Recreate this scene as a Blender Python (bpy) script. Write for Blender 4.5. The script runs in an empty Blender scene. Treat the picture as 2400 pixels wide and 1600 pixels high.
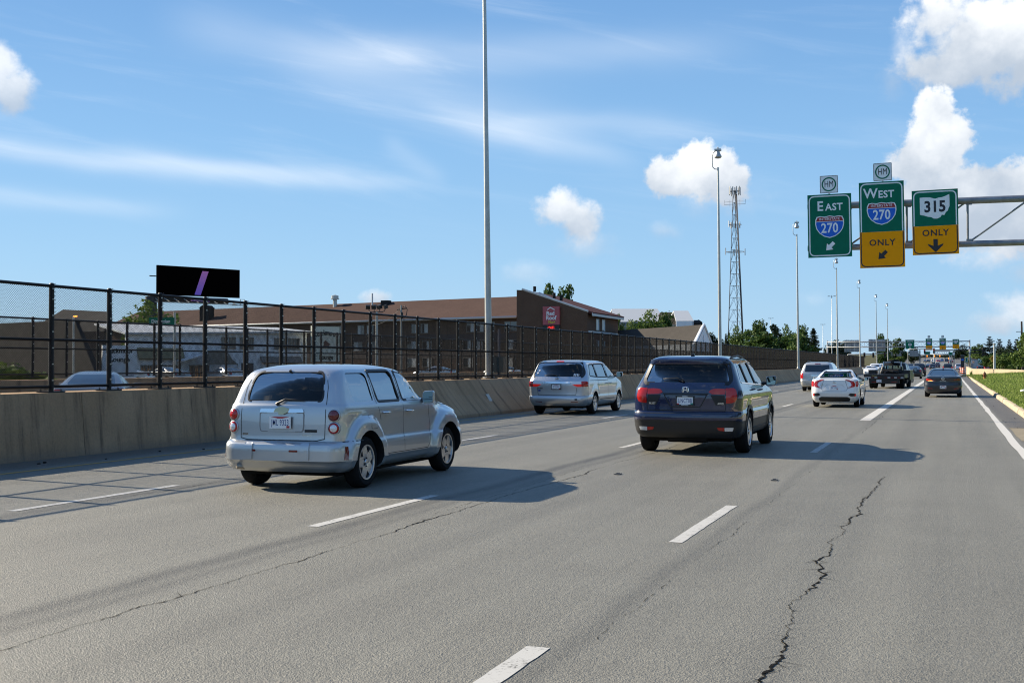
import bpy, bmesh, math, random
from math import sin, cos, pi, radians, atan2, sqrt, exp
from mathutils import Vector, Matrix
from mathutils.bvhtree import BVHTree
from mathutils import noise as mnoise

sc = bpy.context.scene
COL = sc.collection

# ------------------------------------------------------------------ camera
EYE = 1.60
YAW, PITCH = radians(19.35), radians(1.04)
FPX = 2918.0                                   # focal length in px of the 2400 px wide survey picture
cam_d = bpy.data.cameras.new('camera')
cam = bpy.data.objects.new('camera', cam_d)
COL.objects.link(cam)
cam.location = (0, 0, EYE)
cam.rotation_euler = (pi / 2 + PITCH, 0, YAW)
cam_d.sensor_width = 36.0
cam_d.lens = 36.0 * FPX / 2400.0
cam_d.clip_start, cam_d.clip_end = 0.1, 6000
sc.camera = cam
CM = cam.rotation_euler.to_matrix()


def at(px, py, depth):
    """world point seen at survey pixel (px, py) at a given distance along the view axis"""
    v = CM @ Vector(((px - 1200) / FPX, (800 - py) / FPX, -1.0))
    return Vector((0, 0, EYE)) + v * depth


def aty(px, Y):
    """X of survey column px on the plane y = Y"""
    v = CM @ Vector(((px - 1200) / FPX, -53 / FPX, -1.0))
    return v.x / v.y * Y


# ------------------------------------------------------------------ light
SUN_AZ = atan2(-0.982, 0.187)                  # from +Y, sun stands left and a little ahead
SUN_EL = radians(27.6)
sun_d = bpy.data.lights.new('sun', 'SUN')
sun_d.energy = 5.0
sun_d.angle = radians(0.5)
sun_d.color = (1.0, 0.89, 0.71)
sun = bpy.data.objects.new('sun', sun_d)
COL.objects.link(sun)
sdir = Vector((sin(SUN_AZ) * cos(SUN_EL), cos(SUN_AZ) * cos(SUN_EL), sin(SUN_EL)))
sun.rotation_euler = (-sdir).to_track_quat('-Z', 'Y').to_euler()
sun.location = (-60, 20, 60)

sc.view_settings.view_transform = 'Standard'
sc.view_settings.look = 'None'
sc.view_settings.exposure = 1.0
sc.view_settings.gamma = 1.0
sc.view_settings.use_curve_mapping = False
try:
    sc.cycles.use_denoising = True
    sc.cycles.denoiser = 'OPENIMAGEDENOISE'
    sc.cycles.denoising_input_passes = 'RGB_ALBEDO_NORMAL'
    sc.cycles.denoising_prefilter = 'ACCURATE'
    sc.cycles.blur_glossy = 1.0
    sc.cycles.pixel_filter_type = 'BLACKMAN_HARRIS'
    sc.cycles.filter_width = 1.1
    sc.cycles.max_bounces = 8
    sc.cycles.transparent_max_bounces = 24
    sc.cycles.caustics_reflective = False
    sc.cycles.caustics_refractive = False
    sc.cycles.sample_clamp_indirect = 1.5
except Exception:
    pass


# ------------------------------------------------------------------ node helper
class NT:
    def __init__(s, tree):
        s.t = tree
        s.n = tree.nodes
        s.l = tree.links

    def add(s, kind, **kw):
        nd = s.n.new(kind)
        for k, v in kw.items():
            setattr(nd, k, v)
        return nd

    def put(s, sock, v):
        if hasattr(v, 'links') and hasattr(v, 'is_output'):
            s.l.new(v, sock)
        else:
            sock.default_value = v

    def m(s, op, a, b=None, c=None, clamp=False):
        nd = s.n.new('ShaderNodeMath')
        nd.operation = op
        nd.use_clamp = clamp
        for i, v in enumerate((a, b, c)):
            if v is not None:
                s.put(nd.inputs[i], v)
        return nd.outputs[0]

    def mix(s, f, a, b, blend='MIX'):
        nd = s.n.new('ShaderNodeMix')
        nd.data_type = 'RGBA'
        nd.blend_type = blend
        s.put(nd.inputs[0], f)
        s.put(nd.inputs[6], a if not isinstance(a, tuple) or len(a) == 4 else (*a, 1))
        s.put(nd.inputs[7], b if not isinstance(b, tuple) or len(b) == 4 else (*b, 1))
        return nd.outputs[2]

    def smooth(s, v, lo, hi):
        nd = s.n.new('ShaderNodeMapRange')
        nd.interpolation_type = 'SMOOTHSTEP'
        s.put(nd.inputs[0], v)
        s.put(nd.inputs[1], lo)
        s.put(nd.inputs[2], hi)
        return nd.outputs[0]

    def noise(s, vec, scale, detail=4, rough=.55, dist=0.0):
        nd = s.n.new('ShaderNodeTexNoise')
        if vec is not None:
            s.l.new(vec, nd.inputs['Vector'])
        nd.inputs['Scale'].default_value = scale
        nd.inputs['Detail'].default_value = detail
        nd.inputs['Roughness'].default_value = rough
        nd.inputs['Distortion'].default_value = dist
        return nd.outputs[0]

    def xyz(s, x, y, z):
        nd = s.n.new('ShaderNodeCombineXYZ')
        for i, v in enumerate((x, y, z)):
            s.put(nd.inputs[i], v)
        return nd.outputs[0]


# ------------------------------------------------------------------ sky
world = bpy.data.worlds.new('World')
sc.world = world
world.use_nodes = True
W = NT(world.node_tree)
W.n.clear()
wout = W.add('ShaderNodeOutputWorld')
bg = W.add('ShaderNodeBackground')
bg.inputs[1].default_value = 0.074
sky = W.add('ShaderNodeTexSky', sky_type='NISHITA')
sky.sun_disc = False
sky.sun_elevation = SUN_EL
sky.sun_rotation = SUN_AZ
sky.air_density = 1.0
sky.dust_density = 0.0
sky.ozone_density = 3.0
tc = W.add('ShaderNodeTexCoord')
sep = W.add('ShaderNodeSeparateXYZ')
W.l.new(tc.outputs['Generated'], sep.inputs[0])
vx, vy, vz = sep.outputs
AZ = W.m('ARCTAN2', vx, vy)                        # azimuth from +Y, right positive
EL = W.m('ARCSINE', vz)


def azel(px, py):
    v = (CM @ Vector(((px - 1200) / FPX, (800 - py) / FPX, -1.0))).normalized()
    return atan2(v.x, v.y), math.asin(v.z)


coord = W.xyz(AZ, EL, 0.0)
n_big = W.noise(coord, 22.0, 6, .56)
n_fine = W.noise(coord, 60.0, 5, .6)
wob = W.m('ADD', W.m('MULTIPLY', W.m('SUBTRACT', n_big, .5), 1.35), W.m('MULTIPLY', W.m('SUBTRACT', n_fine, .5), .95))


def blob(px, py, rx, ry):
    a, e = azel(px, py)
    dx = W.m('MULTIPLY', W.m('SUBTRACT', AZ, a), FPX / rx)
    dy = W.m('MULTIPLY', W.m('SUBTRACT', EL, e), FPX / ry)
    r = W.m('SQRT', W.m('ADD', W.m('MULTIPLY', dx, dx), W.m('MULTIPLY', dy, dy)))
    return W.m('SUBTRACT', 1.0, r)


def cumulus(blobs, ytop, ybase, gain=1.0, soft=.42):
    d = None
    for b in blobs:
        k = blob(*b)
        d = k if d is None else W.m('MAXIMUM', d, k)
    d = W.m('SUBTRACT', W.m('ADD', d, wob), .10)
    mask = W.m('MULTIPLY', W.smooth(d, 0.0, soft), gain)
    xm = sum(b[0] for b in blobs) / len(blobs)
    e0, e1 = azel(xm, ybase)[1], azel(xm, ytop)[1]
    lift = W.m('ADD', W.m('DIVIDE', W.m('SUBTRACT', EL, e0), e1 - e0),
               W.m('MULTIPLY', W.m('SUBTRACT', n_big, .5), 1.5))
    shade = W.smooth(lift, .05, 1.15)
    return mask, shade


def streak(p0, p1, w0, gain):
    a0, e0 = azel(*p0)
    a1, e1 = azel(*p1)
    L2 = (a1 - a0) ** 2 + (e1 - e0) ** 2
    da, de = W.m('SUBTRACT', AZ, a0), W.m('SUBTRACT', EL, e0)
    t = W.m('DIVIDE', W.m('ADD', W.m('MULTIPLY', da, a1 - a0), W.m('MULTIPLY', de, e1 - e0)), L2)
    c = W.m('DIVIDE', W.m('SUBTRACT', W.m('MULTIPLY', de, a1 - a0), W.m('MULTIPLY', da, e1 - e0)), sqrt(L2))
    c = W.m('ADD', c, W.m('MULTIPLY', W.m('SUBTRACT', n_lo, .5), .035))
    g = W.m('EXPONENT', W.m('MULTIPLY', W.m('MULTIPLY', c, c), -1.0 / (w0 / FPX) ** 2))
    ends = W.m('MULTIPLY', W.smooth(t, -.15, .2), W.m('SUBTRACT', 1.0, W.smooth(t, .7, 1.1)))
    return W.m('MULTIPLY', W.m('MULTIPLY', g, ends), gain * .46)


# high thin cirrus: a generic sheet over the whole sky and the named streaks
n_lo = W.noise(W.xyz(W.m('MULTIPLY', AZ, 1.0), W.m('MULTIPLY', EL, 2.2), 3.1), 5.0, 3, .5)
str_v = W.xyz(W.m('ADD', W.m('MULTIPLY', AZ, 2.0), W.m('MULTIPLY', EL, 3.0)), W.m('ADD', W.m('MULTIPLY', EL, 13.0), W.m('MULTIPLY', AZ, 1.7)), 0.7)
n_str = W.noise(str_v, 3.0, 6, .58, .6)
sheet = W.m('MULTIPLY', W.smooth(n_str, .46, .80), W.m('MULTIPLY', W.smooth(EL, .07, .2), .15))
for p0, p1, w_, g in [((-300, 318), (800, 410), 22, .62), ((250, 352), (1000, 420), 22, .45), ((-300, 468), (420, 478), 22, .4),
                      ((420, 60), (1020, 150), 50, .35), ((700, 120), (1750, 105), 45, .42),
                      ((700, 160), (1350, 300), 60, .34), ((1150, 285), (1700, 310), 26, .42),
                      ((1020, 262), (1500, 385), 24, .48), ((900, 330), (1050, 420), 20, .25)]:
    sheet = W.m('ADD', sheet, W.m('MULTIPLY', streak(p0, p1, w_, g), W.m('ADD', .55, W.m('MULTIPLY', n_str, .8))))
sheet = W.m('MINIMUM', sheet, .85)
# the clear sky: Nishita, pulled towards the saturated blue of a clear late summer day
ramp = W.add('ShaderNodeValToRGB')
W.l.new(W.m('MULTIPLY', W.m('MAXIMUM', EL, 0.0), 1 / 1.5708), ramp.inputs[0])
els = ramp.color_ramp.elements
els[0].position, els[0].color = 0.0, (2.75, 4.35, 6.0, 1)
els[1].position, els[1].color = 1.0, (.55, 1.35, 3.3, 1)
for p_, c_ in ((.05, (2.35, 4.1, 6.05, 1)), (.11, (1.82, 3.56, 5.85, 1)), (.19, (1.22, 2.68, 5.1, 1)), (.45, (.75, 1.8, 4.0, 1))):
    e_ = els.new(p_)
    e_.color = c_
skyc = W.mix(.88, sky.outputs[0], ramp.outputs[0])
CW = (7.2, 7.6, 8.0)
c = W.mix(sheet, skyc, CW)
# cumulus over the whole sky (free) and the ones that stand in view
n_c = W.noise(coord, 3.4, 7, .6)
free = W.m('MULTIPLY', W.smooth(n_c, .60, .70), W.m('MULTIPLY', W.smooth(W.m('ABSOLUTE', W.m('SUBTRACT', AZ, radians(-19.35))), .50, .62), W.smooth(EL, .02, .08)))
c = W.mix(free, c, CW)
CG = (3.5, 4.1, 4.9)
CL = (7.6, 7.75, 7.9)
for blobs, yt, yb, gain, soft in [
    ([(2300, 90, 200, 120), (2200, 40, 105, 90), (2400, 120, 220, 120), (2280, 150, 215, 75), (2480, 60, 200, 180)], -20, 225, 1.0, .5),
    ([(2120, 110, 46, 75), (2090, 200, 50, 60)], 40, 240, .38, .9),
    ([(2195, 260, 62, 62), (2210, 320, 92, 78), (2170, 385, 110, 75), (2250, 440, 210, 62), (2370, 450, 130, 80), (2400, 520, 230, 110), (2250, 500, 190, 90)], 150, 610, 1.0, .28),
    ([(2330, 600, 130, 50), (2420, 640, 110, 50)], 560, 700, .6, .9),
    ([(2390, 720, 82, 66), (2340, 760, 90, 40)], 640, 830, .75, .8),
    ([(1650, 395, 112, 72), (1575, 412, 92, 62), (1700, 430, 80, 75)], 330, 505, 1.0, .3),
    ([(1690, 470, 150, 60)], 400, 560, .35, 1.1),
    ([(1310, 490, 78, 62), (1360, 520, 78, 66)], 430, 590, .95, .55),
    ([(1370, 575, 120, 50)], 480, 660, .40, 1.0),
    ([(1558, 541, 60, 36)], 500, 590, .33, 1.0), ([(1235, 640, 90, 42)], 590, 700, .25, 1.0),
    ([(0, 150, 58, 70), (30, 220, 70, 66)], 90, 290, .85, .6),
    ([(883, 700, 52, 30)], 660, 740, .8, .6),
    ([(2060, 790, 180, 26), (1900, 700, 60, 30)], 700, 830, .14, 1.2),
]:
    mk, sh = cumulus(blobs, yt, yb, gain, soft)
    c = W.mix(mk, c, W.mix(sh, CG, CL))
W.l.new(c, bg.inputs[0])
W.l.new(bg.outputs[0], wout.inputs[0])


# ------------------------------------------------------------------ materials
def mat(name, col, rough=.6, metal=0.0, coat=0.0, spec=.5, emit=None, es=1.0, noise=None, bump=None, coat_rough=.03):
    if rough >= .85 and spec == .5:
        spec = .08                             # chalky surfaces have next to no sheen
    m_ = bpy.data.materials.new(name)
    m_.use_nodes = True
    t = NT(m_.node_tree)
    b = t.n['Principled BSDF']
    b.inputs['Base Color'].default_value = (*col, 1)
    b.inputs['Roughness'].default_value = rough
    b.inputs['Metallic'].default_value = metal
    b.inputs['Coat Weight'].default_value = coat
    b.inputs['Coat Roughness'].default_value = coat_rough
    b.inputs['Specular IOR Level'].default_value = spec
    if emit:
        b.inputs['Emission Color'].default_value = (*emit, 1)
        b.inputs['Emission Strength'].default_value = es
    if noise:                                  # (scale, amount, second colour)
        tcn = t.add('ShaderNodeTexCoord')
        f = t.noise(tcn.outputs['Object'], noise[0], 5, .6)
        f2 = t.smooth(f, .5 - noise[1] / 2, .5 + noise[1] / 2)
        t.l.new(t.mix(f2, col, noise[2]), b.inputs['Base Color'])
    if bump:                                   # (scale, strength, distance)
        tcn = t.add('ShaderNodeTexCoord')
        f = t.noise(tcn.outputs['Object'], bump[0], 6, .65)
        bn = t.add('ShaderNodeBump')
        bn.inputs['Strength'].default_value = bump[1]
        bn.inputs['Distance'].default_value = bump[2]
        t.l.new(f, bn.inputs['Height'])
        t.l.new(bn.outputs[0], b.inputs['Normal'])
    return m_


def glass_mat(name, tint, gloss=1.0, base=.0):
    m_ = bpy.data.materials.new(name)
    m_.use_nodes = True
    t = NT(m_.node_tree)
    t.n.clear()
    out = t.add('ShaderNodeOutputMaterial')
    tr = t.add('ShaderNodeBsdfTransparent')
    tr.inputs[0].default_value = (*tint, 1)
    gl = t.add('ShaderNodeBsdfGlossy')
    gl.inputs['Roughness'].default_value = .015
    gl.inputs['Color'].default_value = (gloss, gloss, gloss, 1)
    lw = t.add('ShaderNodeFresnel')
    lw.inputs[0].default_value = 1.55
    f = t.m('ADD', t.m('MULTIPLY', lw.outputs[0], 1.0), base, clamp=True)
    mx = t.add('ShaderNodeMixShader')
    t.l.new(f, mx.inputs[0])
    t.l.new(tr.outputs[0], mx.inputs[1])
    t.l.new(gl.outputs[0], mx.inputs[2])
    t.l.new(mx.outputs[0], out.inputs[0])
    return m_


# ------------------------------------------------------------------ object helpers
def link(name, mesh, parent=None, loc=None, rot=None):
    o = bpy.data.objects.new(name, mesh)
    COL.objects.link(o)
    if parent:
        o.parent = parent
    if loc is not None:
        o.location = loc
    if rot is not None:
        o.rotation_euler = rot if hasattr(rot, '__len__') else (0, 0, rot)
    return o


def tag(o, label, cat, group=None, kind=None):
    o['label'] = label
    o['category'] = cat
    if group:
        o['group'] = group
    if kind:
        o['kind'] = kind
    return o


def thing(name, label, cat, loc=(0, 0, 0), rot=0.0, group=None):
    o = link(name, None, None, loc, (0, 0, rot) if not hasattr(rot, '__len__') else rot)
    o.empty_display_size = .3
    return tag(o, label, cat, group)


def struct(o):
    o['kind'] = 'structure'
    return o


def copy_tree(o, parent=None):
    c_ = o.copy()
    COL.objects.link(c_)
    c_.parent = parent
    for ch in o.children:
        copy_tree(ch, c_)
    return c_


class MB:
    """collects shapes into one mesh"""

    def __init__(s):
        s.v, s.f, s.mi = [], [], []

    def add(s, vs, fs, mi=0):
        k = len(s.v)
        s.v += [Vector(p) for p in vs]
        s.f += [tuple(i + k for i in f) for f in fs]
        s.mi += [mi] * len(fs)
        return s

    def box(s, c_, sz, rz=0.0, mi=0, R=None):
        hx, hy, hz = sz[0] / 2, sz[1] / 2, sz[2] / 2
        M = R if R is not None else Matrix.Rotation(rz, 3, 'Z')
        vs = [Vector(c_) + M @ Vector((x, y, z)) for x in (-hx, hx) for y in (-hy, hy) for z in (-hz, hz)]
        return s.add(vs, [(0, 1, 3, 2), (4, 6, 7, 5), (0, 4, 5, 1), (2, 3, 7, 6), (0, 2, 6, 4), (1, 5, 7, 3)], mi)

    def bbox(s, a, b, mi=0):
        return s.box([(p + q) / 2 for p, q in zip(a, b)], [abs(q - p) for p, q in zip(a, b)], mi=mi)

    def tube(s, p0, p1, r0, r1=None, n=8, caps=True, mi=0):
        p0, p1 = Vector(p0), Vector(p1)
        r1 = r0 if r1 is None else r1
        d = (p1 - p0).normalized()
        a = d.orthogonal().normalized()
        b = d.cross(a)
        vs = []
        for p, r in ((p0, r0), (p1, r1)):
            vs += [p + (a * cos(2 * pi * i / n) + b * sin(2 * pi * i / n)) * r for i in range(n)]
        fs = [(i, (i + 1) % n, n + (i + 1) % n, n + i) for i in range(n)]
        if caps:
            fs += [tuple(range(n))[::-1], tuple(range(n, 2 * n))]
        return s.add(vs, fs, mi)

    def path(s, pts, r, n=8, mi=0):
        pts = [Vector(p) for p in pts]
        k = len(s.v)
        prev = None
        for i, p in enumerate(pts):
            d = (pts[min(i + 1, len(pts) - 1)] - pts[max(i - 1, 0)]).normalized()
            if prev is None:
                a = d.orthogonal().normalized()
            else:
                a = (prev - d * prev.dot(d)).normalized()
            prev = a
            b = d.cross(a)
            rr = r[i] if hasattr(r, '__len__') else r
            s.v += [p + (a * cos(2 * pi * j / n) + b * sin(2 * pi * j / n)) * rr for j in range(n)]
        for i in range(len(pts) - 1):
            for j in range(n):
                s.f.append((k + i * n + j, k + i * n + (j + 1) % n, k + (i + 1) * n + (j + 1) % n, k + (i + 1) * n + j))
                s.mi.append(mi)
        e = k + (len(pts) - 1) * n
        s.f += [tuple(range(k, k + n))[::-1], tuple(range(e, e + n))]
        s.mi += [mi, mi]
        return s

    def lathe(s, prof, n=24, axis='Z', c_=(0, 0, 0), mi=0, closed=False):
        """prof: [(radius, height)] turned round an axis"""
        k = len(s.v)
        for r, h in prof:
            for j in range(n):
                a = 2 * pi * j / n
                p = (r * cos(a), r * sin(a), h)
                if axis == 'X':
                    p = (h, r * cos(a), r * sin(a))
                elif axis == 'Y':
                    p = (r * sin(a), h, r * cos(a))
                s.v.append(Vector(p) + Vector(c_))
        m_ = len(prof)
        for i in range(m_ if closed else m_ - 1):
            for j in range(n):
                i2 = (i + 1) % m_
                s.f.append((k + i * n + j, k + i * n + (j + 1) % n, k + i2 * n + (j + 1) % n, k + i2 * n + j))
                s.mi.append(mi)
        return s

    def prism(s, poly, M, depth, mi=0):
        """poly [(u,v)] placed by 4x4 M (u->x, v->y of M), extruded along M's +z by depth"""
        n = len(poly)
        vs = [M @ Vector((u, v, 0)) for u, v in poly] + [M @ Vector((u, v, depth)) for u, v in poly]
        return s.add(vs, [tuple(range(n))[::-1], tuple(range(n, 2 * n))] + [(i, (i + 1) % n, n + (i + 1) % n, n + i) for i in range(n)], mi)

    def mesh(s, name, mats, smooth=False, angle=None, fix=False):
        me = bpy.data.meshes.new(name)
        me.from_pydata([tuple(p) for p in s.v], [], s.f)
        for m_ in (mats if isinstance(mats, (list, tuple)) else [mats]):
            me.materials.append(m_)
        if any(s.mi):
            me.polygons.foreach_set('material_index', s.mi)
        if fix:
            bm = bmesh.new()
            bm.from_mesh(me)
            bmesh.ops.recalc_face_normals(bm, faces=bm.faces)
            bm.to_mesh(me)
            bm.free()
        if smooth:
            me.polygons.foreach_set('use_smooth', [True] * len(me.polygons))
            if angle:
                me.set_sharp_from_angle(angle=radians(angle))
        me.update()
        return me

    def build(s, name, mats, parent=None, smooth=False, angle=None, loc=None, rot=None, fix=True):
        return link(name, s.mesh(name, mats, smooth, angle, fix), parent, loc, rot)


def frame_m(o, u, v):
    u, v = Vector(u).normalized(), Vector(v).normalized()
    w = u.cross(v)
    return Matrix(((u.x, v.x, w.x, o[0]), (u.y, v.y, w.y, o[1]), (u.z, v.z, w.z, o[2]), (0, 0, 0, 1)))


def rpoly(pts, r, n=5):
    """round the corners of a polygon; r one radius or one per corner"""
    out = []
    N = len(pts)
    for i in range(N):
        p, a, b = Vector(pts[i]), Vector(pts[i - 1]), Vector(pts[(i + 1) % N])
        rr = r[i] if hasattr(r, '__len__') else r
        if rr <= 1e-5:
            out.append(tuple(p))
            continue
        da, db = (a - p), (b - p)
        la, lb = da.length, db.length
        t = min(rr, la * .49, lb * .49)
        q0, q1 = p + da / la * t, p + db / lb * t
        for k in range(n + 1):
            s_ = k / n
            out.append(tuple(q0 * (1 - s_) ** 2 + p * 2 * s_ * (1 - s_) + q1 * s_ ** 2))
    return out


def text_mesh(txt, size, depth=.002, bold=0.0, sx=1.0, name='lettering', sp=1.0):
    cu = bpy.data.curves.new(name, 'FONT')
    cu.body = txt
    cu.size = size
    cu.align_x = 'CENTER'
    cu.align_y = 'CENTER'
    cu.extrude = depth
    cu.offset = bold
    cu.resolution_u = 3
    cu.space_character = sp
    o = bpy.data.objects.new(name, cu)
    COL.objects.link(o)
    dg = bpy.context.evaluated_depsgraph_get()
    me = bpy.data.meshes.new_from_object(o.evaluated_get(dg))
    bpy.data.objects.remove(o)
    bpy.data.curves.remove(cu)
    for v in me.vertices:
        v.co.x *= sx
    return me


def text_on(txt, size, M, m_, parent, name='lettering', depth=.003, bold=0.0, sx=1.0, sp=1.0):
    """text in the plane of M (x right, y up, z towards the reader)"""
    me = text_mesh(txt, size, depth, bold, sx, name, sp)
    me.transform(M)
    me.materials.clear()
    me.materials.append(m_)
    return link(name, me, parent)


M_ = {}
M_['black'] = mat('black plastic', (.012, .012, .013), .5)
M_['trim'] = mat('black rubber trim', (.01, .01, .011), .6)
M_['tyre'] = mat('tyre rubber', (.018, .018, .019), .85, bump=(60, .3, .004))
M_['alloy'] = mat('alloy wheel', (.62, .63, .64), .28, .9)
M_['rimdark'] = mat('dark wheel recess', (.03, .03, .032), .6, .3)
M_['chrome'] = mat('chrome', (.8, .81, .82), .1, 1.0)
M_['red_lens'] = mat('red tail lamp lens', (.50, .012, .008), .15, 0, .6)
M_['red_lit'] = mat('lit red brake lamp', (.55, .01, .01), .15, 0, .8, emit=(1, .02, .012), es=.10)
M_['amber_lit'] = mat('lit amber lamp', (.8, .25, .03), .15, 0, .8, emit=(1, .28, .03), es=2.2)
M_['dark_red'] = mat('dark red lens', (.16, .006, .006), .12, 0, 1.0)
M_['clear_lens'] = mat('clear lamp lens', (.78, .79, .80), .12, .3, 1.0)
M_['head_lit'] = mat('lit head lamp', (.9, .9, .85), .2, emit=(1, .95, .85), es=3.0)
M_['plate'] = mat('licence plate', (.85, .87, .88), .35)
M_['plate_blue'] = mat('plate blue print', (.02, .05, .22), .4)
M_['plate_red'] = mat('plate red print', (.45, .02, .03), .4)
M_['cabin'] = mat('dark cabin lining', (.03, .03, .032), .9)
M_['seat'] = mat('grey seat fabric', (.06, .06, .062), .9)
M_['seat_tan'] = mat('light headrest cover', (.42, .39, .34), .9)
M_['glass_dark'] = glass_mat('privacy glass', (.06, .063, .066), .5, .0)
M_['glass'] = glass_mat('green tinted glass', (.60, .70, .66), .55, .0)
M_['glass_mid'] = glass_mat('smoked green glass', (.22, .27, .25), .4, .0)
M_['glass_far'] = mat('dark car glass', (.008, .01, .012), .05, 0, 1.0, spec=.7)
M_['mirror'] = mat('mirror glass', (.30, .36, .34), .03, 1.0)
M_['under'] = mat('underbody', (.02, .019, .018), .9)
M_['exhaust'] = mat('dull exhaust steel', (.32, .28, .23), .5, .6)
# ------------------------------------------------------------------ ground and road
def gz(y):
    """height of the ground along the road: flat, then a long rise far ahead"""
    if y < 390:
        return 0.0
    t = min(1.0, (y - 390) / 700)
    return 9.5 * t * t * (3 - 2 * t) * (.75 + .25 * t)


def sheet(name, x0, x1, ys, z, m_, nx=1, parent=None):
    b = MB()
    vs, fs = [], []
    for y in ys:
        for i in range(nx + 1):
            vs.append((x0 + (x1 - x0) * i / nx, y, gz(y) + z))
    w = nx + 1
    for j in range(len(ys) - 1):
        for i in range(nx):
            fs.append((j * w + i, j * w + i + 1, (j + 1) * w + i + 1, (j + 1) * w + i))
    b.add(vs, fs)
    return b.build(name, m_, parent, smooth=True, fix=False)


ys_far = [-120, 0, 100, 200, 300, 390, 420, 450, 480, 520, 560, 600, 650, 700, 760, 820, 900, 1000, 1100, 1500, 3000, 5200]
m_dirt = mat('dry grass and soil', (.07, .075, .035), .95, noise=(.4, .5, (.10, .09, .05)))
struct(sheet('ground', -3000, 3000, ys_far, -.05, m_dirt, 2))

# asphalt: speckle of stones, wheel paths, wandering darker joints between the lanes
m_road = bpy.data.materials.new('worn asphalt')
m_road.use_nodes = True
t = NT(m_road.node_tree)
b = t.n['Principled BSDF']
tc_ = t.add('ShaderNodeTexCoord').outputs['Object']
sp_ = t.add('ShaderNodeSeparateXYZ')
t.l.new(tc_, sp_.inputs[0])
X_, Y_, _z = sp_.outputs
fine = t.noise(tc_, 55, 4, .75)
grit = t.noise(tc_, 150, 2, .6)
vor = t.add('ShaderNodeTexVoronoi')
vor.inputs['Scale'].default_value = 95
t.l.new(tc_, vor.inputs['Vector'])
midn = t.noise(tc_, 1.3, 5, .6)
long_ = t.noise(t.xyz(t.m('MULTIPLY', X_, 1.6), t.m('MULTIPLY', Y_, .05), 0.0), 1.0, 5, .6)
wander = t.m('MULTIPLY', t.m('SUBTRACT', t.noise(t.xyz(0.0, t.m('MULTIPLY', Y_, .35), 4.0), 1.0, 3, .5), .5), .28)
xw = t.m('ADD', X_, wander)
dark = None
for x0, w_, g in [(-9.38, .20, .42), (-5.66, .14, .55), (-5.38, .09, .30), (-2.05, .09, .22), (-.95, .25, .10), (-4.1, .5, .10), (-7.8, .5, .08), (-13.2, .5, .12)]:
    d_ = t.m('DIVIDE', t.m('SUBTRACT', xw, x0), w_)
    e_ = t.m('MULTIPLY', t.m('EXPONENT', t.m('MULTIPLY', t.m('MULTIPLY', d_, d_), -1.0)), g)
    dark = e_ if dark is None else t.m('ADD', dark, e_)
dark = t.m('MULTIPLY', dark, t.m('ADD', .25, t.m('MULTIPLY', midn, 1.5)))
wheel = t.m('MULTIPLY', t.m('COSINE', t.m('MULTIPLY', t.m('ADD', X_, .5), 2 * pi / 1.8)), .025)
val = t.m('ADD', 1.0, t.m('MULTIPLY', t.m('SUBTRACT', fine, .5), 1.9))
val = t.m('ADD', val, t.m('MULTIPLY', t.m('SUBTRACT', grit, .5), .8))
val = t.m('ADD', val, t.m('MULTIPLY', t.m('SUBTRACT', vor.outputs['Distance'], .45), .18))
val = t.m('ADD', val, t.m('MULTIPLY', t.m('SUBTRACT', midn, .5), .45))
val = t.m('ADD', val, t.m('MULTIPLY', t.m('SUBTRACT', long_, .5), .70))
val = t.m('ADD', val, wheel)
val = t.m('ADD', val, t.m('MULTIPLY', t.m('SUBTRACT', t.noise(tc_, 15, 3, .7), .5), .75))
val = t.m('ADD', val, t.m('MULTIPLY', t.m('SUBTRACT', t.noise(tc_, .22, 4, .6), .5), .30))
val = t.m('SUBTRACT', val, dark)
val = t.m('MAXIMUM', val, .22)
shoulder = t.smooth(t.m('ADD', X_, t.m('MULTIPLY', t.m('SUBTRACT', midn, .5), .15)), 1.3, 1.45)
tint = t.mix(midn, (.185, .174, .140), (.156, .149, .123))
tint = t.mix(shoulder, tint, (.105, .094, .078))
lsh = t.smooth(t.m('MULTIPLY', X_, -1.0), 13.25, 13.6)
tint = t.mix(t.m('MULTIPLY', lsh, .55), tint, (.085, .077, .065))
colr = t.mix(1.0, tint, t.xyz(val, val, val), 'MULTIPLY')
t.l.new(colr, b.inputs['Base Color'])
b.inputs['Roughness'].default_value = .62
b.inputs['Specular IOR Level'].default_value = .55
bn = t.add('ShaderNodeBump')
bn.inputs['Strength'].default_value = .8
bn.inputs['Distance'].default_value = .012
t.l.new(t.m('ADD', t.m('ADD', fine, t.noise(tc_, 24, 3, .6)), t.m('MULTIPLY', vor.outputs['Distance'], .5)), bn.inputs['Height'])
t.l.new(bn.outputs[0], b.inputs['Normal'])

ys_road = [-30, 0, 40, 80, 120, 160, 215, 260, 300, 350, 390, 410, 430, 450, 480, 510, 540, 570, 600, 640, 680, 720, 760, 800, 850, 900, 1000, 1100]
road = struct(sheet('road', -26.3, 2.07, ys_road, 0, m_road, 4))
ramp = struct(sheet('ramp_road', 2.07, 7.5, [216, 260, 300, 350, 390, 430, 480, 540, 600, 680, 760, 850], -.002, m_road, 1))


def worn_paint(name, col, wear):
    m_ = mat(name, col, .7)
    t = NT(m_.node_tree)
    b = t.n['Principled BSDF']
    o = t.add('ShaderNodeTexCoord').outputs['Object']
    n1 = t.noise(o, 38, 6, .75)
    n2 = t.noise(o, 3.0, 4, .6)
    f = t.smooth(t.m('ADD', n1, t.m('MULTIPLY', n2, .5)), wear - .08, wear + .06)
    t.l.new(t.mix(f, (.13, .125, .112), col), b.inputs['Base Color'])
    return m_


m_white = worn_paint('worn white road paint', (.46, .45, .42), .66)
m_white2 = worn_paint('fresh white road paint', (.52, .50, .46), .58)
m_yellow = worn_paint('worn yellow road paint', (.42, .26, .045), .66)


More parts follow.
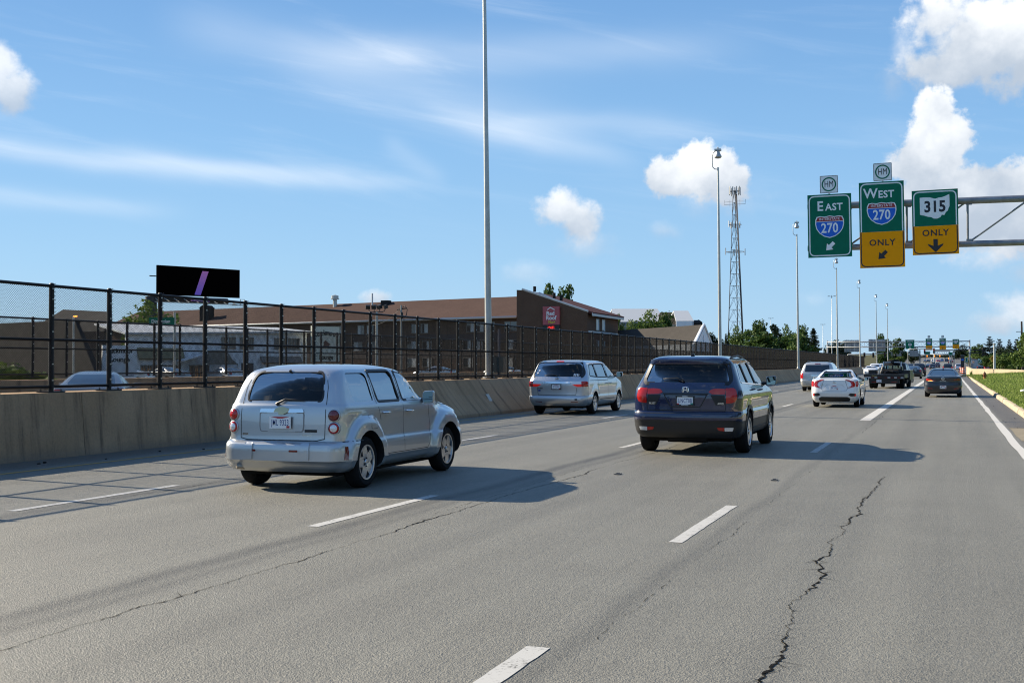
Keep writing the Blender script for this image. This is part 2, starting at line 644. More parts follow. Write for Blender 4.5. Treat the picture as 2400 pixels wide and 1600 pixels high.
def strip(name, x, y0, y1, w, m_, dz=.004, seg=3.0, wob=.006, parent=road):
    n = max(2, int((y1 - y0) / seg) + 1)
    rng = random.Random(int(x * 100 + y0 * 7))
    b = MB()
    vs, fs = [], []
    for i in range(n + 1):
        y = y0 + (y1 - y0) * i / n
        a, c_ = rng.uniform(-wob, wob), rng.uniform(-wob, wob)
        vs += [(x - w / 2 + a, y, gz(y) + dz), (x + w / 2 + c_, y, gz(y) + dz)]
    fs = [(2 * i, 2 * i + 1, 2 * i + 3, 2 * i + 2) for i in range(n)]
    b.add(vs, fs)
    return b.build(name, m_, parent, fix=False)


for X, starts in [(-9.64, [11.0 + 12.25 * k for k in range(-1, 26)]), (-5.93, [10.95 + 12.25 * k for k in range(0, 26)]),
                  (-2.33, [11.05, 23.1])]:
    for y in starts:
        strip('lane_dash', X, y, y + 3.08, .125, m_white, seg=.22 if y < 40 else 3, wob=.0045 if y < 40 else .006)
strip('lane_dash', -2.20, 3.6, 6.72, .135, m_white, seg=.12, wob=.0045)
strip('lane_line', -2.27, 36.8, 128.0, .30, m_white2)
for k in range(18):
    strip('lane_dash', -2.3, 132 + 12.25 * k, 135.05 + 12.25 * k, .14, m_white)
strip('edge_line', 1.24, 4, 420, .165, m_white2, wob=.02, seg=1.6)
strip('edge_line', -13.0, 4, 300, .09, m_yellow, wob=.01)
strip('shoulder_patch', 2.07 - .34, 28.0, 33.6, .66, mat('pale concrete patch', (.27, .235, .175), .9, noise=(3, .6, (.22, .19, .14))), dz=.003, wob=.02, seg=1)
m_tar = mat('black joint sealer', (.012, .012, .012), .6)
strip('seal_strip', 1.73, 33.6, 33.72, .66, m_tar, dz=.006, wob=.01)

# cracks: ragged open lines, built from short slivers
m_crack = mat('open crack', (.008, .008, .008), 1.0)


def crack(pts, wmax, seed, branch=.25, step=.05, amp=.05, gap=.12):
    rng = random.Random(seed)
    b = MB()
    path = []
    for (x0, y0), (x1, y1) in zip(pts, pts[1:]):
        n = max(2, int((y1 - y0) / step))
        path += [(x0 + (x1 - x0) * i / n, y0 + (y1 - y0) * i / n) for i in range(n)]
    off = 0.0
    prev = None
    for i, (x, y) in enumerate(path):
        off = off * .93 + rng.uniform(-1, 1) * amp * .45
        big = mnoise.noise(Vector((seed, y * .55, 0)))
        w = wmax * max(.22, .5 + big * 1.0) * rng.uniform(.35, 1.3)
        p = (x + off + big * amp, y + rng.uniform(-.5, .5) * step)
        if prev and rng.random() > gap:
            (px, py, pw) = prev
            dx, dy = p[0] - px, p[1] - py
            l = sqrt(dx * dx + dy * dy) or 1
            nx, ny = -dy / l, dx / l
            b.add([(px + nx * pw, py + ny * pw, .0035), (px - nx * pw, py - ny * pw, .0035), (p[0] - nx * w, p[1] - ny * w, .0035), (p[0] + nx * w, p[1] + ny * w, .0035)], [(0, 1, 2, 3)])
            if rng.random() < branch * (.3 + max(0, big)):
                a = rng.choice((-1, 1)) * rng.uniform(.4, 1.3)
                l2 = rng.uniform(.05, .22)
                q = (p[0] + l2 * sin(a), p[1] + l2 * cos(a) * rng.choice((-1, 1)))
                b.add([(p[0] - w * .7, p[1], .0035), (p[0] + w * .7, p[1], .0035), (q[0], q[1], .0035)], [(0, 1, 2)])
        prev = (p[0], p[1], w)
    return b.build('crack', m_crack, road, fix=False)


crack([(-.94, 4.5), (-.95, 11.0), (-.90, 18.6)], .0125, 3, .5, .035, .05, .05)
crack([(-5.0, 3.5), (-5.0, 7.0), (-5.06, 12.5), (-5.08, 20), (-5.06, 34)], .0105, 11, .3, .04, .035, .02)
crack([(-5.2, 12.3), (-5.3, 20), (-5.25, 30)], .006, 17, .1, .06, .04, .35)
crack([(-1.95, 7), (-2.0, 14), (-1.92, 24)], .0035, 23, .1, .06, .03, .45)
crack([(-9.4, 12), (-9.35, 24), (-9.3, 46)], .007, 31, .1, .08, .03, .4)
crack([(-1.95, 30), (-1.98, 48), (-2.0, 70)], .012, 37, .1, .12, .04, .4)
for (x, y) in [(-4.55, 17.6), (-2.28, 17.4)]:
    rb = MB().box((x, y, .010), (.08, .16, .012)).box((x, y, .020), (.04, .06, .006), mi=1)
    rb.build('pavement_marker', [mat('worn marker casting', (.16, .155, .14), .7, .2), M_['black']], road)
m_debris = mat('dark road debris', (.02, .02, .018), .9)
rng = random.Random(5)
for k in range(26):
    x, y = rng.choice([(rng.uniform(-13.9, -13.2), rng.uniform(11, 30)), (rng.uniform(1.4, 2.0), rng.uniform(28, 60)), (rng.uniform(-13.9, -13.3), rng.uniform(12, 24))])
    s_ = rng.uniform(.01, .03)
    MB().box((x, y, s_ * .4), (s_ * 2, s_ * 1.2, s_ * .8), rng.uniform(0, 3)).build('road_debris', m_debris, road)

# ------------------------------------------------------------------ kerb, verge, retaining wall on the right
m_kerb = mat('weathered kerb concrete', (.46, .39, .28), .9, noise=(2.2, .5, (.34, .28, .20)), bump=(14, .5, .01))
kerb = thing('kerb', 'pale worn concrete kerb along the grass verge on the right', 'kerb', (0, 0, 0))
rng = random.Random(9)
y = 4.0
while y < 172:
    L = 3.05
    x = 2.07 + (0 if y < 120 else (y - 120) * .006)
    dz = rng.uniform(-.012, .012)
    b = MB()
    prof = [(0, -.04), (.035, .125), (.06, .15), (.20, .15), (.20, -.04)]
    n = 6
    vs, fs = [], []
    for i in range(n + 1):
        for j, (px, pz) in enumerate(prof):
            e = rng.uniform(-.018, .018) if 0 < j < 4 else 0
            vs.append((x + px + e, y + .01 + (L - .02) * i / n, pz + dz + e * .6))
    for i in range(n):
        for j in range(4):
            fs.append((i * 5 + j, i * 5 + j + 1, (i + 1) * 5 + j + 1, (i + 1) * 5 + j))
    fs += [(0, 1, 2, 3, 4), tuple(n * 5 + q for q in range(5))]
    b.add(vs, fs).build('kerb_stone', m_kerb, kerb, smooth=True, angle=50)
    y += L

m_turf = mat('turf soil', (.11, .15, .03), 1.0, noise=(1.5, .6, (.15, .165, .05)))


def vz(x, y):
    return .13 + max(0, min(x - 2.3, 7)) * .075 * min(1, max(0.2, (y - 60) / 80)) + .03 * mnoise.noise(Vector((x * .5, y * .2, 0)))


b = MB()
nx, ny = 14, 60
vs = []
for j in range(ny + 1):
    y = -20 + 320 * j / ny
    for i in range(nx + 1):
        x = 2.25 + 60 * (i / nx) ** 1.8
        vs.append((x, y, vz(x, y) if y < 176 or x > 8 else vz(x, y) - .12))
b.add(vs, [(j * (nx + 1) + i, j * (nx + 1) + i + 1, (j + 1) * (nx + 1) + i + 1, (j + 1) * (nx + 1) + i) for j in range(ny) for i in range(nx)
           if not (j * 320 / ny - 20 > 172 and 2.25 + 60 * (i / nx) ** 1.8 < 8)])
struct(b.build('verge', m_turf, smooth=True, fix=False))

m_grass = mat('grass blades', (.075, .135, .018), .75)
t = NT(m_grass.node_tree)
g_ = t.add('ShaderNodeNewGeometry')
cr = t.add('ShaderNodeValToRGB')
cr.color_ramp.elements[0].color = (.17, .235, .038, 1)
cr.color_ramp.elements[1].color = (.29, .32, .10, 1)
e_ = cr.color_ramp.elements.new(.55)
e_.color = (.195, .27, .05, 1)
t.l.new(g_.outputs['Random Per Island'], cr.inputs[0])
t.l.new(cr.outputs[0], t.n['Principled BSDF'].inputs['Base Color'])
t.n['Principled BSDF'].inputs['Specular IOR Level'].default_value = .15
rng = random.Random(2)
b = MB()
for k in range(112000):
    yy = 30 + 150 * rng.random() ** 1.5 if k < 85000 else 3 + 30 * rng.random()
    xx = 2.24 + ((1.2 + yy * .075) if k < 85000 else 5.0) * rng.random() ** 1.15
    cl = mnoise.noise(Vector((xx * .9, yy * .45, 7)))
    h = (.065 + .05 * cl) * rng.uniform(.6, 1.5) * (1 + yy / 260)
    a = rng.uniform(0, pi)
    w = .004 + .00010 * yy
    z = vz(xx, yy) - .01
    lx, ly = rng.uniform(-.06, .06), rng.uniform(-.06, .06)
    b.v += [Vector((xx - w * cos(a), yy - w * sin(a), z)), Vector((xx + w * cos(a), yy + w * sin(a), z)), Vector((xx + lx, yy + ly, z + h))]
    q = len(b.v)
    b.f.append((q - 3, q - 2, q - 1))
b.mi = [0] * len(b.f)
gr = b.build('grass', m_grass, fix=False)
tag(gr, 'mown green grass on the verge beside the right shoulder', 'grass', kind='stuff')
# weeds at the kerb and at the wall corner
for (x, y, h, n, lab) in [(2.35, 73, .22, 40, 'small tuft of weeds growing over the kerb edge in the verge'), (2.62, 168, .85, 90, 'tall dry weeds growing at the corner of the tan wall')]:
    b = MB()
    for k in range(n):
        a, r0 = rng.uniform(0, 2 * pi), rng.uniform(0, .3)
        px, py = x + r0 * cos(a) * .5, y + r0 * sin(a)
        hh = h * rng.uniform(.5, 1.1)
        b.add([(px - .02, py, 0), (px + .02, py, 0), (px + rng.uniform(-.2, .2), py + rng.uniform(-.1, .1), hh)], [(0, 1, 2)])
    tag(b.build('weed_clump', m_grass, fix=False), lab, 'weeds')

m_tan = mat('sunlit tan concrete', (.50, .42, .29), .9, noise=(.5, .5, (.42, .345, .24)), bump=(9, .3, .01))
rw = thing('retaining_wall', 'tan concrete wall curving away behind the grass verge', 'wall', (0, 0, 0))
pts = [(2.62, 216, 1.2), (2.58, 200, 1.14), (2.62, 188, 1.06), (2.72, 176, .98), (4.35, 173.2, .97), (6.3, 169.8, .95), (8.2, 166.5, .90), (9.6, 164, .72)]
for (x0, y0, h0), (x1, y1, h1) in zip(pts, pts[1:]):
    d = Vector((x1 - x0, y1 - y0, 0)).normalized()
    nrm = Vector((-d.y, d.x, 0)) * (-.3)
    nrm = Vector((d.y, -d.x, 0)) * .3
    if nrm.x < 0:
        nrm = -nrm
    g0 = vz(x0, y0) - .25 if x0 > 2.9 else -.05
    g1 = vz(x1, y1) - .25 if x1 > 2.9 else -.05
    a, c_ = Vector((x0, y0, 0)) + d * .01, Vector((x1, y1, 0)) - d * .01
    vs = []
    for p, g, h in ((a, g0, h0), (c_, g1, h1)):
        vs += [p + Vector((0, 0, g)), p + nrm + Vector((0, 0, g)), p + nrm + Vector((0, 0, h)), p + Vector((0, 0, h))]
    MB().add(vs, [(0, 1, 2, 3), (7, 6, 5, 4), (0, 3, 7, 4), (1, 5, 6, 2), (3, 2, 6, 7), (0, 4, 5, 1)]).build('wall_panel', m_tan, rw)

# ------------------------------------------------------------------ median barrier with its fence
m_wall = mat('stained barrier concrete', (.33, .27, .205), .95)
t = NT(m_wall.node_tree)
o = t.add('ShaderNodeTexCoord').outputs['Object']
sx_ = t.add('ShaderNodeSeparateXYZ')
t.l.new(o, sx_.inputs[0])
n1 = t.noise(o, .55, 5, .6)
n2 = t.noise(t.xyz(0.0, t.m('MULTIPLY', sx_.outputs[1], 3.2), t.m('MULTIPLY', sx_.outputs[2], .35)), 1.0, 5, .65)
n3 = t.noise(o, 24, 4, .7)
c1 = t.mix(t.smooth(n1, .3, .7), (.58, .36, .19), (.72, .475, .275))
c1 = t.mix(t.smooth(n2, .47, .72), c1, (.24, .155, .095))
low = t.smooth(t.m('ADD', sx_.outputs[2], t.m('MULTIPLY', n1, .25)), .36, .10)
c1 = t.mix(t.m('MULTIPLY', low, .6), c1, (.22, .19, .155))
c1 = t.mix(t.m('MULTIPLY', t.smooth(n3, .35, .6), .25), t.mix(.5, c1, (.1, .085, .07)), c1)
t.l.new(c1, t.n['Principled BSDF'].inputs['Base Color'])
bn = t.add('ShaderNodeBump')
bn.inputs['Strength'].default_value = .35
bn.inputs['Distance'].default_value = .01
t.l.new(t.noise(o, 30, 5, .7), bn.inputs['Height'])
t.l.new(bn.outputs[0], t.n['Principled BSDF'].inputs['Normal'])


def lerp_tab(tab, y):
    for (a, *va), (b_, *vb) in zip(tab, tab[1:]):
        if y <= b_:
            k = 0 if y <= a else (y - a) / (b_ - a)
            return [p + (q - p) * k for p, q in zip(va, vb)]
    return list(tab[-1][1:])


WT = [(-30, -14.33, -14.44), (27, -14.33, -14.44), (31.5, -13.72, -14.36), (34, -13.46, -14.28), (44, -13.46, -14.28), (50, -13.9, -14.4), (70, -13.75, -14.3), (180, -13.2, -14.2), (235, -12.6, -14.0), (300, -12.2, -13.8)]
WTOP = 1.11
barrier = thing('median_barrier', 'long brown stained concrete barrier below the black fence', 'barrier', (0, 0, 0))
seams = [-12, -4, 2.5, 7.8, 12.9, 18.2, 23.6, 29.2, 33.6, 36.3, 38.2, 42, 46, 50, 55, 61, 67] + list(range(74, 300, 9))
for y0, y1 in zip(seams, seams[1:]):
    b = MB()
    n = max(1, int((y1 - y0) / 1.5))
    vs, fs = [], []
    for i in range(n + 1):
        y = y0 + .006 + (y1 - y0 - .012) * i / n
        xb, xt = lerp_tab(WT, y)
        vs += [(xb, y, -.02), (xb - .02, y, .10), (xb + (xt - xb) * .62, y, .66), (xt, y, WTOP), (-15.25, y, WTOP), (-15.45, y, -.02)]
    for i in range(n):
        for j in range(5):
            fs.append((i * 6 + j, i * 6 + j + 1, i * 6 + j + 7, i * 6 + j + 6))
    fs += [tuple(range(6)), tuple(n * 6 + q for q in range(6))]
    b.add(vs, fs).build('barrier_segment', m_wall, barrier)
# little steel cover plate let into the bulge, near the pole
xb, xt = lerp_tab(WT, 37.2)
MB().box((xb + (xt - xb) * .45 + .012, 37.2, .50), (.012, .27, .34), R=Matrix.Rotation(-.55, 3, 'Y')).build('cover_plate', mat('grey steel cover', (.36, .38, .36), .5, .3), barrier)

barrier2 = thing('median_barrier', 'far concrete barrier under the second fence behind the first', 'barrier', (0, 0, 0))
for y0 in range(4, 480, 14):
    MB().bbox((-27.2, y0 + .01, -.02), (-26.5, y0 + 13.99, WTOP)).build('barrier_segment', m_wall, barrier2)

m_fence = mat('black vinyl coated steel', (.010, .010, .011), .55, spec=.3)
m_wire = mat('black vinyl wire', (.014, .014, .014), .9, spec=.05)
m_tie = mat('bright wire tie', (.6, .6, .58), .3, .9)
BAY, FT, FM, FB = 1.57, 2.95, 2.02, 1.21


def chain_mesh(L, z0, z1, pitch=.044, w=.0045):
    """two families of crossing wires: diamond mesh of real bars"""
    b = MB()
    h = z1 - z0
    for sgn in (1, -1):
        k = -h
        while k < L:
            a0, a1 = max(0, k), min(L, k + h)
            if a1 - a0 > .01:
                if sgn > 0:
                    p, q = (a0, z0 + (a0 - k)), (a1, z0 + (a1 - k))
                else:
                    p, q = (a0, z1 - (a0 - k)), (a1, z1 - (a1 - k))
                b.tube((0.004 * sgn, p[0], p[1]), (0.004 * sgn, q[0], q[1]), w / 2 * 1.1, n=3, caps=False)
            k += pitch
    return b.mesh('chain_link', m_wire)


panel_me = chain_mesh(BAY, 1.125, FT)
pb = MB()
pb.tube((0, 0, WTOP), (0, 0, FT + .03), .045, n=12)
pb.lathe([(.0, .035), (.03, .03), (.05, .0)], 10, c_=(0, 0, FT + .02))
pb.box((0, 0, WTOP + .012), (.26, .42, .022))
for dx in (-.09, .09):
    for dy in (-.15, .15):
        pb.tube((dx, dy, WTOP + .02), (dx, dy, WTOP + .06), .014, n=6)
for k in range(26):                                        # lacing of the mesh round the post
    z = WTOP + .1 + k * .07
    pb.tube((.02, -.05, z), (.05, .045, z + .035), .006, n=4, caps=False)
for z in (1.32, 1.6, 1.88, 2.16, 2.44, 2.72, 2.9):
    pb.box((.047, -.012, z), (.012, .03, .016), mi=1)
post_me = pb.mesh('post', [m_fence, m_tie], smooth=True, angle=40)


def fence(name, label, FX, y0, n, dz=0.0):
    root = thing(name, label, 'fence', (FX, 0, dz))
    for i in range(n):
        y = y0 + i * BAY
        link('post', post_me, root, (0, y, 0))
        link('chain_link_panel', panel_me, root, (0.03, y, 0))
    L0, L1 = y0, y0 + n * BAY
    for z, r in ((FT, .028), (FM, .026), (FB, .026)):
        MB().tube((.0, L0, z), (.0, L1, z), r, n=8).build('rail', m_fence, root, smooth=True, angle=40)
    return root


fence('chain_link_fence', 'black chain link fence on top of the brown barrier', -14.64, 17.66 - BAY * 5, 144)
fence('chain_link_fence', 'second black chain link fence seen through the nearer one', -26.9, 31.6 - BAY * 6, 250, .07)

# ------------------------------------------------------------------ light poles
m_galv = mat('galvanised steel', (.50, .50, .47), .45, .55, noise=(3, .5, (.42, .42, .39)))
m_lampg = mat('grey lamp housing', (.42, .43, .42), .4, .4)


def mast(x, y, z0, lean, label, top=14.75, rb=.155, rt=.075, lamp=True):
    o = thing('light_pole', label, 'light pole', (x, y, z0), (0, -radians(lean), 0), 'tall light poles along the median')
    h = top - z0
    b = MB()
    b.lathe([(rb * (1 - k / 14) + rt * k / 14, h * k / 14) for k in range(15)] + [(0, h)], 14)
    b.build('shaft', m_galv, o, smooth=True, angle=40)
    MB().lathe([(rb + .09, 0), (rb + .09, .05), (rb + .03, .08), (rb, .2)], 14).build('base', m_galv, o, smooth=True, angle=30)
    if lamp:
        b = MB()
        pts = [(-.02, 0, h - .12), (-.22, 0, h - .10), (-.36, 0, h + .05), (-.38, 0, h + .35), (-.38, 0, h + .75), (-.34, 0, h + .98), (-.2, 0, h + 1.1), (-.02, 0, h + 1.12)]
        b.path(pts, .03, 8).build('lamp_arm', m_galv, o, smooth=True)
        lm = MB()
        lm.box((0, 0, h + 1.17), (.42, .3, .13))
        lm.tube((0, 0, h + 1.23), (0, 0, h + 1.36), .05, n=8)
        lm.lathe([(.0, h + 1.1), (.12, h + 1.1), (.14, h + .96), (.21, h + .82), (.25, h + .74), (.25, h + .70), (.18, h + .62), (0, h + .58)], 16)
        lm.build('lamp', m_lampg, o, smooth=True, angle=35)
    else:
        MB().lathe([(rt + .02, h - .22), (rt + .02, h - .05), (0, h - .02)], 12).build('collar', m_galv, o)
    return o


for i, (x, y, z0, ln, lab) in enumerate([
    (-14.96, 40.2, WTOP, .75, 'tallest thick light pole rising from the barrier behind the silver boxy wagon'),
    (-14.42, 83.0, WTOP, .45, 'light pole with bowl lamp in front of the lattice tower'),
    (-14.40, 128.4, WTOP, .4, 'second light pole with lamp, left of the overhead signs'),
    (-14.40, 175.2, WTOP, .35, 'light pole just under the EAST sign panel'),
    (-14.40, 221.0, WTOP, .35, 'light pole under the gap between the EAST and WEST signs'),
    (-14.18, 268.5, .0, .3, 'distant light pole standing just left of the black hauler truck'),
    (-13.77, 308.9, .0, .3, 'farthest light pole with lamp behind the black hauler truck')]):
    mast(x, y, z0, ln, lab, top=14.75, rt=.06, rb=.125)


def double_arm(px, ptop, Y, label):
    x = aty(px, Y)
    h = EYE + (853 - ptop) / FPX * Y * .96 - gz(Y)
    o = thing('twin_light_pole', label, 'light pole', (x, Y, gz(Y)), 0, 'faint twin armed light poles far away')
    MB().lathe([(.10, 0), (.06, h), (0, h + .02)], 8).build('shaft', m_galv, o, smooth=True)
    b = MB()
    for s_ in (-1, 1):
        b.path([(0, 0, h), (s_ * .3, 0, h + .2), (s_ * .6, 0, h + .25)], .04, 6)
        b.box((s_ * .75, 0, h + .23), (.5, .3, .18))
    b.box((0, 0, h + .2), (.16, .16, .5))
    b.build('lamp_arm', m_galv, o)


double_arm(1950, 694, 330, 'faint twin armed light pole right of the dark cone shaped tree')
double_arm(1929, 760, 520, 'smallest faint twin armed light pole beside the cone shaped tree')
double_arm(1807, 744, 480, 'faint twin armed light pole rising above the dark round trees')
# ------------------------------------------------------------------ vehicle kit
def pchip(xs, ys, x):
    n = len(xs)
    if x <= xs[0]:
        return ys[0]
    if x >= xs[-1]:
        return ys[-1]
    i = max(k for k in range(n - 1) if xs[k] <= x)
    h = [xs[k + 1] - xs[k] for k in range(n - 1)]
    d = [(ys[k + 1] - ys[k]) / h[k] for k in range(n - 1)]

    def m(k):
        if k == 0:
            return d[0]
        if k == n - 1:
            return d[-1]
        if d[k - 1] * d[k] <= 0:
            return 0.0
        w1, w2 = 2 * h[k] + h[k - 1], h[k] + 2 * h[k - 1]
        return (w1 + w2) / (w1 / d[k - 1] + w2 / d[k])
    t = (x - xs[i]) / h[i]
    return (ys[i] * (1 + 2 * t) * (1 - t) ** 2 + m(i) * h[i] * t * (1 - t) ** 2 + ys[i + 1] * t * t * (3 - 2 * t) + m(i + 1) * h[i] * t * t * (t - 1))


class Body:
    """closed car body made of stacked plan outlines.
    knot: (z, y_rear, y_front, half_width, rear_corner, front_corner, rear_bow, front_bow)"""

    def __init__(s, knots, mod=None, nR=9, nC=6, nS=44, nF=9, sub=3, shell_from=None):
        s.k = knots
        ts = [0.0]
        for a, b in zip(knots, knots[1:]):
            ts.append(ts[-1] + max(.012, sqrt((b[0] - a[0]) ** 2 + .25 * (b[1] - a[1]) ** 2 + .04 * (b[2] - a[2]) ** 2 + .5 * (b[3] - a[3]) ** 2)))
        s.ts = ts
        s.cols = [[k[i] for k in knots] for i in range(8)]
        s.mod = mod
        s.n = (nR, nC, nS, nF)
        tt = []
        for a, b in zip(ts, ts[1:]):
            m = max(1, min(6, int(round((b - a) / .07 * sub / 3))))
            tt += [a + (b - a) * i / m for i in range(m)]
        tt.append(ts[-1])
        s.tt = tt
        s.shell_from = shell_from

    def half(s, t, inset=0.0, drop=0.0):
        z, yr, yf, w, rr, rf, br, bf = [pchip(s.ts, c, t) for c in s.cols]
        nR, nC, nS, nF = s.n
        yr, yf, w = yr + inset * 1.2, yf - inset * 1.2, w - inset
        rr, rf = min(rr, w * .95), min(rf, w * .95)
        out = []
        for i in range(nR):
            x = (w - rr) * i / nR
            out.append((x, yr + br * (x / w) ** 2))
        y0 = yr + br * ((w - rr) / w) ** 2
        ry = rr * .9
        for i in range(nC):
            a = pi / 2 * i / nC
            out.append((w - rr + rr * sin(a), y0 + ry * (1 - cos(a))))
        y1 = yf - bf * ((w - rf) / w) ** 2
        rfy = rf * 1.3
        ya, yb = y0 + ry, y1 - rfy
        for i in range(nS):
            k = i / nS
            out.append((w, ya + (yb - ya) * k))
        for i in range(nC):
            a = pi / 2 * i / nC
            out.append((w - rf + rf * cos(a), yb + rfy * sin(a)))
        for i in range(nF + 1):
            x = (w - rf) * (1 - i / nF)
            out.append((x, yf - bf * (x / w) ** 2))
        pts = []
        for x, y in out:
            p = (x, y, z)
            if s.mod:
                p = s.mod(*p)
            pts.append((p[0], p[1], p[2] - drop))
        return pts

    def stack(s, b, tts, inset, drop, flip, matf):
        k0 = len(b.v)
        loops = []
        for t in tts:
            h = s.half(t, inset, drop)
            M = len(h)
            full = h + [(-x, y, z) for x, y, z in h[-2:0:-1]]
            loops.append(len(b.v))
            b.v += [Vector(p) for p in full]
        N = 2 * M - 2
        fs, mi = [], []
        for li in range(len(loops) - 1):
            a, c = loops[li], loops[li + 1]
            for j in range(N):
                f = (a + j, a + (j + 1) % N, c + (j + 1) % N, c + j)
                ctr = sum((b.v[i] for i in f), Vector()) / 4
                fs.append(f)
                mi.append(matf(ctr) if matf else 1)
        for lo, rev in ((loops[0], True), (loops[-1], False)):
            for j in range(M - 1):
                a0, a1 = lo + j, lo + j + 1
                c0, c1 = lo + (N - j) % N, lo + (N - j - 1)
                if j == 0:
                    f = (a0, a1, c1)
                elif j == M - 2:
                    f = (a0, a1, c0)
                else:
                    f = (a0, a1, c1, c0)
                fs.append(f[::-1] if rev else f)
                mi.append((2 if rev else 0) if matf else 1)
        if flip:
            fs = [f[::-1] for f in fs]
        b.f += fs
        b.mi += mi

    def make(s, matf):
        b = MB()
        s.stack(b, s.tt, 0, 0, False, matf)
        s.bvh = BVHTree.FromPolygons([tuple(v) for v in b.v], b.f)
        if s.shell_from:
            z0, z1 = s.shell_from
            tts = [t for t in s.tt if z0 <= pchip(s.ts, s.cols[0], t) <= z1]
            s.stack(b, tts, .045, .035, True, None)
        return b


def do_bool(me, cutter):
    a = bpy.data.objects.new('a', me)
    c = bpy.data.objects.new('c', cutter)
    COL.objects.link(a)
    COL.objects.link(c)
    md = a.modifiers.new('b', 'BOOLEAN')
    md.operation = 'DIFFERENCE'
    md.solver = 'EXACT'
    md.object = c
    n0 = len(me.polygons)
    for solver in ('EXACT', 'MANIFOLD', 'FAST'):
        try:
            md.solver = solver
        except TypeError:
            continue
        dg = bpy.context.evaluated_depsgraph_get()
        out = bpy.data.meshes.new_from_object(a.evaluated_get(dg))
        if len(out.polygons) > n0 * .55:
            break
        print('BOOL retry', solver, n0, len(out.polygons))
    else:
        out = me
    bpy.data.objects.remove(a)
    bpy.data.objects.remove(c)
    return out


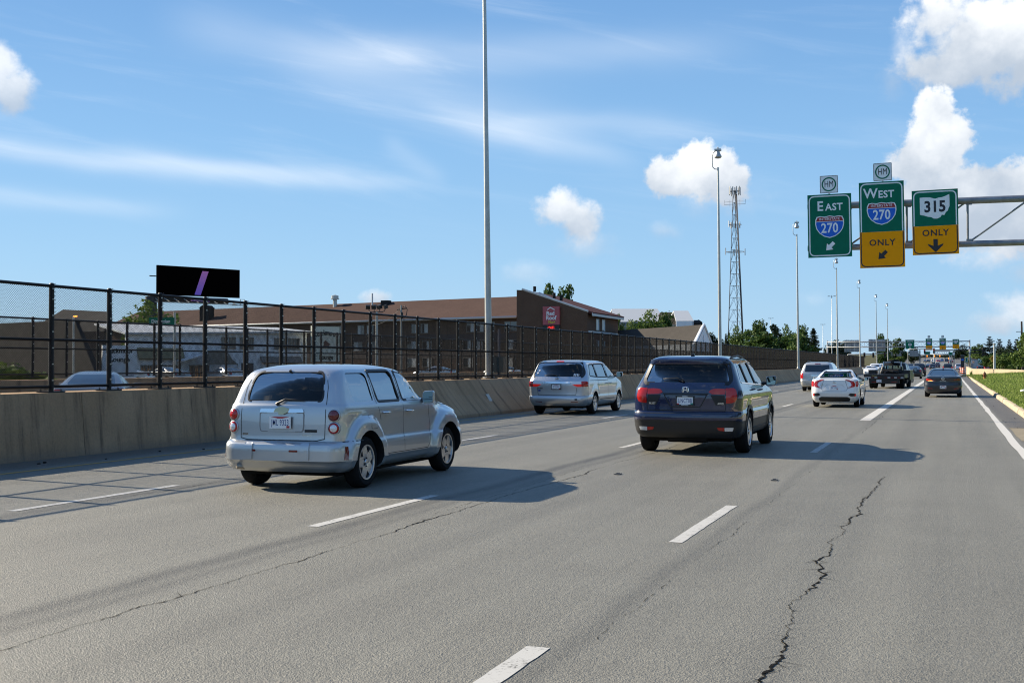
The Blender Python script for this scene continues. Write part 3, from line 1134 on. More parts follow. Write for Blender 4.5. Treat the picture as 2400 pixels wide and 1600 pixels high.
class Car:
    def __init__(s, name, label, cat, loc, body, paint, matf=None, rot=0.0, group=None):
        s.root = thing(name, label, cat, loc, rot, group)
        s.B = body
        s.mb = body.make(matf or (lambda c: 0))
        s.paint = paint
        s.cuts = []
        s.L = max(k[2] for k in body.k)

    # --- projected patches
    def ray(s, fr, u, v):
        if fr == 'rear':
            o, d = Vector((u, -3, v)), Vector((0, 1, 0))
        elif fr == 'front':
            o, d = Vector((u, s.L + 3, v)), Vector((0, -1, 0))
        elif fr == 'right':
            o, d = Vector((3, u, v)), Vector((-1, 0, 0))
        elif fr == 'left':
            o, d = Vector((-3, u, v)), Vector((1, 0, 0))
        elif fr == 'top':
            o, d = Vector((u, v, 4)), Vector((0, 0, -1))
        else:                                   # ('corner', side, angle, px, py)
            _, sd, a, px, py = fr
            a = radians(a)
            d = Vector((-sin(a) * sd, cos(a), 0))
            o = Vector((px * sd, py, v)) + Vector((cos(a), sin(a) * sd, 0)) * (u * sd if False else u) - d * 4
            if sd < 0:
                o = Vector((-px, py, v)) + Vector((-cos(a), sin(a), 0)) * u - Vector((sin(a), cos(a), 0)) * 4
                d = Vector((sin(a), cos(a), 0))
            else:
                o = Vector((px, py, v)) + Vector((cos(a), sin(a), 0)) * u - Vector((-sin(a), cos(a), 0)) * 4
                d = Vector((-sin(a), cos(a), 0))
        h = s.B.bvh.ray_cast(o, d)
        if h[0] is None:
            q = s.B.bvh.find_nearest(o + d * 3.5)
            return q[0], q[1]
        n = h[1]
        if n.dot(d) > 0:
            n = -n
        return h[0], n

    def patch(s, name, fr, poly, m_, off=.004, thick=.012, res=.07, parent=None, r=0.0):
        if r:
            poly = rpoly(poly, r)
        bm = bmesh.new()
        f = bm.faces.new([bm.verts.new((u, v, 0)) for u, v in poly])
        bmesh.ops.triangulate(bm, faces=[f])
        us, vs = [p[0] for p in poly], [p[1] for p in poly]
        for ax, lo, hi in ((0, min(us), max(us)), (1, min(vs), max(vs))):
            n = int((hi - lo) / res)
            for i in range(1, n + 1):
                c = lo + (hi - lo) * i / (n + 1)
                pl = Vector((c, 0, 0)) if ax == 0 else Vector((0, c, 0))
                bmesh.ops.bisect_plane(bm, geom=bm.verts[:] + bm.edges[:] + bm.faces[:], plane_co=pl, plane_no=(1, 0, 0) if ax == 0 else (0, 1, 0))
        bmesh.ops.triangulate(bm, faces=bm.faces[:])
        back = {}
        for v in bm.verts:
            p, n = s.ray(fr, v.co.x, v.co.y)
            v.co = p + n * off
            back[v] = p - n * thick
        bm.normal_update()
        edges = [e for e in bm.edges if len(e.link_faces) == 1]
        nb = {}
        for e in edges:
            for v in e.verts:
                if v not in nb:
                    nb[v] = bm.verts.new(back[v])
        for e in edges:
            a, c = e.verts
            try:
                bm.faces.new((a, c, nb[c], nb[a]))
            except ValueError:
                pass
        bmesh.ops.recalc_face_normals(bm, faces=bm.faces[:])
        me = bpy.data.meshes.new(name)
        bm.to_mesh(me)
        bm.free()
        me.materials.append(m_)
        me.polygons.foreach_set('use_smooth', [True] * len(me.polygons))
        me.set_sharp_from_angle(angle=radians(50))
        return link(name, me, parent or s.root)

    def ring(s, name, fr, poly, m_, w_out=.02, w_in=.0, off=.005, parent=None, r=0.0):
        """frame strip round a polygon"""
        if r:
            poly = rpoly(poly, r)
        n = len(poly)
        P = [Vector(p) for p in poly]
        area = sum(P[i].x * P[(i + 1) % n].y - P[(i + 1) % n].x * P[i].y for i in range(n))
        sg = 1 if area > 0 else -1
        nr = []
        for i in range(n):
            d = (P[(i + 1) % n] - P[i - 1])
            d = d.normalized() if d.length > 1e-7 else Vector((1, 0))
            nr.append(Vector((d.y, -d.x)) * sg)
        b = MB()
        for i in range(n):
            for w, o in ((w_out, -.006), (w_out, off), (-w_in, off), (-w_in, -.006)):
                q = P[i] + nr[i] * w
                p, nn = s.ray(fr, q.x, q.y)
                b.v.append(p + nn * o)
        for i in range(n):
            j = (i + 1) % n
            for k in range(3):
                b.f.append((4 * i + k, 4 * j + k, 4 * j + k + 1, 4 * i + k + 1))
        b.mi = [0] * len(b.f)
        return b.build(name, m_, parent or s.root, smooth=True, angle=50)

    def line(s, name, fr, pts, m_, w=.010, off=.0015, step=.06):
        """thin strip along a polyline"""
        path = []
        for a, c in zip(pts, pts[1:]):
            a, c = Vector(a), Vector(c)
            n = max(1, int((c - a).length / step))
            path += [a + (c - a) * i / n for i in range(n)]
        path.append(Vector(pts[-1]))
        b = MB()
        for i, p in enumerate(path):
            d = path[min(i + 1, len(path) - 1)] - path[max(i - 1, 0)]
            d.normalize()
            nn = Vector((-d.y, d.x)) * (w / 2)
            for q in (p + nn, p - nn):
                pp, no = s.ray(fr, q.x, q.y)
                b.v.append(pp + no * off)
        for i in range(len(path) - 1):
            b.f.append((2 * i, 2 * i + 1, 2 * i + 3, 2 * i + 2))
        b.mi = [0] * len(b.f)
        return b.build(name, m_, s.root, smooth=True)

    # --- holes
    def cut_side(s, polys):
        b = MB()
        for p in polys:
            b.prism(p, frame_m((-1.5, 0, 0), (0, 1, 0), (0, 0, 1)), 3.0, 1)
        s.cuts.append(b)

    def cut_rear(s, poly, depth):
        s.cuts.append(MB().prism(poly, frame_m((0, depth, 0), (1, 0, 0), (0, 0, 1)), depth + 1, 1))

    def cut_front(s, poly, y0):
        s.cuts.append(MB().prism(poly, frame_m((0, s.L + 1, 0), (1, 0, 0), (0, 0, 1)), s.L + 1 - y0, 1))

    def arches(s, ys, z, r, depth=.30, w=None):
        b = MB()
        hw = (w or max(k[3] for k in s.B.k)) + .2
        for y in ys:
            for sg in (1, -1):
                xs = (hw, hw - .2 - depth)
                n = 32
                vs = [(sg * x, y + r * cos(2 * pi * i / n), z + r * sin(2 * pi * i / n)) for x in xs for i in range(n)]
                b.add(vs, [(i, (i + 1) % n, n + (i + 1) % n, n + i) for i in range(n)] + [tuple(range(n))[::-1], tuple(range(n, 2 * n))], 2)
        s.cuts.append(b)

    def finish(s, extra=None):
        mats = [s.paint, M_['cabin'], M_['trim']] + (extra or [])
        me = s.mb.mesh('body', mats)
        bm = bmesh.new()
        bm.from_mesh(me)
        bmesh.ops.triangulate(bm, faces=bm.faces[:])
        bm.to_mesh(me)
        bm.free()
        for c in s.cuts:
            me = do_bool(me, c.mesh('cut', mats, fix=True))
        me.name = 'body'
        me.polygons.foreach_set('use_smooth', [True] * len(me.polygons))
        me.set_sharp_from_angle(angle=radians(32))
        s.body = link('body', me, s.root)
        return s.body

    # --- wheels
    def wheels(s, xs, ys, r, tw, rim, style='five', dark=False):
        prof = [(rim, -tw / 2 + .012), (r - .045, -tw / 2), (r - .012, -tw / 2 + .022), (r, -tw / 2 + .05), (r, tw / 2 - .05), (r - .012, tw / 2 - .022), (r - .045, tw / 2), (rim, tw / 2 - .012), (rim - .01, tw / 2 - .06), (rim - .01, -tw / 2 + .06)]
        tb = MB().lathe(prof, 36, 'X', closed=True)
        tb.lathe([(0, -.02), (rim, -.02)], 24, 'X', mi=1)
        tyre = tb.mesh('wheel', [M_['tyre'], M_['rimdark']], True, 35, fix=True)
        rb = MB()
        rb.lathe([(rim + .006, tw / 2 - .022), (rim + .004, tw / 2 - .006), (rim - .014, tw / 2 - .008), (rim - .024, tw / 2 - .04), (rim - .02, tw / 2 - .07)], 32, 'X')
        ns = {'five': 5, 'six': 6, 'ten': 10, 'seven': 7}[style]
        wo, wi = {'five': (.055, .062), 'six': (.04, .05), 'ten': (.018, .026), 'seven': (.03, .042)}[style]
        wo, wi = wo * rim / .2, wi * rim / .2
        for k in range(ns):
            a = 2 * pi * k / ns + pi / 2
            e, q = Vector((0, cos(a), sin(a))), Vector((0, -sin(a), cos(a)))
            X0, X1 = tw / 2 - .018, tw / 2 - .035
            pts = []
            for rad, ww, xx in ((.03, wi * .7, X1 + .006), (rim * .45, wi, X0), (rim * .97, wo, X0 - .004)):
                for sg in (-1, 1):
                    pts.append(e * rad + q * (ww * sg) + Vector((xx, 0, 0)))
            back = [p - Vector((.035, 0, 0)) for p in pts]
            rb.add(pts + back, [(0, 1, 3, 2), (2, 3, 5, 4), (0, 2, 8, 6), (2, 4, 10, 8), (1, 7, 9, 3), (3, 9, 11, 5)])
        rb.lathe([(0, tw / 2 - .008), (.028, tw / 2 - .01), (.034, tw / 2 - .02), (.034, tw / 2 - .06)], 14, 'X')
        for k in range(5):
            a = 2 * pi * (k + .5) / 5 + pi / 2
            rb.lathe([(0, tw / 2 - .0165), (.011, tw / 2 - .0165), (.011, tw / 2 - .03)], 8, 'X', c_=(0, .055 * cos(a), .055 * sin(a)), mi=1)
        rimme = rb.mesh('rim', [M_['rimdark'] if dark else M_['alloy'], M_['rimdark']], True, 30, fix=True)
        for y in ys:
            for sg in (1, -1):
                w_ = link('wheel', tyre, s.root, (sg * xs, y, r), (0, 0, 0 if sg > 0 else pi))
                w_.rotation_euler[0] = 0
                rr = link('rim', rimme, w_, rot=(random.Random(int(y * 10 + sg)).uniform(0, 6), 0, 0))

    def mirror(s, y, z, x0, w=.23, h=.17, m_=None, stalk=.10, glass=True):
        for sg in (1, -1):
            pts = [(-w / 2, -h / 2), (w / 2, -h / 2 * .9), (w / 2, h / 2 * .8), (w / 2 * .8, h / 2), (-w / 2, h / 2 * .85)]
            poly = rpoly([(u * sg, v) for u, v in pts], .04)
            b = MB()
            n = len(poly)
            cx, cz = sg * (x0 + stalk + w / 2), z
            levels = [(0.0, .94), (.015, 1.0), (.06, .96), (.11, .75), (.145, .35)]
            for dy, sc_ in levels:
                b.v += [Vector((cx + u * sc_, y + dy, cz + v * sc_)) for u, v in poly]
            for k in range(len(levels) - 1):
                for i in range(n):
                    b.f.append((k * n + i, k * n + (i + 1) % n, (k + 1) * n + (i + 1) % n, (k + 1) * n + i))
            b.f.append(tuple(range(n)))
            b.f.append(tuple(range((len(levels) - 1) * n, len(levels) * n)))
            b.mi = [0] * len(b.f)
            b.tube((sg * (x0 - .05), y + .06, z - h * .32), (sg * (x0 + stalk + .03), y + .06, z - h * .2), .028, .035, 8, mi=1)
            o = b.build('door_mirror', [m_ or s.paint, M_['black']], s.root, smooth=True, angle=40)
            if glass:
                g = MB().add([(cx + u * .84, y - .003, cz + v * .84) for u, v in poly], [tuple(range(n))])
                g.build('mirror_glass', M_['mirror'], o)

    def plate(s, y, z, txt, tilt=0.0, x=0.0, style='ohio', frame=False, w=.305, h=.152):
        o = MB().box((0, 0, 0), (w, .006, h)).build('licence_plate', M_['plate'], s.root, loc=(x, y, z), rot=(tilt, 0, 0))
        Mx = Matrix(((1, 0, 0, 0), (0, 0, -1, -.0035), (0, 1, 0, -.004), (0, 0, 0, 1)))
        text_on(txt, .108, Mx, M_['plate_blue'], o, 'lettering', .0006, .0006, .55, 1.12)
        if style == 'ohio':
            MB().add([(-w * .45, -.0036, h * .48), (w * .45, -.0036, h * .48), (w * .12, -.0036, h * .34), (-w * .12, -.0036, h * .34)], [(0, 1, 2, 3)]).build('plate_band', M_['plate_red'], o)
            MB().add([(w * .30, -.0038, -h * .46), (w * .45, -.0038, -h * .46), (w * .45, -.0038, -h * .27), (w * .30, -.0038, -h * .27)], [(0, 1, 2, 3)]).build('plate_sticker', M_['plate_red'], o)
        if frame:
            b = MB()
            for c, sz in (((0, -.006, h / 2), (w + .03, .008, .02)), ((0, -.006, -h / 2), (w + .03, .008, .02)), ((w / 2, -.006, 0), (.016, .008, h)), ((-w / 2, -.006, 0), (.016, .008, h))):
                b.box(c, sz)
            b.build('plate_frame', M_['black'], o)
        return o

    def seats(s, rows, z0, head=True, w=.5, m_=None):
        for i, (y, hgt) in enumerate(rows):
            for sx in (-.38, .38):
                b = MB()
                b.box((sx, y, z0 + .25), (w, .14, hgt), R=Matrix.Rotation(.15, 3, 'X'))
                b.build('seat_back', M_['seat'], s.root)
                if head:
                    hb = bmesh.new()
                    bmesh.ops.create_cube(hb, size=1)
                    bmesh.ops.scale(hb, vec=(.27, .11, .19), verts=hb.verts)
                    bmesh.ops.bevel(hb, geom=hb.edges[:] + hb.verts[:], offset=.035, segments=2, affect='EDGES')
                    me = bpy.data.meshes.new('headrest')
                    hb.to_mesh(me)
                    hb.free()
                    me.materials.append(m_ or M_['seat'])
                    link('headrest', me, s.root, (sx, y - .03, z0 + .25 + hgt / 2 + .11))

    def wiper(s, y, z, x0, x1, rise=.05, base=.08):
        p0, n0 = s.ray('rear', x0, z)
        p1, n1 = s.ray('rear', x0 + (x1 - x0) * .3, z + rise)
        p2, n2 = s.ray('rear', x1, z + rise * .8)
        b = MB()
        b.tube(p0, p0 + n0 * .035, .022, n=8)
        b.path([p0 + n0 * .03, p1 + n1 * .03, p1 * .5 + p2 * .5 + n2 * .022, p2 + n2 * .02], [.016, .013, .010, .007], 6)
        b.build('rear_wiper', M_['black'], s.root, smooth=True)

    def under(s, z0, z1, w, y0, y1):
        MB().bbox((-w, y0, z0), (w, y1, z1)).build('underbody', M_['under'], s.root)

    def handle(s, y, z, m_=None, w=.17):
        for fr in ('right', 'left'):
            p, n = s.ray(fr, y, z)
            sg = 1 if fr == 'right' else -1
            b = MB()
            b.path([p + n * .0 + Vector((0, -w / 2, 0)), p + n * .04 + Vector((0, -w / 2 + .03, 0)), p + n * .045 + Vector((0, w / 2 - .03, 0)), p + Vector((0, w / 2, 0))], .016, 8)
            b.build('door_handle', m_ or M_['chrome'], s.root, smooth=True)
def paint(name, col, metal=.0, rough=.35, coat=1.0, flake=True):
    m_ = mat(name, col, rough, metal, coat)
    t = NT(m_.node_tree)
    b = t.n['Principled BSDF']
    o = t.add('ShaderNodeTexCoord').outputs['Object']
    g = t.noise(o, 2.2, 4, .6)
    sx_ = t.add('ShaderNodeSeparateXYZ')
    t.l.new(o, sx_.inputs[0])
    dirt = t.m('MULTIPLY', t.smooth(t.m('ADD', sx_.outputs[2], t.m('MULTIPLY', g, .25)), .75, .25), .10)
    t.l.new(t.mix(dirt, col, (.20, .185, .16)), b.inputs['Base Color'])
    b.inputs['Coat IOR'].default_value = 1.6
    t.l.new(t.m('ADD', .02, t.m('MULTIPLY', dirt, .35)), b.inputs['Coat Roughness'])
    return m_


P_silver = paint('silver metallic paint', (.50, .52, .535), .72, .36)
P_silver2 = paint('cool silver metallic paint', (.52, .54, .57), .72, .34)
P_champ = paint('pale champagne silver paint', (.56, .55, .52), .6, .4)
P_blue = paint('deep navy paint', (.002, .009, .052), .0, .25)
P_white = paint('white paint', (.80, .80, .78), 0, .35)
P_black = paint('black paint', (.004, .0045, .006), .0, .4, .45)
P_black.node_tree.nodes['Principled BSDF'].inputs['Coat IOR'].default_value = 1.45
P_soot = mat('sooty black truck paint', (.006, .006, .0065), .55, 0, .25)
P_ink = paint('very dark blue paint', (.004, .007, .018), .0, .4, .7)
P_dblue = paint('dark grey blue paint', (.03, .045, .07), .5, .3)
P_grey = paint('mid grey paint', (.20, .21, .22), .6, .35)
P_red = paint('red paint', (.35, .02, .02), 0, .35)
P_sky = paint('pale blue paint', (.12, .25, .45), .2, .35)


def sc_poly(p, k):
    cx, cy = sum(q[0] for q in p) / len(p), sum(q[1] for q in p) / len(p)
    w = max(q[0] for q in p) - min(q[0] for q in p)
    h = max(q[1] for q in p) - min(q[1] for q in p)
    return [(cx + (x - cx) * (1 + 2 * k / w), cy + (y - cy) * (1 + 2 * k / h)) for x, y in p]


def flare(ys, amp, half=.52, zt=.85, taper=None):
    def f(x, y, z):
        k = 0
        for ya in ys:
            r_ = sqrt((y - ya) ** 2 + (z - .34) ** 2)
            q_ = min(1, max(0, (half + .10 - r_) / .10))
            k = max(k, q_ * q_ * (3 - 2 * q_))
        v = 1.0 / (1 + exp((z - zt - .06) / .02))
        s_ = 1 if x >= 0 else -1
        wgt = min(1, abs(x) / .5) ** 3
        x = x + s_ * amp * (k * v - .25 * v * (1 - k)) * wgt
        if taper and y > taper[0] and z > taper[2]:
            q = min(1, (y - taper[0]) / .5) * min(1, (z - taper[2]) / .08)
            x *= 1 - taper[1] * q
        return x, y, z
    return f


def mirrored(p):
    return [(-u, v) for u, v in p][::-1]


def windows(car, spec, hollow):
    """spec: rear, front polygons in (x, z); sides [(polygon in (y, z), glass, trim)]"""
    if hollow:
        car.cut_rear(spec['rear'], spec['rear_depth'])
        car.cut_front(spec['front'], spec['front_y0'])
        car.cut_side([p for p, g, tr in spec['sides']])
    off, k = (-.010, .012) if hollow else (.004, 0)
    G = lambda g: M_[g] if hollow else M_['glass_far']
    car.patch('rear_window', 'rear', sc_poly(spec['rear'], k), G(spec.get('rear_glass', 'glass_dark')), off, .004, .08)
    car.patch('windscreen', 'front', sc_poly(spec['front'], k), G('glass'), off, .004, .12)
    for p, g, tr in spec['sides']:
        for fr in ('right', 'left'):
            car.patch('side_window', fr, sc_poly(p, k), G(g), off, .004, .12)
            if tr:
                car.ring('window_trim', fr, p, M_[tr], .028 if tr == 'black' else .016, .004, .006)


def emblem_h(car, z, s=1.0, off=.0):
    p, n = car.ray('rear', 0, z)
    b = MB()
    o = p + n * .010
    for (x, zz, w, h, a) in [(-.030, 0, .017, .085, .12), (.030, 0, .017, .085, -.12), (0, -.004, .05, .016, 0)]:
        b.box(o + Vector((x, 0, zz)) * s, (w * s, .012, h * s), R=Matrix.Rotation(a, 3, 'Y'))
    pl = rpoly([(-.062, -.046), (.062, -.046), (.056, .05), (-.056, .05)], .022)
    inn = [(u * .86, v * .84) for u, v in pl]
    N_ = len(pl)
    vs = [o + Vector((u * s, 0, v * s)) for u, v in pl] + [o + Vector((u * s, -.006, v * s)) for u, v in inn]
    b.add(vs, [(i, (i + 1) % N_, N_ + (i + 1) % N_, N_ + i) for i in range(N_)])
    b.build('emblem', M_['chrome'], car.root)


def badge(car, txt, x, z, size, m_='chrome'):
    p, n = car.ray('rear', x, z)
    Mx = Matrix(((1, 0, 0, p.x), (0, 0, -1, p.y - .012), (0, 1, 0, p.z), (0, 0, 0, 1)))
    text_on(txt, size, Mx, M_[m_], car.root, 'badge', .003, .001)


# ---------------------------------------------------------------- silver retro wagon
def retro_wagon():
    kn = [(.24, .12, 4.36, .74, .2, .3, .03, .25), (.30, .05, 4.42, .82, .22, .35, .05, .28), (.365, .012, 4.46, .848, .24, .38, .07, .3), (.385, -.012, 4.47, .862, .24, .38, .07, .3),
          (.54, -.012, 4.47, .865, .24, .38, .07, .3), (.585, .0, 4.46, .862, .24, .38, .07, .3), (.615, .035, 4.455, .855, .23, .38, .07, .3), (.632, .112, 4.45, .846, .2, .38, .06, .3),
          (.70, .118, 4.44, .845, .18, .38, .06, .3), (.85, .122, 4.40, .845, .18, .38, .06, .3), (.97, .13, 4.30, .84, .18, .4, .06, .3), (1.03, .14, 4.02, .835, .18, .4, .06, .3),
          (1.07, .15, 3.58, .825, .18, .35, .06, .25), (1.095, .165, 3.15, .81, .17, .3, .06, .22), (1.14, .18, 3.02, .79, .16, .3, .06, .22), (1.30, .235, 2.84, .742, .16, .3, .06, .2),
          (1.45, .31, 2.64, .688, .17, .3, .07, .2), (1.515, .37, 2.50, .64, .2, .3, .08, .2), (1.56, .52, 2.28, .53, .26, .3, .08, .15), (1.59, .72, 1.95, .42, .3, .3, .08, .1), (1.60, .95, 1.65, .28, .25, .25, .05, .05)]
    car = Car('station_wagon', 'silver retro boxy wagon with round tail lamps nearest the camera', 'car', (-7.995, 13.82, 0),
              Body(kn, flare((.82, 3.56), .060, .53, .86, (3.1, .16, .9)), shell_from=(.86, 1.58), nS=84, sub=6, nR=12, nC=8), P_silver)
    r0 = [(-.53, 1.13), (.53, 1.13), (.54, 1.2), (.505, 1.42), (.45, 1.50), (-.45, 1.50), (-.505, 1.42), (-.54, 1.2)]
    q1 = rpoly([(.56, 1.12), (1.13, 1.12), (1.10, 1.485), (.52, 1.485)], [.06, .03, .07, .07])
    q2 = rpoly([(1.27, 1.115), (1.93, 1.115), (1.88, 1.50), (1.20, 1.50)], [.03, .03, .06, .05])
    q3 = rpoly([(2.06, 1.115), (2.84, 1.115), (2.78, 1.24), (2.60, 1.42), (2.42, 1.485), (2.02, 1.495)], [.03, .02, .08, .1, .1, .05])
    windows(car, dict(rear=rpoly(r0, .06), rear_depth=.85, rear_glass='glass_dark', front=rpoly([(-.62, 1.16), (.62, 1.16), (.52, 1.45), (-.52, 1.45)], .06), front_y0=2.3,
                      sides=[(q1, 'glass_dark', None), (q2, 'glass_dark', 'black'), (q3, 'glass', 'black')]), True)
    car.arches((.82, 3.56), .34, .405)
    car.finish()
    car.ring('window_trim', 'rear', rpoly(r0, .06), M_['black'], .012, .012, .002)
    car.wheels(.760, (.82, 3.56), .332, .215, .222, 'five')
    for sg, fr in ((1, 'right'), (-1, 'left')):
        for z, red in ((.955, 1), (.795, 0)):
            p, n = car.ray(('corner', sg, 26, .655, .3), 0, z)
            ax = (n + Vector((0, -.25, 0))).normalized()
            u = ax.orthogonal().normalized()
            v = ax.cross(u)
            Mx = Matrix(((u.x, v.x, ax.x, p.x), (u.y, v.y, ax.y, p.y), (u.z, v.z, ax.z, p.z), (0, 0, 0, 1)))
            hb = MB().lathe([(.082, -.06), (.082, -.004), (.078, .012), (.070, .016), (.066, .004)], 28)
            h = hb.build('lamp_bezel', P_silver, car.root, smooth=True, angle=40)
            h.matrix_local = Mx
            lb = MB()
            if red:
                lb.lathe([(.067, .003), (.06, .022), (.04, .034), (.0, .04)], 28)
                l_ = lb.build('tail_lamp', M_['dark_red'] if sg > 0 else M_['red_lens'], car.root, smooth=True)
            else:
                lb.lathe([(.067, .003), (.062, .02), (.046, .028)], 28)
                l_ = lb.build('tail_lamp', M_['red_lens'], car.root, smooth=True)
                k = MB().lathe([(.046, .028), (.03, .036), (.0, .04)], 28).build('reversing_lamp', M_['clear_lens'], car.root, smooth=True)
                k.matrix_local = Mx
            l_.matrix_local = Mx
    # plate recess, chrome bar, bow tie emblem
    car.patch('plate_recess', 'rear', rpoly([(-.30, .745), (.30, .745), (.315, .80), (.315, .985), (-.315, .985), (-.315, .80)], .03), P_silver, .004, .01, .06)
    car.ring('recess_edge', 'rear', rpoly([(-.30, .745), (.30, .745), (.315, .80), (.315, .985), (-.315, .985), (-.315, .80)], .03), mat('recess shadow line', (.25, .25, .25), .5), .004, .008, .007)  # grey ring stands in for the shadow line of the recess
    car.patch('chrome_bar', 'rear', rpoly([(-.315, .985), (.315, .985), (.30, 1.03), (-.30, 1.03)], .012), M_['chrome'], .022, .02, .08)
    car.patch('emblem', 'rear', [(-.105, .988), (-.036, .988), (-.036, .960), (.030, .960), (.030, .988), (.095, .988), (.112, 1.026), (.036, 1.026), (.036, 1.055), (-.030, 1.055), (-.030, 1.026), (-.088, 1.026)], mat('brass coloured emblem', (.52, .45, .28), .3, .8), .027, .008, .05)
    car.plate(.088, .862, 'JML 9323', 0)
    car.patch('badge', 'rear', [(.33, .742), (.495, .742), (.495, .775), (.33, .775)], M_['black'], .006, .006)
    car.patch('badge', 'rear', [(.30, .695), (.43, .695), (.43, .712), (.30, .712)], M_['chrome'], .006, .006)
    car.patch('badge', 'rear', [(-.575, .70), (-.49, .70), (-.49, .72), (-.575, .72)], M_['chrome'], .006, .006)
    for x in (-.36, .24):
        car.patch('bumper_reflector', 'rear', rpoly([(x - .06, .498), (x + .06, .498), (x + .06, .525), (x - .06, .525)], .012), M_['dark_red'], .006, .01)
    for fr in ('right', 'left'):
        car.patch('side_marker', fr, [(.20, .40), (.245, .40), (.265, .565), (.22, .565)], M_['dark_red'], .006, .01)
    # shut lines
    S = M_['trim']
    car.line('shut_line', 'rear', [(-.60, .66), (-.605, .95), (-.60, 1.10), (-.585, 1.3), (-.53, 1.47)], S, .009)
    car.line('shut_line', 'rear', [(.60, .66), (.605, .95), (.60, 1.10), (.585, 1.3), (.53, 1.47)], S, .009)
    car.line('shut_line', 'rear', [(-.60, .66), (-.5, .638), (.5, .638), (.60, .66)], S, .012)
    for fr in ('right', 'left'):
        car.line('shut_line', fr, [(.22, .625), (.62, .63)], S, .010)
        car.line('shut_line', fr, [(1.15, 1.50), (1.19, 1.08), (1.30, .86)], S, .009)
        car.line('shut_line', fr, [(1.96, 1.51), (2.0, 1.1), (2.04, .42)], S, .009)
        car.line('shut_line', fr, [(2.86, 1.08), (2.96, .70), (2.92, .46), (2.84, .40), (1.42, .40)], S, .009)
        car.line('shut_line', fr, [(3.36, .78), (3.37, .42)], S, .008)
        car.line('fuel_door', fr, rpoly([(.86, .76), (1.06, .76), (1.06, .94), (.86, .94)], .04) + [(.88, .76)], S, .006) if fr == 'right' else None
    car.handle(1.42, .955)
    car.handle(2.18, .955)
    car.mirror(2.66, 1.13, .79, .17, .19, P_silver, .05)
    car.wiper(0, 1.085, -.07, .30, .06)
    car.patch('wiper_washer', 'rear', rpoly([(-.02, 1.50), (.02, 1.50), (.0, 1.52)], .004), M_['black'], .02, .01)
    car.seats([(1.30, .5), (2.2, .55)], .70)
    car.under(.18, .36, .66, .35, 4.2)
    b = MB()
    b.path([(-.60, .05, .30), (-.52, .15, .285), (-.45, .3, .27), (-.2, .42, .26), (.05, .5, .26)], [.035, .035, .05, .07, .05], 12)
    b.build('exhaust', M_['exhaust'], car.root, smooth=True)
    for s_ in (-1, 1):
        car.patch('bumper_step', 'rear', rpoly([(s_ * .40 - .055, .40), (s_ * .40 + .055, .40), (s_ * .40 + .055, .60), (s_ * .40 - .055, .60)], .02), P_silver, .02, .03, .05)
    car.patch('headlamp', 'front', rpoly([(.48, .72), (.72, .72), (.7, .92), (.5, .92)], .08), M_['clear_lens'], .005, .01)
    car.patch('headlamp', 'front', rpoly(mirrored([(.48, .72), (.72, .72), (.7, .92), (.5, .92)]), .08), M_['clear_lens'], .005, .01)
    # hood seam
    car.line('shut_line', 'right', [(3.15, 1.06), (3.6, 1.01), (4.0, .97)], S, .008)
    return car


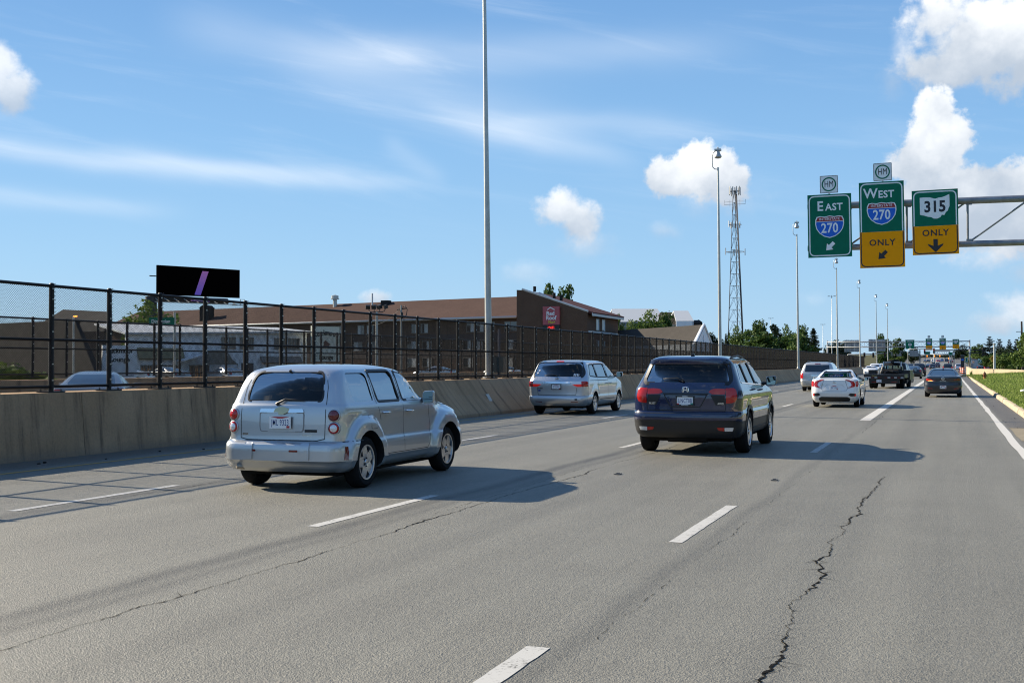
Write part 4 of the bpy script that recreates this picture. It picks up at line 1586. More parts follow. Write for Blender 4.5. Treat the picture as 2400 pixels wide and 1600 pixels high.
def navy_suv():
    kn = [(.30, .16, 4.80, .86, .25, .35, .05, .25), (.36, .08, 4.86, .93, .27, .4, .09, .3), (.48, .03, 4.92, .965, .28, .42, .11, .32), (.60, .0, 4.94, .975, .28, .42, .12, .35), (.625, -.012, 4.94, .98, .28, .42, .12, .35),
          (.71, -.005, 4.94, .982, .28, .42, .12, .35), (.755, .02, 4.93, .98, .27, .42, .12, .35), (.77, .075, 4.92, .972, .26, .42, .11, .35), (.90, .075, 4.90, .975, .25, .42, .11, .35), (1.03, .07, 4.82, .972, .25, .42, .10, .35),
          (1.10, .085, 4.55, .962, .25, .4, .10, .3), (1.165, .10, 4.10, .945, .25, .35, .10, .25), (1.20, .12, 3.80, .925, .25, .3, .10, .25), (1.25, .15, 3.70, .905, .25, .3, .1, .25), (1.42, .27, 3.42, .835, .25, .3, .1, .2),
          (1.60, .36, 3.08, .762, .25, .3, .1, .2), (1.645, .335, 2.96, .735, .22, .3, .1, .2), (1.69, .36, 2.8, .69, .22, .3, .1, .15), (1.73, .48, 2.5, .60, .25, .3, .08, .1), (1.75, .75, 2.1, .46, .25, .3, .06, .1), (1.757, 1.05, 1.8, .3, .25, .25, .05, .05)]

    def mf(c):
        if c.z < .60:
            return 3
        return 0
    car = Car('suv', 'dark navy blue SUV in the middle lane with personalised plate', 'SUV', (-4.40, 21.68, 0),
              Body(kn, flare((1.07, 3.89), .012, .5, .95), shell_from=(.92, 1.74), nS=50), P_blue, mf)
    r0 = rpoly([(-.735, 1.275), (.735, 1.275), (.755, 1.33), (.675, 1.60), (-.675, 1.60), (-.755, 1.33)], [.03, .03, .08, .06, .06, .08])
    q1 = rpoly([(.62, 1.29), (1.30, 1.255), (1.26, 1.60), (.92, 1.58)], [.05, .02, .03, .05])
    q2 = rpoly([(1.40, 1.25), (2.20, 1.225), (2.12, 1.625), (1.36, 1.61)], .025)
    q3 = rpoly([(2.30, 1.222), (3.42, 1.20), (3.30, 1.30), (2.86, 1.60), (2.24, 1.63)], [.02, .02, .06, .08, .02])
    windows(car, dict(rear=r0, rear_depth=.95, rear_glass='glass_dark', front=rpoly([(-.72, 1.26), (.72, 1.26), (.60, 1.60), (-.60, 1.60)], .06), front_y0=2.7,
                      sides=[(q1, 'glass_dark', None), (q2, 'glass_dark', None), (q3, 'glass', None)]), True)
    car.arches((1.07, 3.89), .375, .425)
    m_pl = mat('dark grey bumper plastic', (.018, .019, .021), .5)
    car.finish([m_pl])
    for fr in ('right', 'left'):
        car.ring('window_trim', fr, rpoly([(.60, 1.275), (3.46, 1.185), (3.32, 1.32), (2.88, 1.625), (2.2, 1.648), (.90, 1.60)], [.06, .02, .06, .1, .1, .06]), M_['chrome'], .016, .004, .007)
        for p in ([(1.30, 1.25), (1.40, 1.25), (1.36, 1.61), (1.26, 1.60)], [(2.20, 1.225), (2.30, 1.222), (2.24, 1.63), (2.12, 1.625)]):
            car.patch('door_pillar', fr, p, M_['black'], .005, .01)
        for ya in (1.07, 3.89):
            n = 18
            arc = [(ya + .462 * cos(pi * (i / n) * 1.16 - .25), .375 + .462 * sin(pi * (i / n) * 1.16 - .25)) for i in range(n + 1)]
            car.line('arch_trim', fr, arc, m_pl, .07, .010)
        S = M_['trim']
        car.line('shut_line', fr, [(1.33, 1.24), (1.38, .95), (1.55, .62)], S, .009)
        car.line('shut_line', fr, [(2.26, 1.22), (2.29, .9), (2.29, .45)], S, .009)
        car.line('shut_line', fr, [(3.42, 1.17), (3.44, .8), (3.38, .45)], S, .009)
        car.patch('sill_cladding', fr, [(1.60, .335), (3.36, .335), (3.36, .44), (1.60, .44)], m_pl, .012, .02, .2)
    car.wheels(.862, (1.07, 3.89), .378, .245, .245, 'five')
    car.ring('window_trim', 'rear', r0, M_['black'], .05, .01, .004)
    # lamps
    lam = M_['red_lens']
    for sg in (1, -1):
        arm = [(.405 * sg, 1.105), (.45 * sg, 1.15), (.50 * sg, 1.165), (.69 * sg, 1.165), (.69 * sg, 1.065), (.47 * sg, 1.07)]
        car.patch('tail_lamp', 'rear', rpoly(arm, .015), lam, .012, .012, .06)
        car.patch('lamp_garnish', 'rear', rpoly([(.44 * sg, 1.058), (.69 * sg, 1.055), (.69 * sg, .90), (.535 * sg, .875)], .02), M_['black'], .006, .01, .06)
        car.patch('tail_lamp', ('corner', sg, 38, .80, .2), rpoly([(-.115, 1.17), (.02, 1.175), (.06, 1.15), (.065, 1.0), (.02, .93), (-.115, .905)], .025), lam, .012, .012, .05)
        car.patch('side_marker', 'right' if sg > 0 else 'left', rpoly([(.34, 1.05), (.45, 1.13), (.46, 1.08), (.38, 1.0)], .02), mat('amber marker', (.5, .22, .03), .2, 0, 1), .006, .01)
        x0, x1 = (.62, .82)
        car.patch('reversing_lamp', 'rear', rpoly([(x0 * sg + .07 * sg, .425), (x1 * sg, .43), (x1 * sg + .02 * sg, .49), (x0 * sg + .07 * sg, .49)], .012), M_['clear_lens'], .008, .01)
        car.patch('bumper_reflector', 'rear', rpoly([((x0 - .035) * sg, .44), ((x0 + .065) * sg, .43), ((x0 + .065) * sg, .49), ((x0 - .06) * sg, .49)], .01), M_['red_lens'], .008, .01)
    # plate recess and garnish bar
    car.patch('plate_recess', 'rear', rpoly([(-.26, .855), (.26, .855), (.37, 1.055), (-.37, 1.055)], .02), P_blue, .006, .01, .06)
    car.ring('recess_edge', 'rear', rpoly([(-.26, .855), (.26, .855), (.37, 1.055), (-.37, 1.055)], .02), M_['black'], .016, .002, .009)
    car.patch('garnish_bar', 'rear', rpoly([(-.39, 1.055), (.39, 1.055), (.41, 1.085), (-.41, 1.085)], .012), M_['black'], .022, .02, .08)
    p = car.plate(.048, .955, 'UNCT0B', -.03, 0, 'plain', True)
    MB().add([(-.06, 0, 0)], []) if False else None
    Mx = Matrix(((1, 0, 0, 0), (0, 0, -1, -.012), (0, 1, 0, .077), (0, 0, 0, 1)))
    text_on('HONDA', .026, Mx, M_['plate'], p, 'frame_lettering', .0005, .0006)
    Mx = Matrix(((1, 0, 0, 0), (0, 0, -1, -.012), (0, 1, 0, -.077), (0, 0, 0, 1)))
    text_on('MARYSVILLE', .022, Mx, M_['plate'], p, 'frame_lettering', .0005, .0006)
    MB().add([(.10, -.004, -.07), (.145, -.004, -.07), (.145, -.004, -.04), (.10, -.004, -.04)], [(0, 1, 2, 3)]).build('plate_sticker', mat('green sticker', (.03, .25, .18), .5), p)
    MB().add([(-.145, -.004, -.07), (-.10, -.004, -.07), (-.10, -.004, -.045), (-.145, -.004, -.045)], [(0, 1, 2, 3)]).build('plate_sticker', M_['plate_red'], p)
    emblem_h(car, 1.145, 1.0)
    badge(car, 'PILOT', -.60, .905, .045)
    badge(car, 'AWD', .62, .905, .045)
    S = M_['trim']
    for sg in (1, -1):
        car.line('shut_line', 'rear', [(.70 * sg, .79), (.705 * sg, 1.18), (.80 * sg, 1.30)], S, .009)
    car.line('shut_line', 'rear', [(-.70, .785), (.70, .785)], S, .012)
    for z, w in ((.612, .012), (.735, .01)):
        car.line('bumper_crease', 'rear', [(-.93, z), (.93, z)], m_pl, w, .004)
    car.patch('spoiler', 'rear', rpoly([(-.70, 1.615), (.70, 1.615), (.68, 1.66), (-.68, 1.66)], .02), P_blue, .035, .03, .1)
    car.wiper(0, 1.29, -.05, -.42, .045)
    car.patch('roof_antenna', 'top', rpoly([(-.03, .72), (.03, .72), (.02, .88), (-.02, .88)], .015), M_['black'], .04, .03)
    car.handle(1.62, 1.13, P_blue)
    car.handle(2.52, 1.11, P_blue)
    car.mirror(3.28, 1.27, .90, .20, .19, P_blue, .07)
    for sg in (1, -1):
        MB().path([(sg * .66, .75, 1.665), (sg * .665, .95, 1.72), (sg * .66, 1.8, 1.755), (sg * .62, 2.55, 1.72), (sg * .61, 2.75, 1.68)], .018, 8).build('roof_rail', M_['black'], car.root, smooth=True)
    car.seats([(1.15, .5), (2.0, .6), (2.95, .62)], .80)
    car.under(.22, .40, .74, .5, 4.6)
    MB().tube((-.75, 1.07, .37), (.75, 1.07, .37), .05, n=10).build('axle', M_['under'], car.root)
    MB().tube((-.35, .30, .30), (.35, .30, .30), .09, n=12).build('silencer', M_['under'], car.root)
    # driver and a pale headrest seen through the back glass
    hb = bmesh.new()
    bmesh.ops.create_cube(hb, size=1)
    bmesh.ops.scale(hb, vec=(.26, .12, .24), verts=hb.verts)
    bmesh.ops.bevel(hb, geom=hb.edges[:] + hb.verts[:], offset=.05, segments=2, affect='EDGES')
    me = bpy.data.meshes.new('headrest')
    hb.to_mesh(me)
    hb.free()
    me.materials.append(M_['seat_tan'])
    link('headrest', me, car.root, (-.12, 1.25, 1.46))
    return car


def silver_minivan():
    kn = [(.28, .14, 4.95, .88, .25, .35, .05, .25), (.36, .05, 5.05, .95, .28, .4, .1, .3), (.45, .0, 5.12, .985, .3, .42, .13, .32), (.55, .0, 5.14, .995, .3, .42, .14, .35), (.585, .02, 5.14, .995, .3, .42, .14, .35), (.60, .055, 5.13, .99, .3, .42, .14, .35),
          (.75, .06, 5.10, .995, .28, .42, .13, .35), (.95, .05, 5.0, .995, .28, .42, .13, .35), (1.05, .07, 4.75, .985, .28, .42, .12, .3), (1.13, .11, 4.45, .97, .27, .4, .12, .3), (1.18, .15, 4.25, .955, .27, .35, .12, .25), (1.24, .19, 4.12, .93, .26, .3, .12, .25),
          (1.45, .32, 3.70, .86, .26, .3, .12, .25), (1.60, .40, 3.36, .80, .26, .3, .11, .2), (1.66, .44, 3.18, .75, .26, .3, .11, .2), (1.70, .55, 2.95, .68, .28, .3, .1, .2), (1.725, .75, 2.6, .55, .3, .3, .08, .1), (1.737, 1.1, 2.1, .36, .3, .3, .05, .05)]
    car = Car('minivan', 'silver minivan with dark rear glass in the left lane by the barrier', 'minivan', (-11.72, 37.55, 0),
              Body(kn, flare((1.08, 4.08), .014, .5, .95), shell_from=(.86, 1.72), nS=46), P_silver2)
    r0 = rpoly([(-.80, 1.20), (.80, 1.20), (.835, 1.28), (.73, 1.665), (-.73, 1.665), (-.835, 1.28)], [.03, .03, .06, .06, .06, .06])
    q1 = rpoly([(.62, 1.235), (1.40, 1.195), (1.38, 1.59), (.92, 1.575)], [.1, .02, .02, .1])
    q2 = rpoly([(1.50, 1.19), (2.62, 1.185), (2.58, 1.605), (1.48, 1.595)], .025)
    q3 = rpoly([(2.74, 1.185), (3.84, 1.20), (3.42, 1.50), (3.22, 1.59), (2.70, 1.605)], [.02, .03, .1, .08, .02])
    windows(car, dict(rear=r0, rear_depth=1.0, rear_glass='glass_dark', front=rpoly([(-.74, 1.27), (.74, 1.27), (.62, 1.60), (-.62, 1.60)], .06), front_y0=3.1,
                      sides=[(q1, 'glass_dark', 'black'), (q2, 'glass_dark', 'black'), (q3, 'glass', 'black')]), True)
    car.arches((1.08, 4.08), .345, .395)
    car.finish()
    car.ring('window_trim', 'rear', r0, M_['black'], .035, .01, .004)
    car.wheels(.878, (1.08, 4.08), .345, .235, .232, 'seven')
    for sg in (1, -1):
        car.patch('reversing_lamp', 'rear', rpoly([(.42 * sg, 1.050), (.80 * sg, 1.065), (.80 * sg, .978), (.50 * sg, .968)], .012), M_['clear_lens'], .012, .012, .06)
        car.patch('tail_lamp', 'rear', rpoly([(.50 * sg, .960), (.80 * sg, .970), (.80 * sg, .885), (.66 * sg, .885)], .012), M_['red_lit'], .012, .012, .06)
        car.patch('tail_lamp', ('corner', sg, 40, .84, .2), rpoly([(-.075, 1.055), (.08, 1.06), (.16, 1.03), (.16, .90), (-.075, .885)], .02), M_['red_lens'], .012, .012, .06)
        car.patch('bumper_reflector', 'rear', rpoly([(.48 * sg, .395), (.70 * sg, .405), (.70 * sg, .425), (.48 * sg, .418)], .006), M_['dark_red'], .006, .01)
        car.line('shut_line', 'rear', [(.66 * sg, .87), (.62 * sg, .63)], M_['trim'], .012)
    car.patch('chrome_bar', 'rear', rpoly([(-.44, .985), (.44, .985), (.43, 1.04), (-.43, 1.04)], .012), M_['chrome'], .025, .02, .08)
    car.patch('brake_lamp', 'rear', rpoly([(-.13, 1.672), (.13, 1.672), (.12, 1.69), (-.12, 1.69)], .005), M_['red_lit'], .012, .012)
    car.line('shut_line', 'rear', [(-.62, .625), (.62, .625)], M_['trim'], .014)
    car.plate(.028, .885, 'JIF 8587', 0, 0, 'ohio', True)
    emblem_h(car, 1.13, 1.0)
    badge(car, 'ODYSSEY', -.55, .83, .045, 'black')
    car.patch('badge', 'rear', [(-.62, .74), (-.54, .74), (-.54, .79), (-.62, .79)], M_['plate_blue'], .006, .006)
    car.patch('badge', 'rear', [(.60, .46), (.68, .46), (.68, .51), (.60, .51)], M_['black'], .006, .006)
    for x0, z0 in ((-.72, 1.29), (-.68, 1.37)):
        car.patch('window_sticker', 'rear', rpoly([(x0, z0), (x0 + .06, z0), (x0 + .06, z0 + .05), (x0, z0 + .05)], .02), M_['plate'], .006, .004)
    for k, w in enumerate((.025, .03, .03, .02)):
        car.patch('window_sticker', 'rear', rpoly([(.52 + k * .05, 1.22), (.52 + k * .05 + w, 1.22), (.52 + k * .05 + w, 1.30 - .01 * k), (.52 + k * .05, 1.30)], .012), M_['plate'], .006, .004)
    S = M_['trim']
    for fr in ('right', 'left'):
        car.line('shut_line', fr, [(.5, 1.085), (1.0, 1.08), (2.65, 1.08)], M_['black'], .018)
        car.line('shut_line', fr, [(1.44, 1.18), (1.50, .8), (1.52, .45)], S, .009)
        car.line('shut_line', fr, [(2.68, 1.18), (2.70, .4)], S, .009)
        car.line('shut_line', fr, [(3.80, 1.17), (3.72, .8), (3.62, .4)], S, .009)
        car.line('door_moulding', fr, [(1.62, .47), (3.50, .47)], M_['black'], .022, .008)
    car.handle(2.50, .98)
    car.handle(2.95, .98)
    car.mirror(3.72, 1.25, .93, .22, .18, P_silver2, .07)
    car.wiper(0, 1.215, -.02, -.45, .04)
    car.seats([(1.3, .5), (2.2, .6), (3.2, .62)], .78)
    car.under(.2, .38, .76, .45, 4.7)
    return car


def white_sedan():
    kn = [(.19, .16, 4.40, .74, .22, .35, .05, .3), (.28, .08, 4.52, .84, .25, .4, .1, .35), (.42, .015, 4.60, .888, .28, .42, .13, .38), (.55, .0, 4.62, .90, .3, .42, .14, .4), (.62, .01, 4.62, .90, .3, .42, .14, .4), (.72, .04, 4.60, .90, .3, .42, .14, .4),
          (.86, .06, 4.50, .893, .3, .42, .14, .38), (.95, .07, 4.22, .882, .28, .4, .14, .35), (1.01, .075, 3.85, .868, .26, .36, .14, .3), (1.035, .11, 3.58, .852, .24, .32, .13, .3), (1.05, .30, 3.38, .825, .22, .3, .10, .25), (1.07, .66, 3.20, .795, .2, .3, .08, .25),
          (1.10, .84, 3.08, .755, .2, .3, .08, .25), (1.20, 1.12, 2.88, .69, .2, .3, .08, .22), (1.30, 1.45, 2.66, .61, .22, .3, .08, .2), (1.355, 1.70, 2.50, .55, .24, .3, .07, .15), (1.39, 1.98, 2.30, .45, .1, .1, .05, .1), (1.40, 2.05, 2.22, .32, .08, .08, .02, .02)]
    car = Car('sedan', 'white sedan with C shaped red lamps ahead of the navy SUV', 'car', (-4.0, 47.15, 0),
              Body(kn, flare((.98, 3.68), .016, .48, .85), shell_from=(.80, 1.385), nS=46), P_white)
    r0 = rpoly([(-.60, 1.095), (.60, 1.095), (.615, 1.12), (.50, 1.325), (-.50, 1.325), (-.615, 1.12)], [.03, .03, .05, .05, .05, .05])
    q1 = rpoly([(1.18, 1.06), (1.98, 1.035), (1.95, 1.315), (1.72, 1.30), (1.50, 1.22)], [.06, .02, .02, .1, .08])
    q2 = rpoly([(2.08, 1.032), (3.02, 1.02), (2.68, 1.245), (2.52, 1.30), (2.05, 1.325)], [.02, .03, .08, .08, .02])
    windows(car, dict(rear=r0, rear_depth=1.9, rear_glass='glass_mid', front=rpoly([(-.60, 1.12), (.60, 1.12), (.48, 1.33), (-.48, 1.33)], .05), front_y0=2.42,
                      sides=[(q1, 'glass', 'black'), (q2, 'glass', 'black')]), True)
    car.arches((.98, 3.68), .325, .375)
    car.finish()
    car.ring('window_trim', 'rear', r0, M_['black'], .015, .02, .003)
    car.wheels(.775, (.98, 3.68), .325, .215, .215, 'ten')
    for sg in (1, -1):
        c_ = [(.40, 1.022), (.56, 1.012), (.72, .955), (.765, .87), (.755, .77), (.62, .735), (.50, .722), (.60, .765), (.645, .84), (.60, .93), (.52, .965)]
        car.patch('tail_lamp', 'rear', [(x * sg, z) for x, z in c_], M_['red_lens'], .014, .014, .05)
        car.patch('reversing_lamp', 'rear', [(x * sg, z) for x, z in [(.525, .955), (.595, .92), (.635, .84), (.595, .775), (.52, .80)]], M_['clear_lens'], .008, .012, .05)
        car.patch('tail_lamp', ('corner', sg, 50, .82, .25), rpoly([(-.06, .955), (.07, .985), (.10, .87), (.04, .775), (-.06, .765)], .02), M_['red_lens'], .012, .012, .05)
        car.patch('bumper_vent', 'rear', rpoly([(.52 * sg, .475), (.60 * sg, .53), (.80 * sg, .52), (.80 * sg, .42), (.60 * sg, .42)], .02), M_['black'], .006, .01, .05)
        car.patch('bumper_reflector', 'rear', rpoly([(.755 * sg, .425), (.805 * sg, .435), (.805 * sg, .50), (.755 * sg, .50)], .01), M_['red_lit'], .016, .012)
        car.line('shut_line', 'rear', [(.40 * sg, 1.0), (.50 * sg, .72), (.44 * sg, .60), (0, .595)], M_['trim'], .010)
    car.patch('lower_valance', 'rear', rpoly([(-.56, .23), (.56, .23), (.60, .34), (.50, .395), (-.50, .395), (-.60, .34)], .03), M_['black'], .008, .012, .08)
    car.line('plate_crease', 'rear', [(-.38, .745), (-.28, .845), (.28, .845), (.38, .745)], mat('crease line', (.4, .4, .4), .5), .010)
    car.plate(.018, .735, 'JOP 1369', -.06)
    emblem_h(car, .935, 1.0)
    badge(car, 'CIVIC', -.46, .83, .05)
    car.patch('roof_fin', 'top', rpoly([(-.02, 1.78), (.02, 1.78), (.012, 1.95), (-.012, 1.95)], .008), P_white, .05, .03)
    S = M_['trim']
    for fr in ('right', 'left'):
        car.line('shut_line', fr, [(1.30, 1.02), (1.34, .8), (1.42, .62)], S, .009)
        car.line('shut_line', fr, [(2.03, 1.32), (2.05, 1.0), (2.05, .35)], S, .009)
        car.line('shut_line', fr, [(3.05, 1.0), (3.05, .7), (2.98, .35)], S, .009)
    car.handle(1.62, .90, P_white)
    car.handle(2.42, .88, P_white)
    car.mirror(2.98, 1.03, .86, .18, .13, P_white, .06)
    car.seats([(1.55, .42), (2.45, .55)], .62)
    car.under(.16, .32, .66, .4, 4.1)
    car.root.scale = (.95, 1, 1)
    return car


def dark_sedan():
    kn = [(.20, .16, 4.40, .74, .22, .35, .05, .3), (.29, .07, 4.55, .85, .25, .4, .1, .35), (.42, .02, 4.62, .895, .28, .42, .13, .38), (.58, .0, 4.66, .912, .3, .42, .14, .4), (.72, .04, 4.64, .912, .3, .42, .14, .4), (.82, .03, 4.55, .905, .3, .42, .14, .38),
          (.93, .02, 4.2, .89, .28, .4, .14, .35), (.985, .03, 3.85, .872, .26, .36, .14, .3), (1.005, .10, 3.62, .852, .24, .32, .12, .3), (1.02, .30, 3.42, .82, .22, .3, .1, .25), (1.045, .58, 3.24, .785, .2, .3, .08, .25), (1.08, .74, 3.12, .75, .2, .3, .08, .25),
          (1.20, 1.12, 2.88, .68, .2, .3, .08, .22), (1.30, 1.50, 2.66, .61, .22, .3, .08, .2), (1.355, 1.78, 2.50, .55, .24, .3, .07, .15), (1.39, 2.02, 2.32, .45, .1, .1, .05, .1), (1.40, 2.10, 2.25, .32, .06, .06, .02, .02)]
    car = Car('sedan', 'dark sedan in the rightmost lane beside the kerb, one tail lamp glowing', 'car', (-.29, 63.4, 0),
              Body(kn, flare((1.0, 3.72), .014, .48, .85), shell_from=(.80, 1.385), nS=40), P_ink)
    r0 = rpoly([(-.61, 1.06), (.61, 1.06), (.635, 1.09), (.50, 1.32), (-.50, 1.32), (-.635, 1.09)], [.03, .03, .05, .05, .05, .05])
    q1 = rpoly([(1.10, 1.05), (1.98, 1.02), (1.95, 1.315), (1.72, 1.30), (1.45, 1.21)], [.06, .02, .02, .1, .08])
    q2 = rpoly([(2.08, 1.015), (3.02, 1.0), (2.68, 1.24), (2.52, 1.30), (2.05, 1.325)], [.02, .03, .08, .08, .02])
    windows(car, dict(rear=r0, rear_depth=1.9, rear_glass='glass_mid', front=rpoly([(-.60, 1.12), (.60, 1.12), (.48, 1.33), (-.48, 1.33)], .05), front_y0=2.42,
                      sides=[(q1, 'glass', 'black'), (q2, 'glass', 'black')]), True)
    car.arches((1.0, 3.72), .325, .375)
    car.finish()
    car.wheels(.785, (1.0, 3.72), .325, .225, .21, 'five')
    for sg in (1, -1):
        lit = sg < 0
        car.patch('tail_lamp', 'rear', [(x * sg, z) for x, z in [(.34, .80), (.44, .80), (.60, .875), (.74, .905), (.80, .89), (.80, .80), (.60, .83)]], M_['red_lit'] if lit else M_['dark_red'], .012, .012, .05)
        if lit:
            car.patch('indicator_lamp', 'rear', [(x * sg, z) for x, z in [(.50, .785), (.70, .785), (.74, .80), (.56, .815)]], M_['amber_lit'], .012, .012, .05)
            car.patch('reversing_lamp', 'rear', [(x * sg, z) for x, z in [(.42, .765), (.74, .758), (.74, .775), (.46, .785)]], M_['clear_lens'], .012, .012, .05)
        car.patch('bumper_reflector', 'rear', rpoly([(.50 * sg, .405), (.74 * sg, .425), (.72 * sg, .45), (.52 * sg, .43)], .008), M_['red_lens'], .008, .01)
    p, n = car.ray('rear', 0, .905)
    b = MB()
    Mx = frame_m(p + n * .012, (1, 0, 0), (0, 0, 1))
    b.lathe([(.072, -.004), (.078, 0), (.072, .006), (.062, .004)], 20, 'Y', c_=p + n * .014)
    b.box(p + n * .016 + Vector((-.025, 0, 0)), (.013, .008, .07), R=Matrix.Rotation(.35, 3, 'Y'))
    b.box(p + n * .016 + Vector((.025, 0, 0)), (.013, .008, .07), R=Matrix.Rotation(.35, 3, 'Y'))
    b.box(p + n * .016, (.06, .008, .012))
    b.build('emblem', M_['chrome'], car.root)
    badge(car, 'E L A N T R A', .0, .775, .05)
    car.plate(-.002, .495, 'JMB 7809', 0.05)
    car.line('shut_line', 'rear', [(-.62, .60), (-.45, .57), (.45, .57), (.62, .60)], M_['trim'], .012)
    car.line('body_crease', 'rear', [(-.80, .64), (-.3, .70), (.3, .70), (.80, .64)], M_['trim'], .012)
    car.patch('roof_fin', 'top', rpoly([(-.025, 1.70), (.025, 1.70), (.014, 1.88), (-.014, 1.88)], .008), M_['black'], .06, .03)
    car.mirror(2.98, 1.02, .88, .19, .14, P_ink, .07)
    car.seats([(1.55, .42), (2.45, .55)], .62)
    car.under(.16, .32, .66, .4, 4.1)
    car.root.scale = (.95, 1, 1)
    return car


def far_vehicle(name, label, cat, X, Y, kn, P, kind, lit=False, plate=True, rot=0.0, group=None, oncoming=False, det=1):
    """lighter build for traffic further up the road: body, glass, lamps, wheels, plate"""
    ax = (.95, 3.7)
    car = Car(name, label, cat, (X, Y, gz(Y)), Body(kn, None, nR=6, nC=4, nS=20, nF=6, sub=2), P, rot=rot, group=group)
    zb, zt = max(k[0] for k in kn if k[0] < 1.3) , kn[-1][0]
    if kind == 'suv':
        w = dict(rear=rpoly([(-.66, 1.16), (.66, 1.16), (.58, 1.56), (-.58, 1.56)], .05), front=rpoly([(-.64, 1.2), (.64, 1.2), (.54, 1.5), (-.54, 1.5)], .05),
                 sides=[(rpoly([(.62, 1.15), (2.9, 1.12), (2.55, 1.52), (.85, 1.52)], .05), 'glass', None)])
        lz = (.78, 1.12, .68, .86)
    elif kind == 'van':
        w = dict(rear=rpoly([(-.72, 1.14), (.72, 1.14), (.67, 1.55), (-.67, 1.55)], .05), front=rpoly([(-.7, 1.25), (.7, 1.25), (.58, 1.56), (-.58, 1.56)], .05),
                 sides=[(rpoly([(.5, 1.16), (3.4, 1.14), (2.95, 1.56), (.62, 1.55)], .05), 'glass', None)])
        lz = (.76, 1.06, .80, .97)
    else:
        w = dict(rear=rpoly([(-.60, 1.08), (.60, 1.08), (.49, 1.32), (-.49, 1.32)], .04), front=rpoly([(-.60, 1.1), (.60, 1.1), (.48, 1.33), (-.48, 1.33)], .04),
                 sides=[(rpoly([(1.2, 1.05), (3.0, 1.02), (2.6, 1.28), (1.65, 1.28)], .05), 'glass', None)])
        lz = (.76, .96, .48, .82)
    windows(car, w, False)
    car.arches(ax, .33, .37, .25)
    car.finish()
    car.wheels(.74 if kind != 'van' else .82, ax, .33, .22, .21, 'five')
    for sg in (1, -1):
        z0, z1, x0, x1 = lz
        car.patch('tail_lamp', ('corner', sg, 30, x1 - .08, .2), rpoly([(-.12, z0), (.06, z0), (.08, z1), (-.10, z1)], .03), M_['red_lit'] if lit else M_['red_lens'], .01, .01, .1)
        car.patch('headlamp', 'front', rpoly([(.45 * sg, .66), (.72 * sg, .68), (.72 * sg, .80), (.45 * sg, .78)], .03), M_['head_lit'] if oncoming else M_['clear_lens'], .01, .01, .2)
    if plate:
        p, n = car.ray('rear', 0, .86)
        car.plate(p.y - .01, .80 if kind != 'sedan' else .75, 'JKR 4152', 0)
    car.patch('bumper', 'rear', rpoly([(-.60, .32), (.60, .32), (.66, .42), (-.66, .42)], .03), M_['black'], .006, .01, .3)
    car.mirror(2.85, 1.12 if kind != 'sedan' else 1.02, .80, .2, .15, None, .08, False)
    return car


K_suv = [(.28, .14, 4.6, .78, .25, .35, .05, .25), (.40, .03, 4.72, .89, .28, .4, .1, .3), (.60, .0, 4.75, .925, .28, .4, .1, .35), (.75, .06, 4.72, .92, .26, .4, .1, .35), (1.0, .07, 4.5, .91, .25, .4, .1, .3), (1.1, .1, 4.0, .89, .25, .35, .1, .25), (1.15, .13, 3.6, .87, .25, .3, .1, .25), (1.40, .3, 3.2, .77, .25, .3, .1, .2), (1.58, .42, 2.85, .69, .25, .3, .1, .2), (1.66, .6, 2.5, .58, .3, .3, .08, .1), (1.70, 1.0, 1.9, .36, .25, .25, .05, .05)]
K_van = [(.27, .12, 4.9, .86, .22, .35, .05, .25), (.36, .02, 5.0, .94, .24, .4, .08, .3), (.62, .0, 5.1, .985, .24, .42, .08, .35), (.67, .06, 5.1, .985, .2, .42, .07, .35), (1.0, .08, 4.85, .985, .18, .42, .07, .3), (1.1, .12, 4.4, .965, .18, .4, .07, .3), (1.18, .16, 4.1, .935, .18, .3, .07, .25), (1.45, .27, 3.55, .845, .2, .3, .07, .25), (1.60, .36, 3.15, .78, .22, .3, .07, .2), (1.68, .5, 2.85, .68, .28, .3, .07, .2), (1.72, .85, 2.3, .45, .3, .3, .05, .05)]
K_sedan = [(.20, .15, 4.4, .74, .22, .35, .05, .3), (.32, .05, 4.55, .86, .26, .4, .1, .35), (.55, .0, 4.62, .90, .3, .42, .12, .4), (.85, .05, 4.45, .89, .28, .42, .12, .38), (.98, .07, 4.0, .87, .26, .38, .12, .3), (1.02, .16, 3.6, .84, .22, .3, .1, .28), (1.06, .66, 3.2, .79, .2, .3, .08, .25), (1.2, 1.12, 2.88, .69, .2, .3, .08, .22), (1.32, 1.55, 2.62, .59, .2, .3, .08, .2), (1.39, 1.95, 2.35, .44, .12, .12, .05, .1), (1.41, 2.08, 2.24, .3, .06, .06, .02, .02)]

retro_wagon()
navy_suv()
silver_minivan()
white_sedan()
dark_sedan()

v = far_vehicle('minivan', 'pale silver minivan half hidden behind the white sedan', 'minivan', -7.33, 74.9, K_van, P_champ, 'van', True)
for sg in (1, -1):
    MB().path([(sg * .62, .7, 1.69), (sg * .63, .9, 1.76), (sg * .6, 2.4, 1.765), (sg * .58, 2.6, 1.70)], .022, 6).build('roof_rail', M_['black'], v.root)
v.patch('brake_lamp', 'rear', rpoly([(-.16, 1.60), (.16, 1.60), (.16, 1.635), (-.16, 1.635)], .01), M_['dark_red'], .01, .01)
v.patch('chrome_bar', 'rear', rpoly([(-.36, .90), (.36, .90), (.36, .95), (-.36, .95)], .01), M_['chrome'], .02, .01)
far_vehicle('sedan', 'black sedan right in front of the flatbed hauler', 'car', -3.72, 143, K_sedan, P_black, 'sedan')
far_vehicle('suv', 'black SUV ahead of the black sedan past the hauler', 'SUV', -4.0, 184, K_suv, P_black, 'suv')
far_vehicle('suv', 'dark SUV with lit brake lamps above the roof of the dark sedan', 'SUV', aty(2221, 246), 246, K_suv, P_black, 'suv', True)
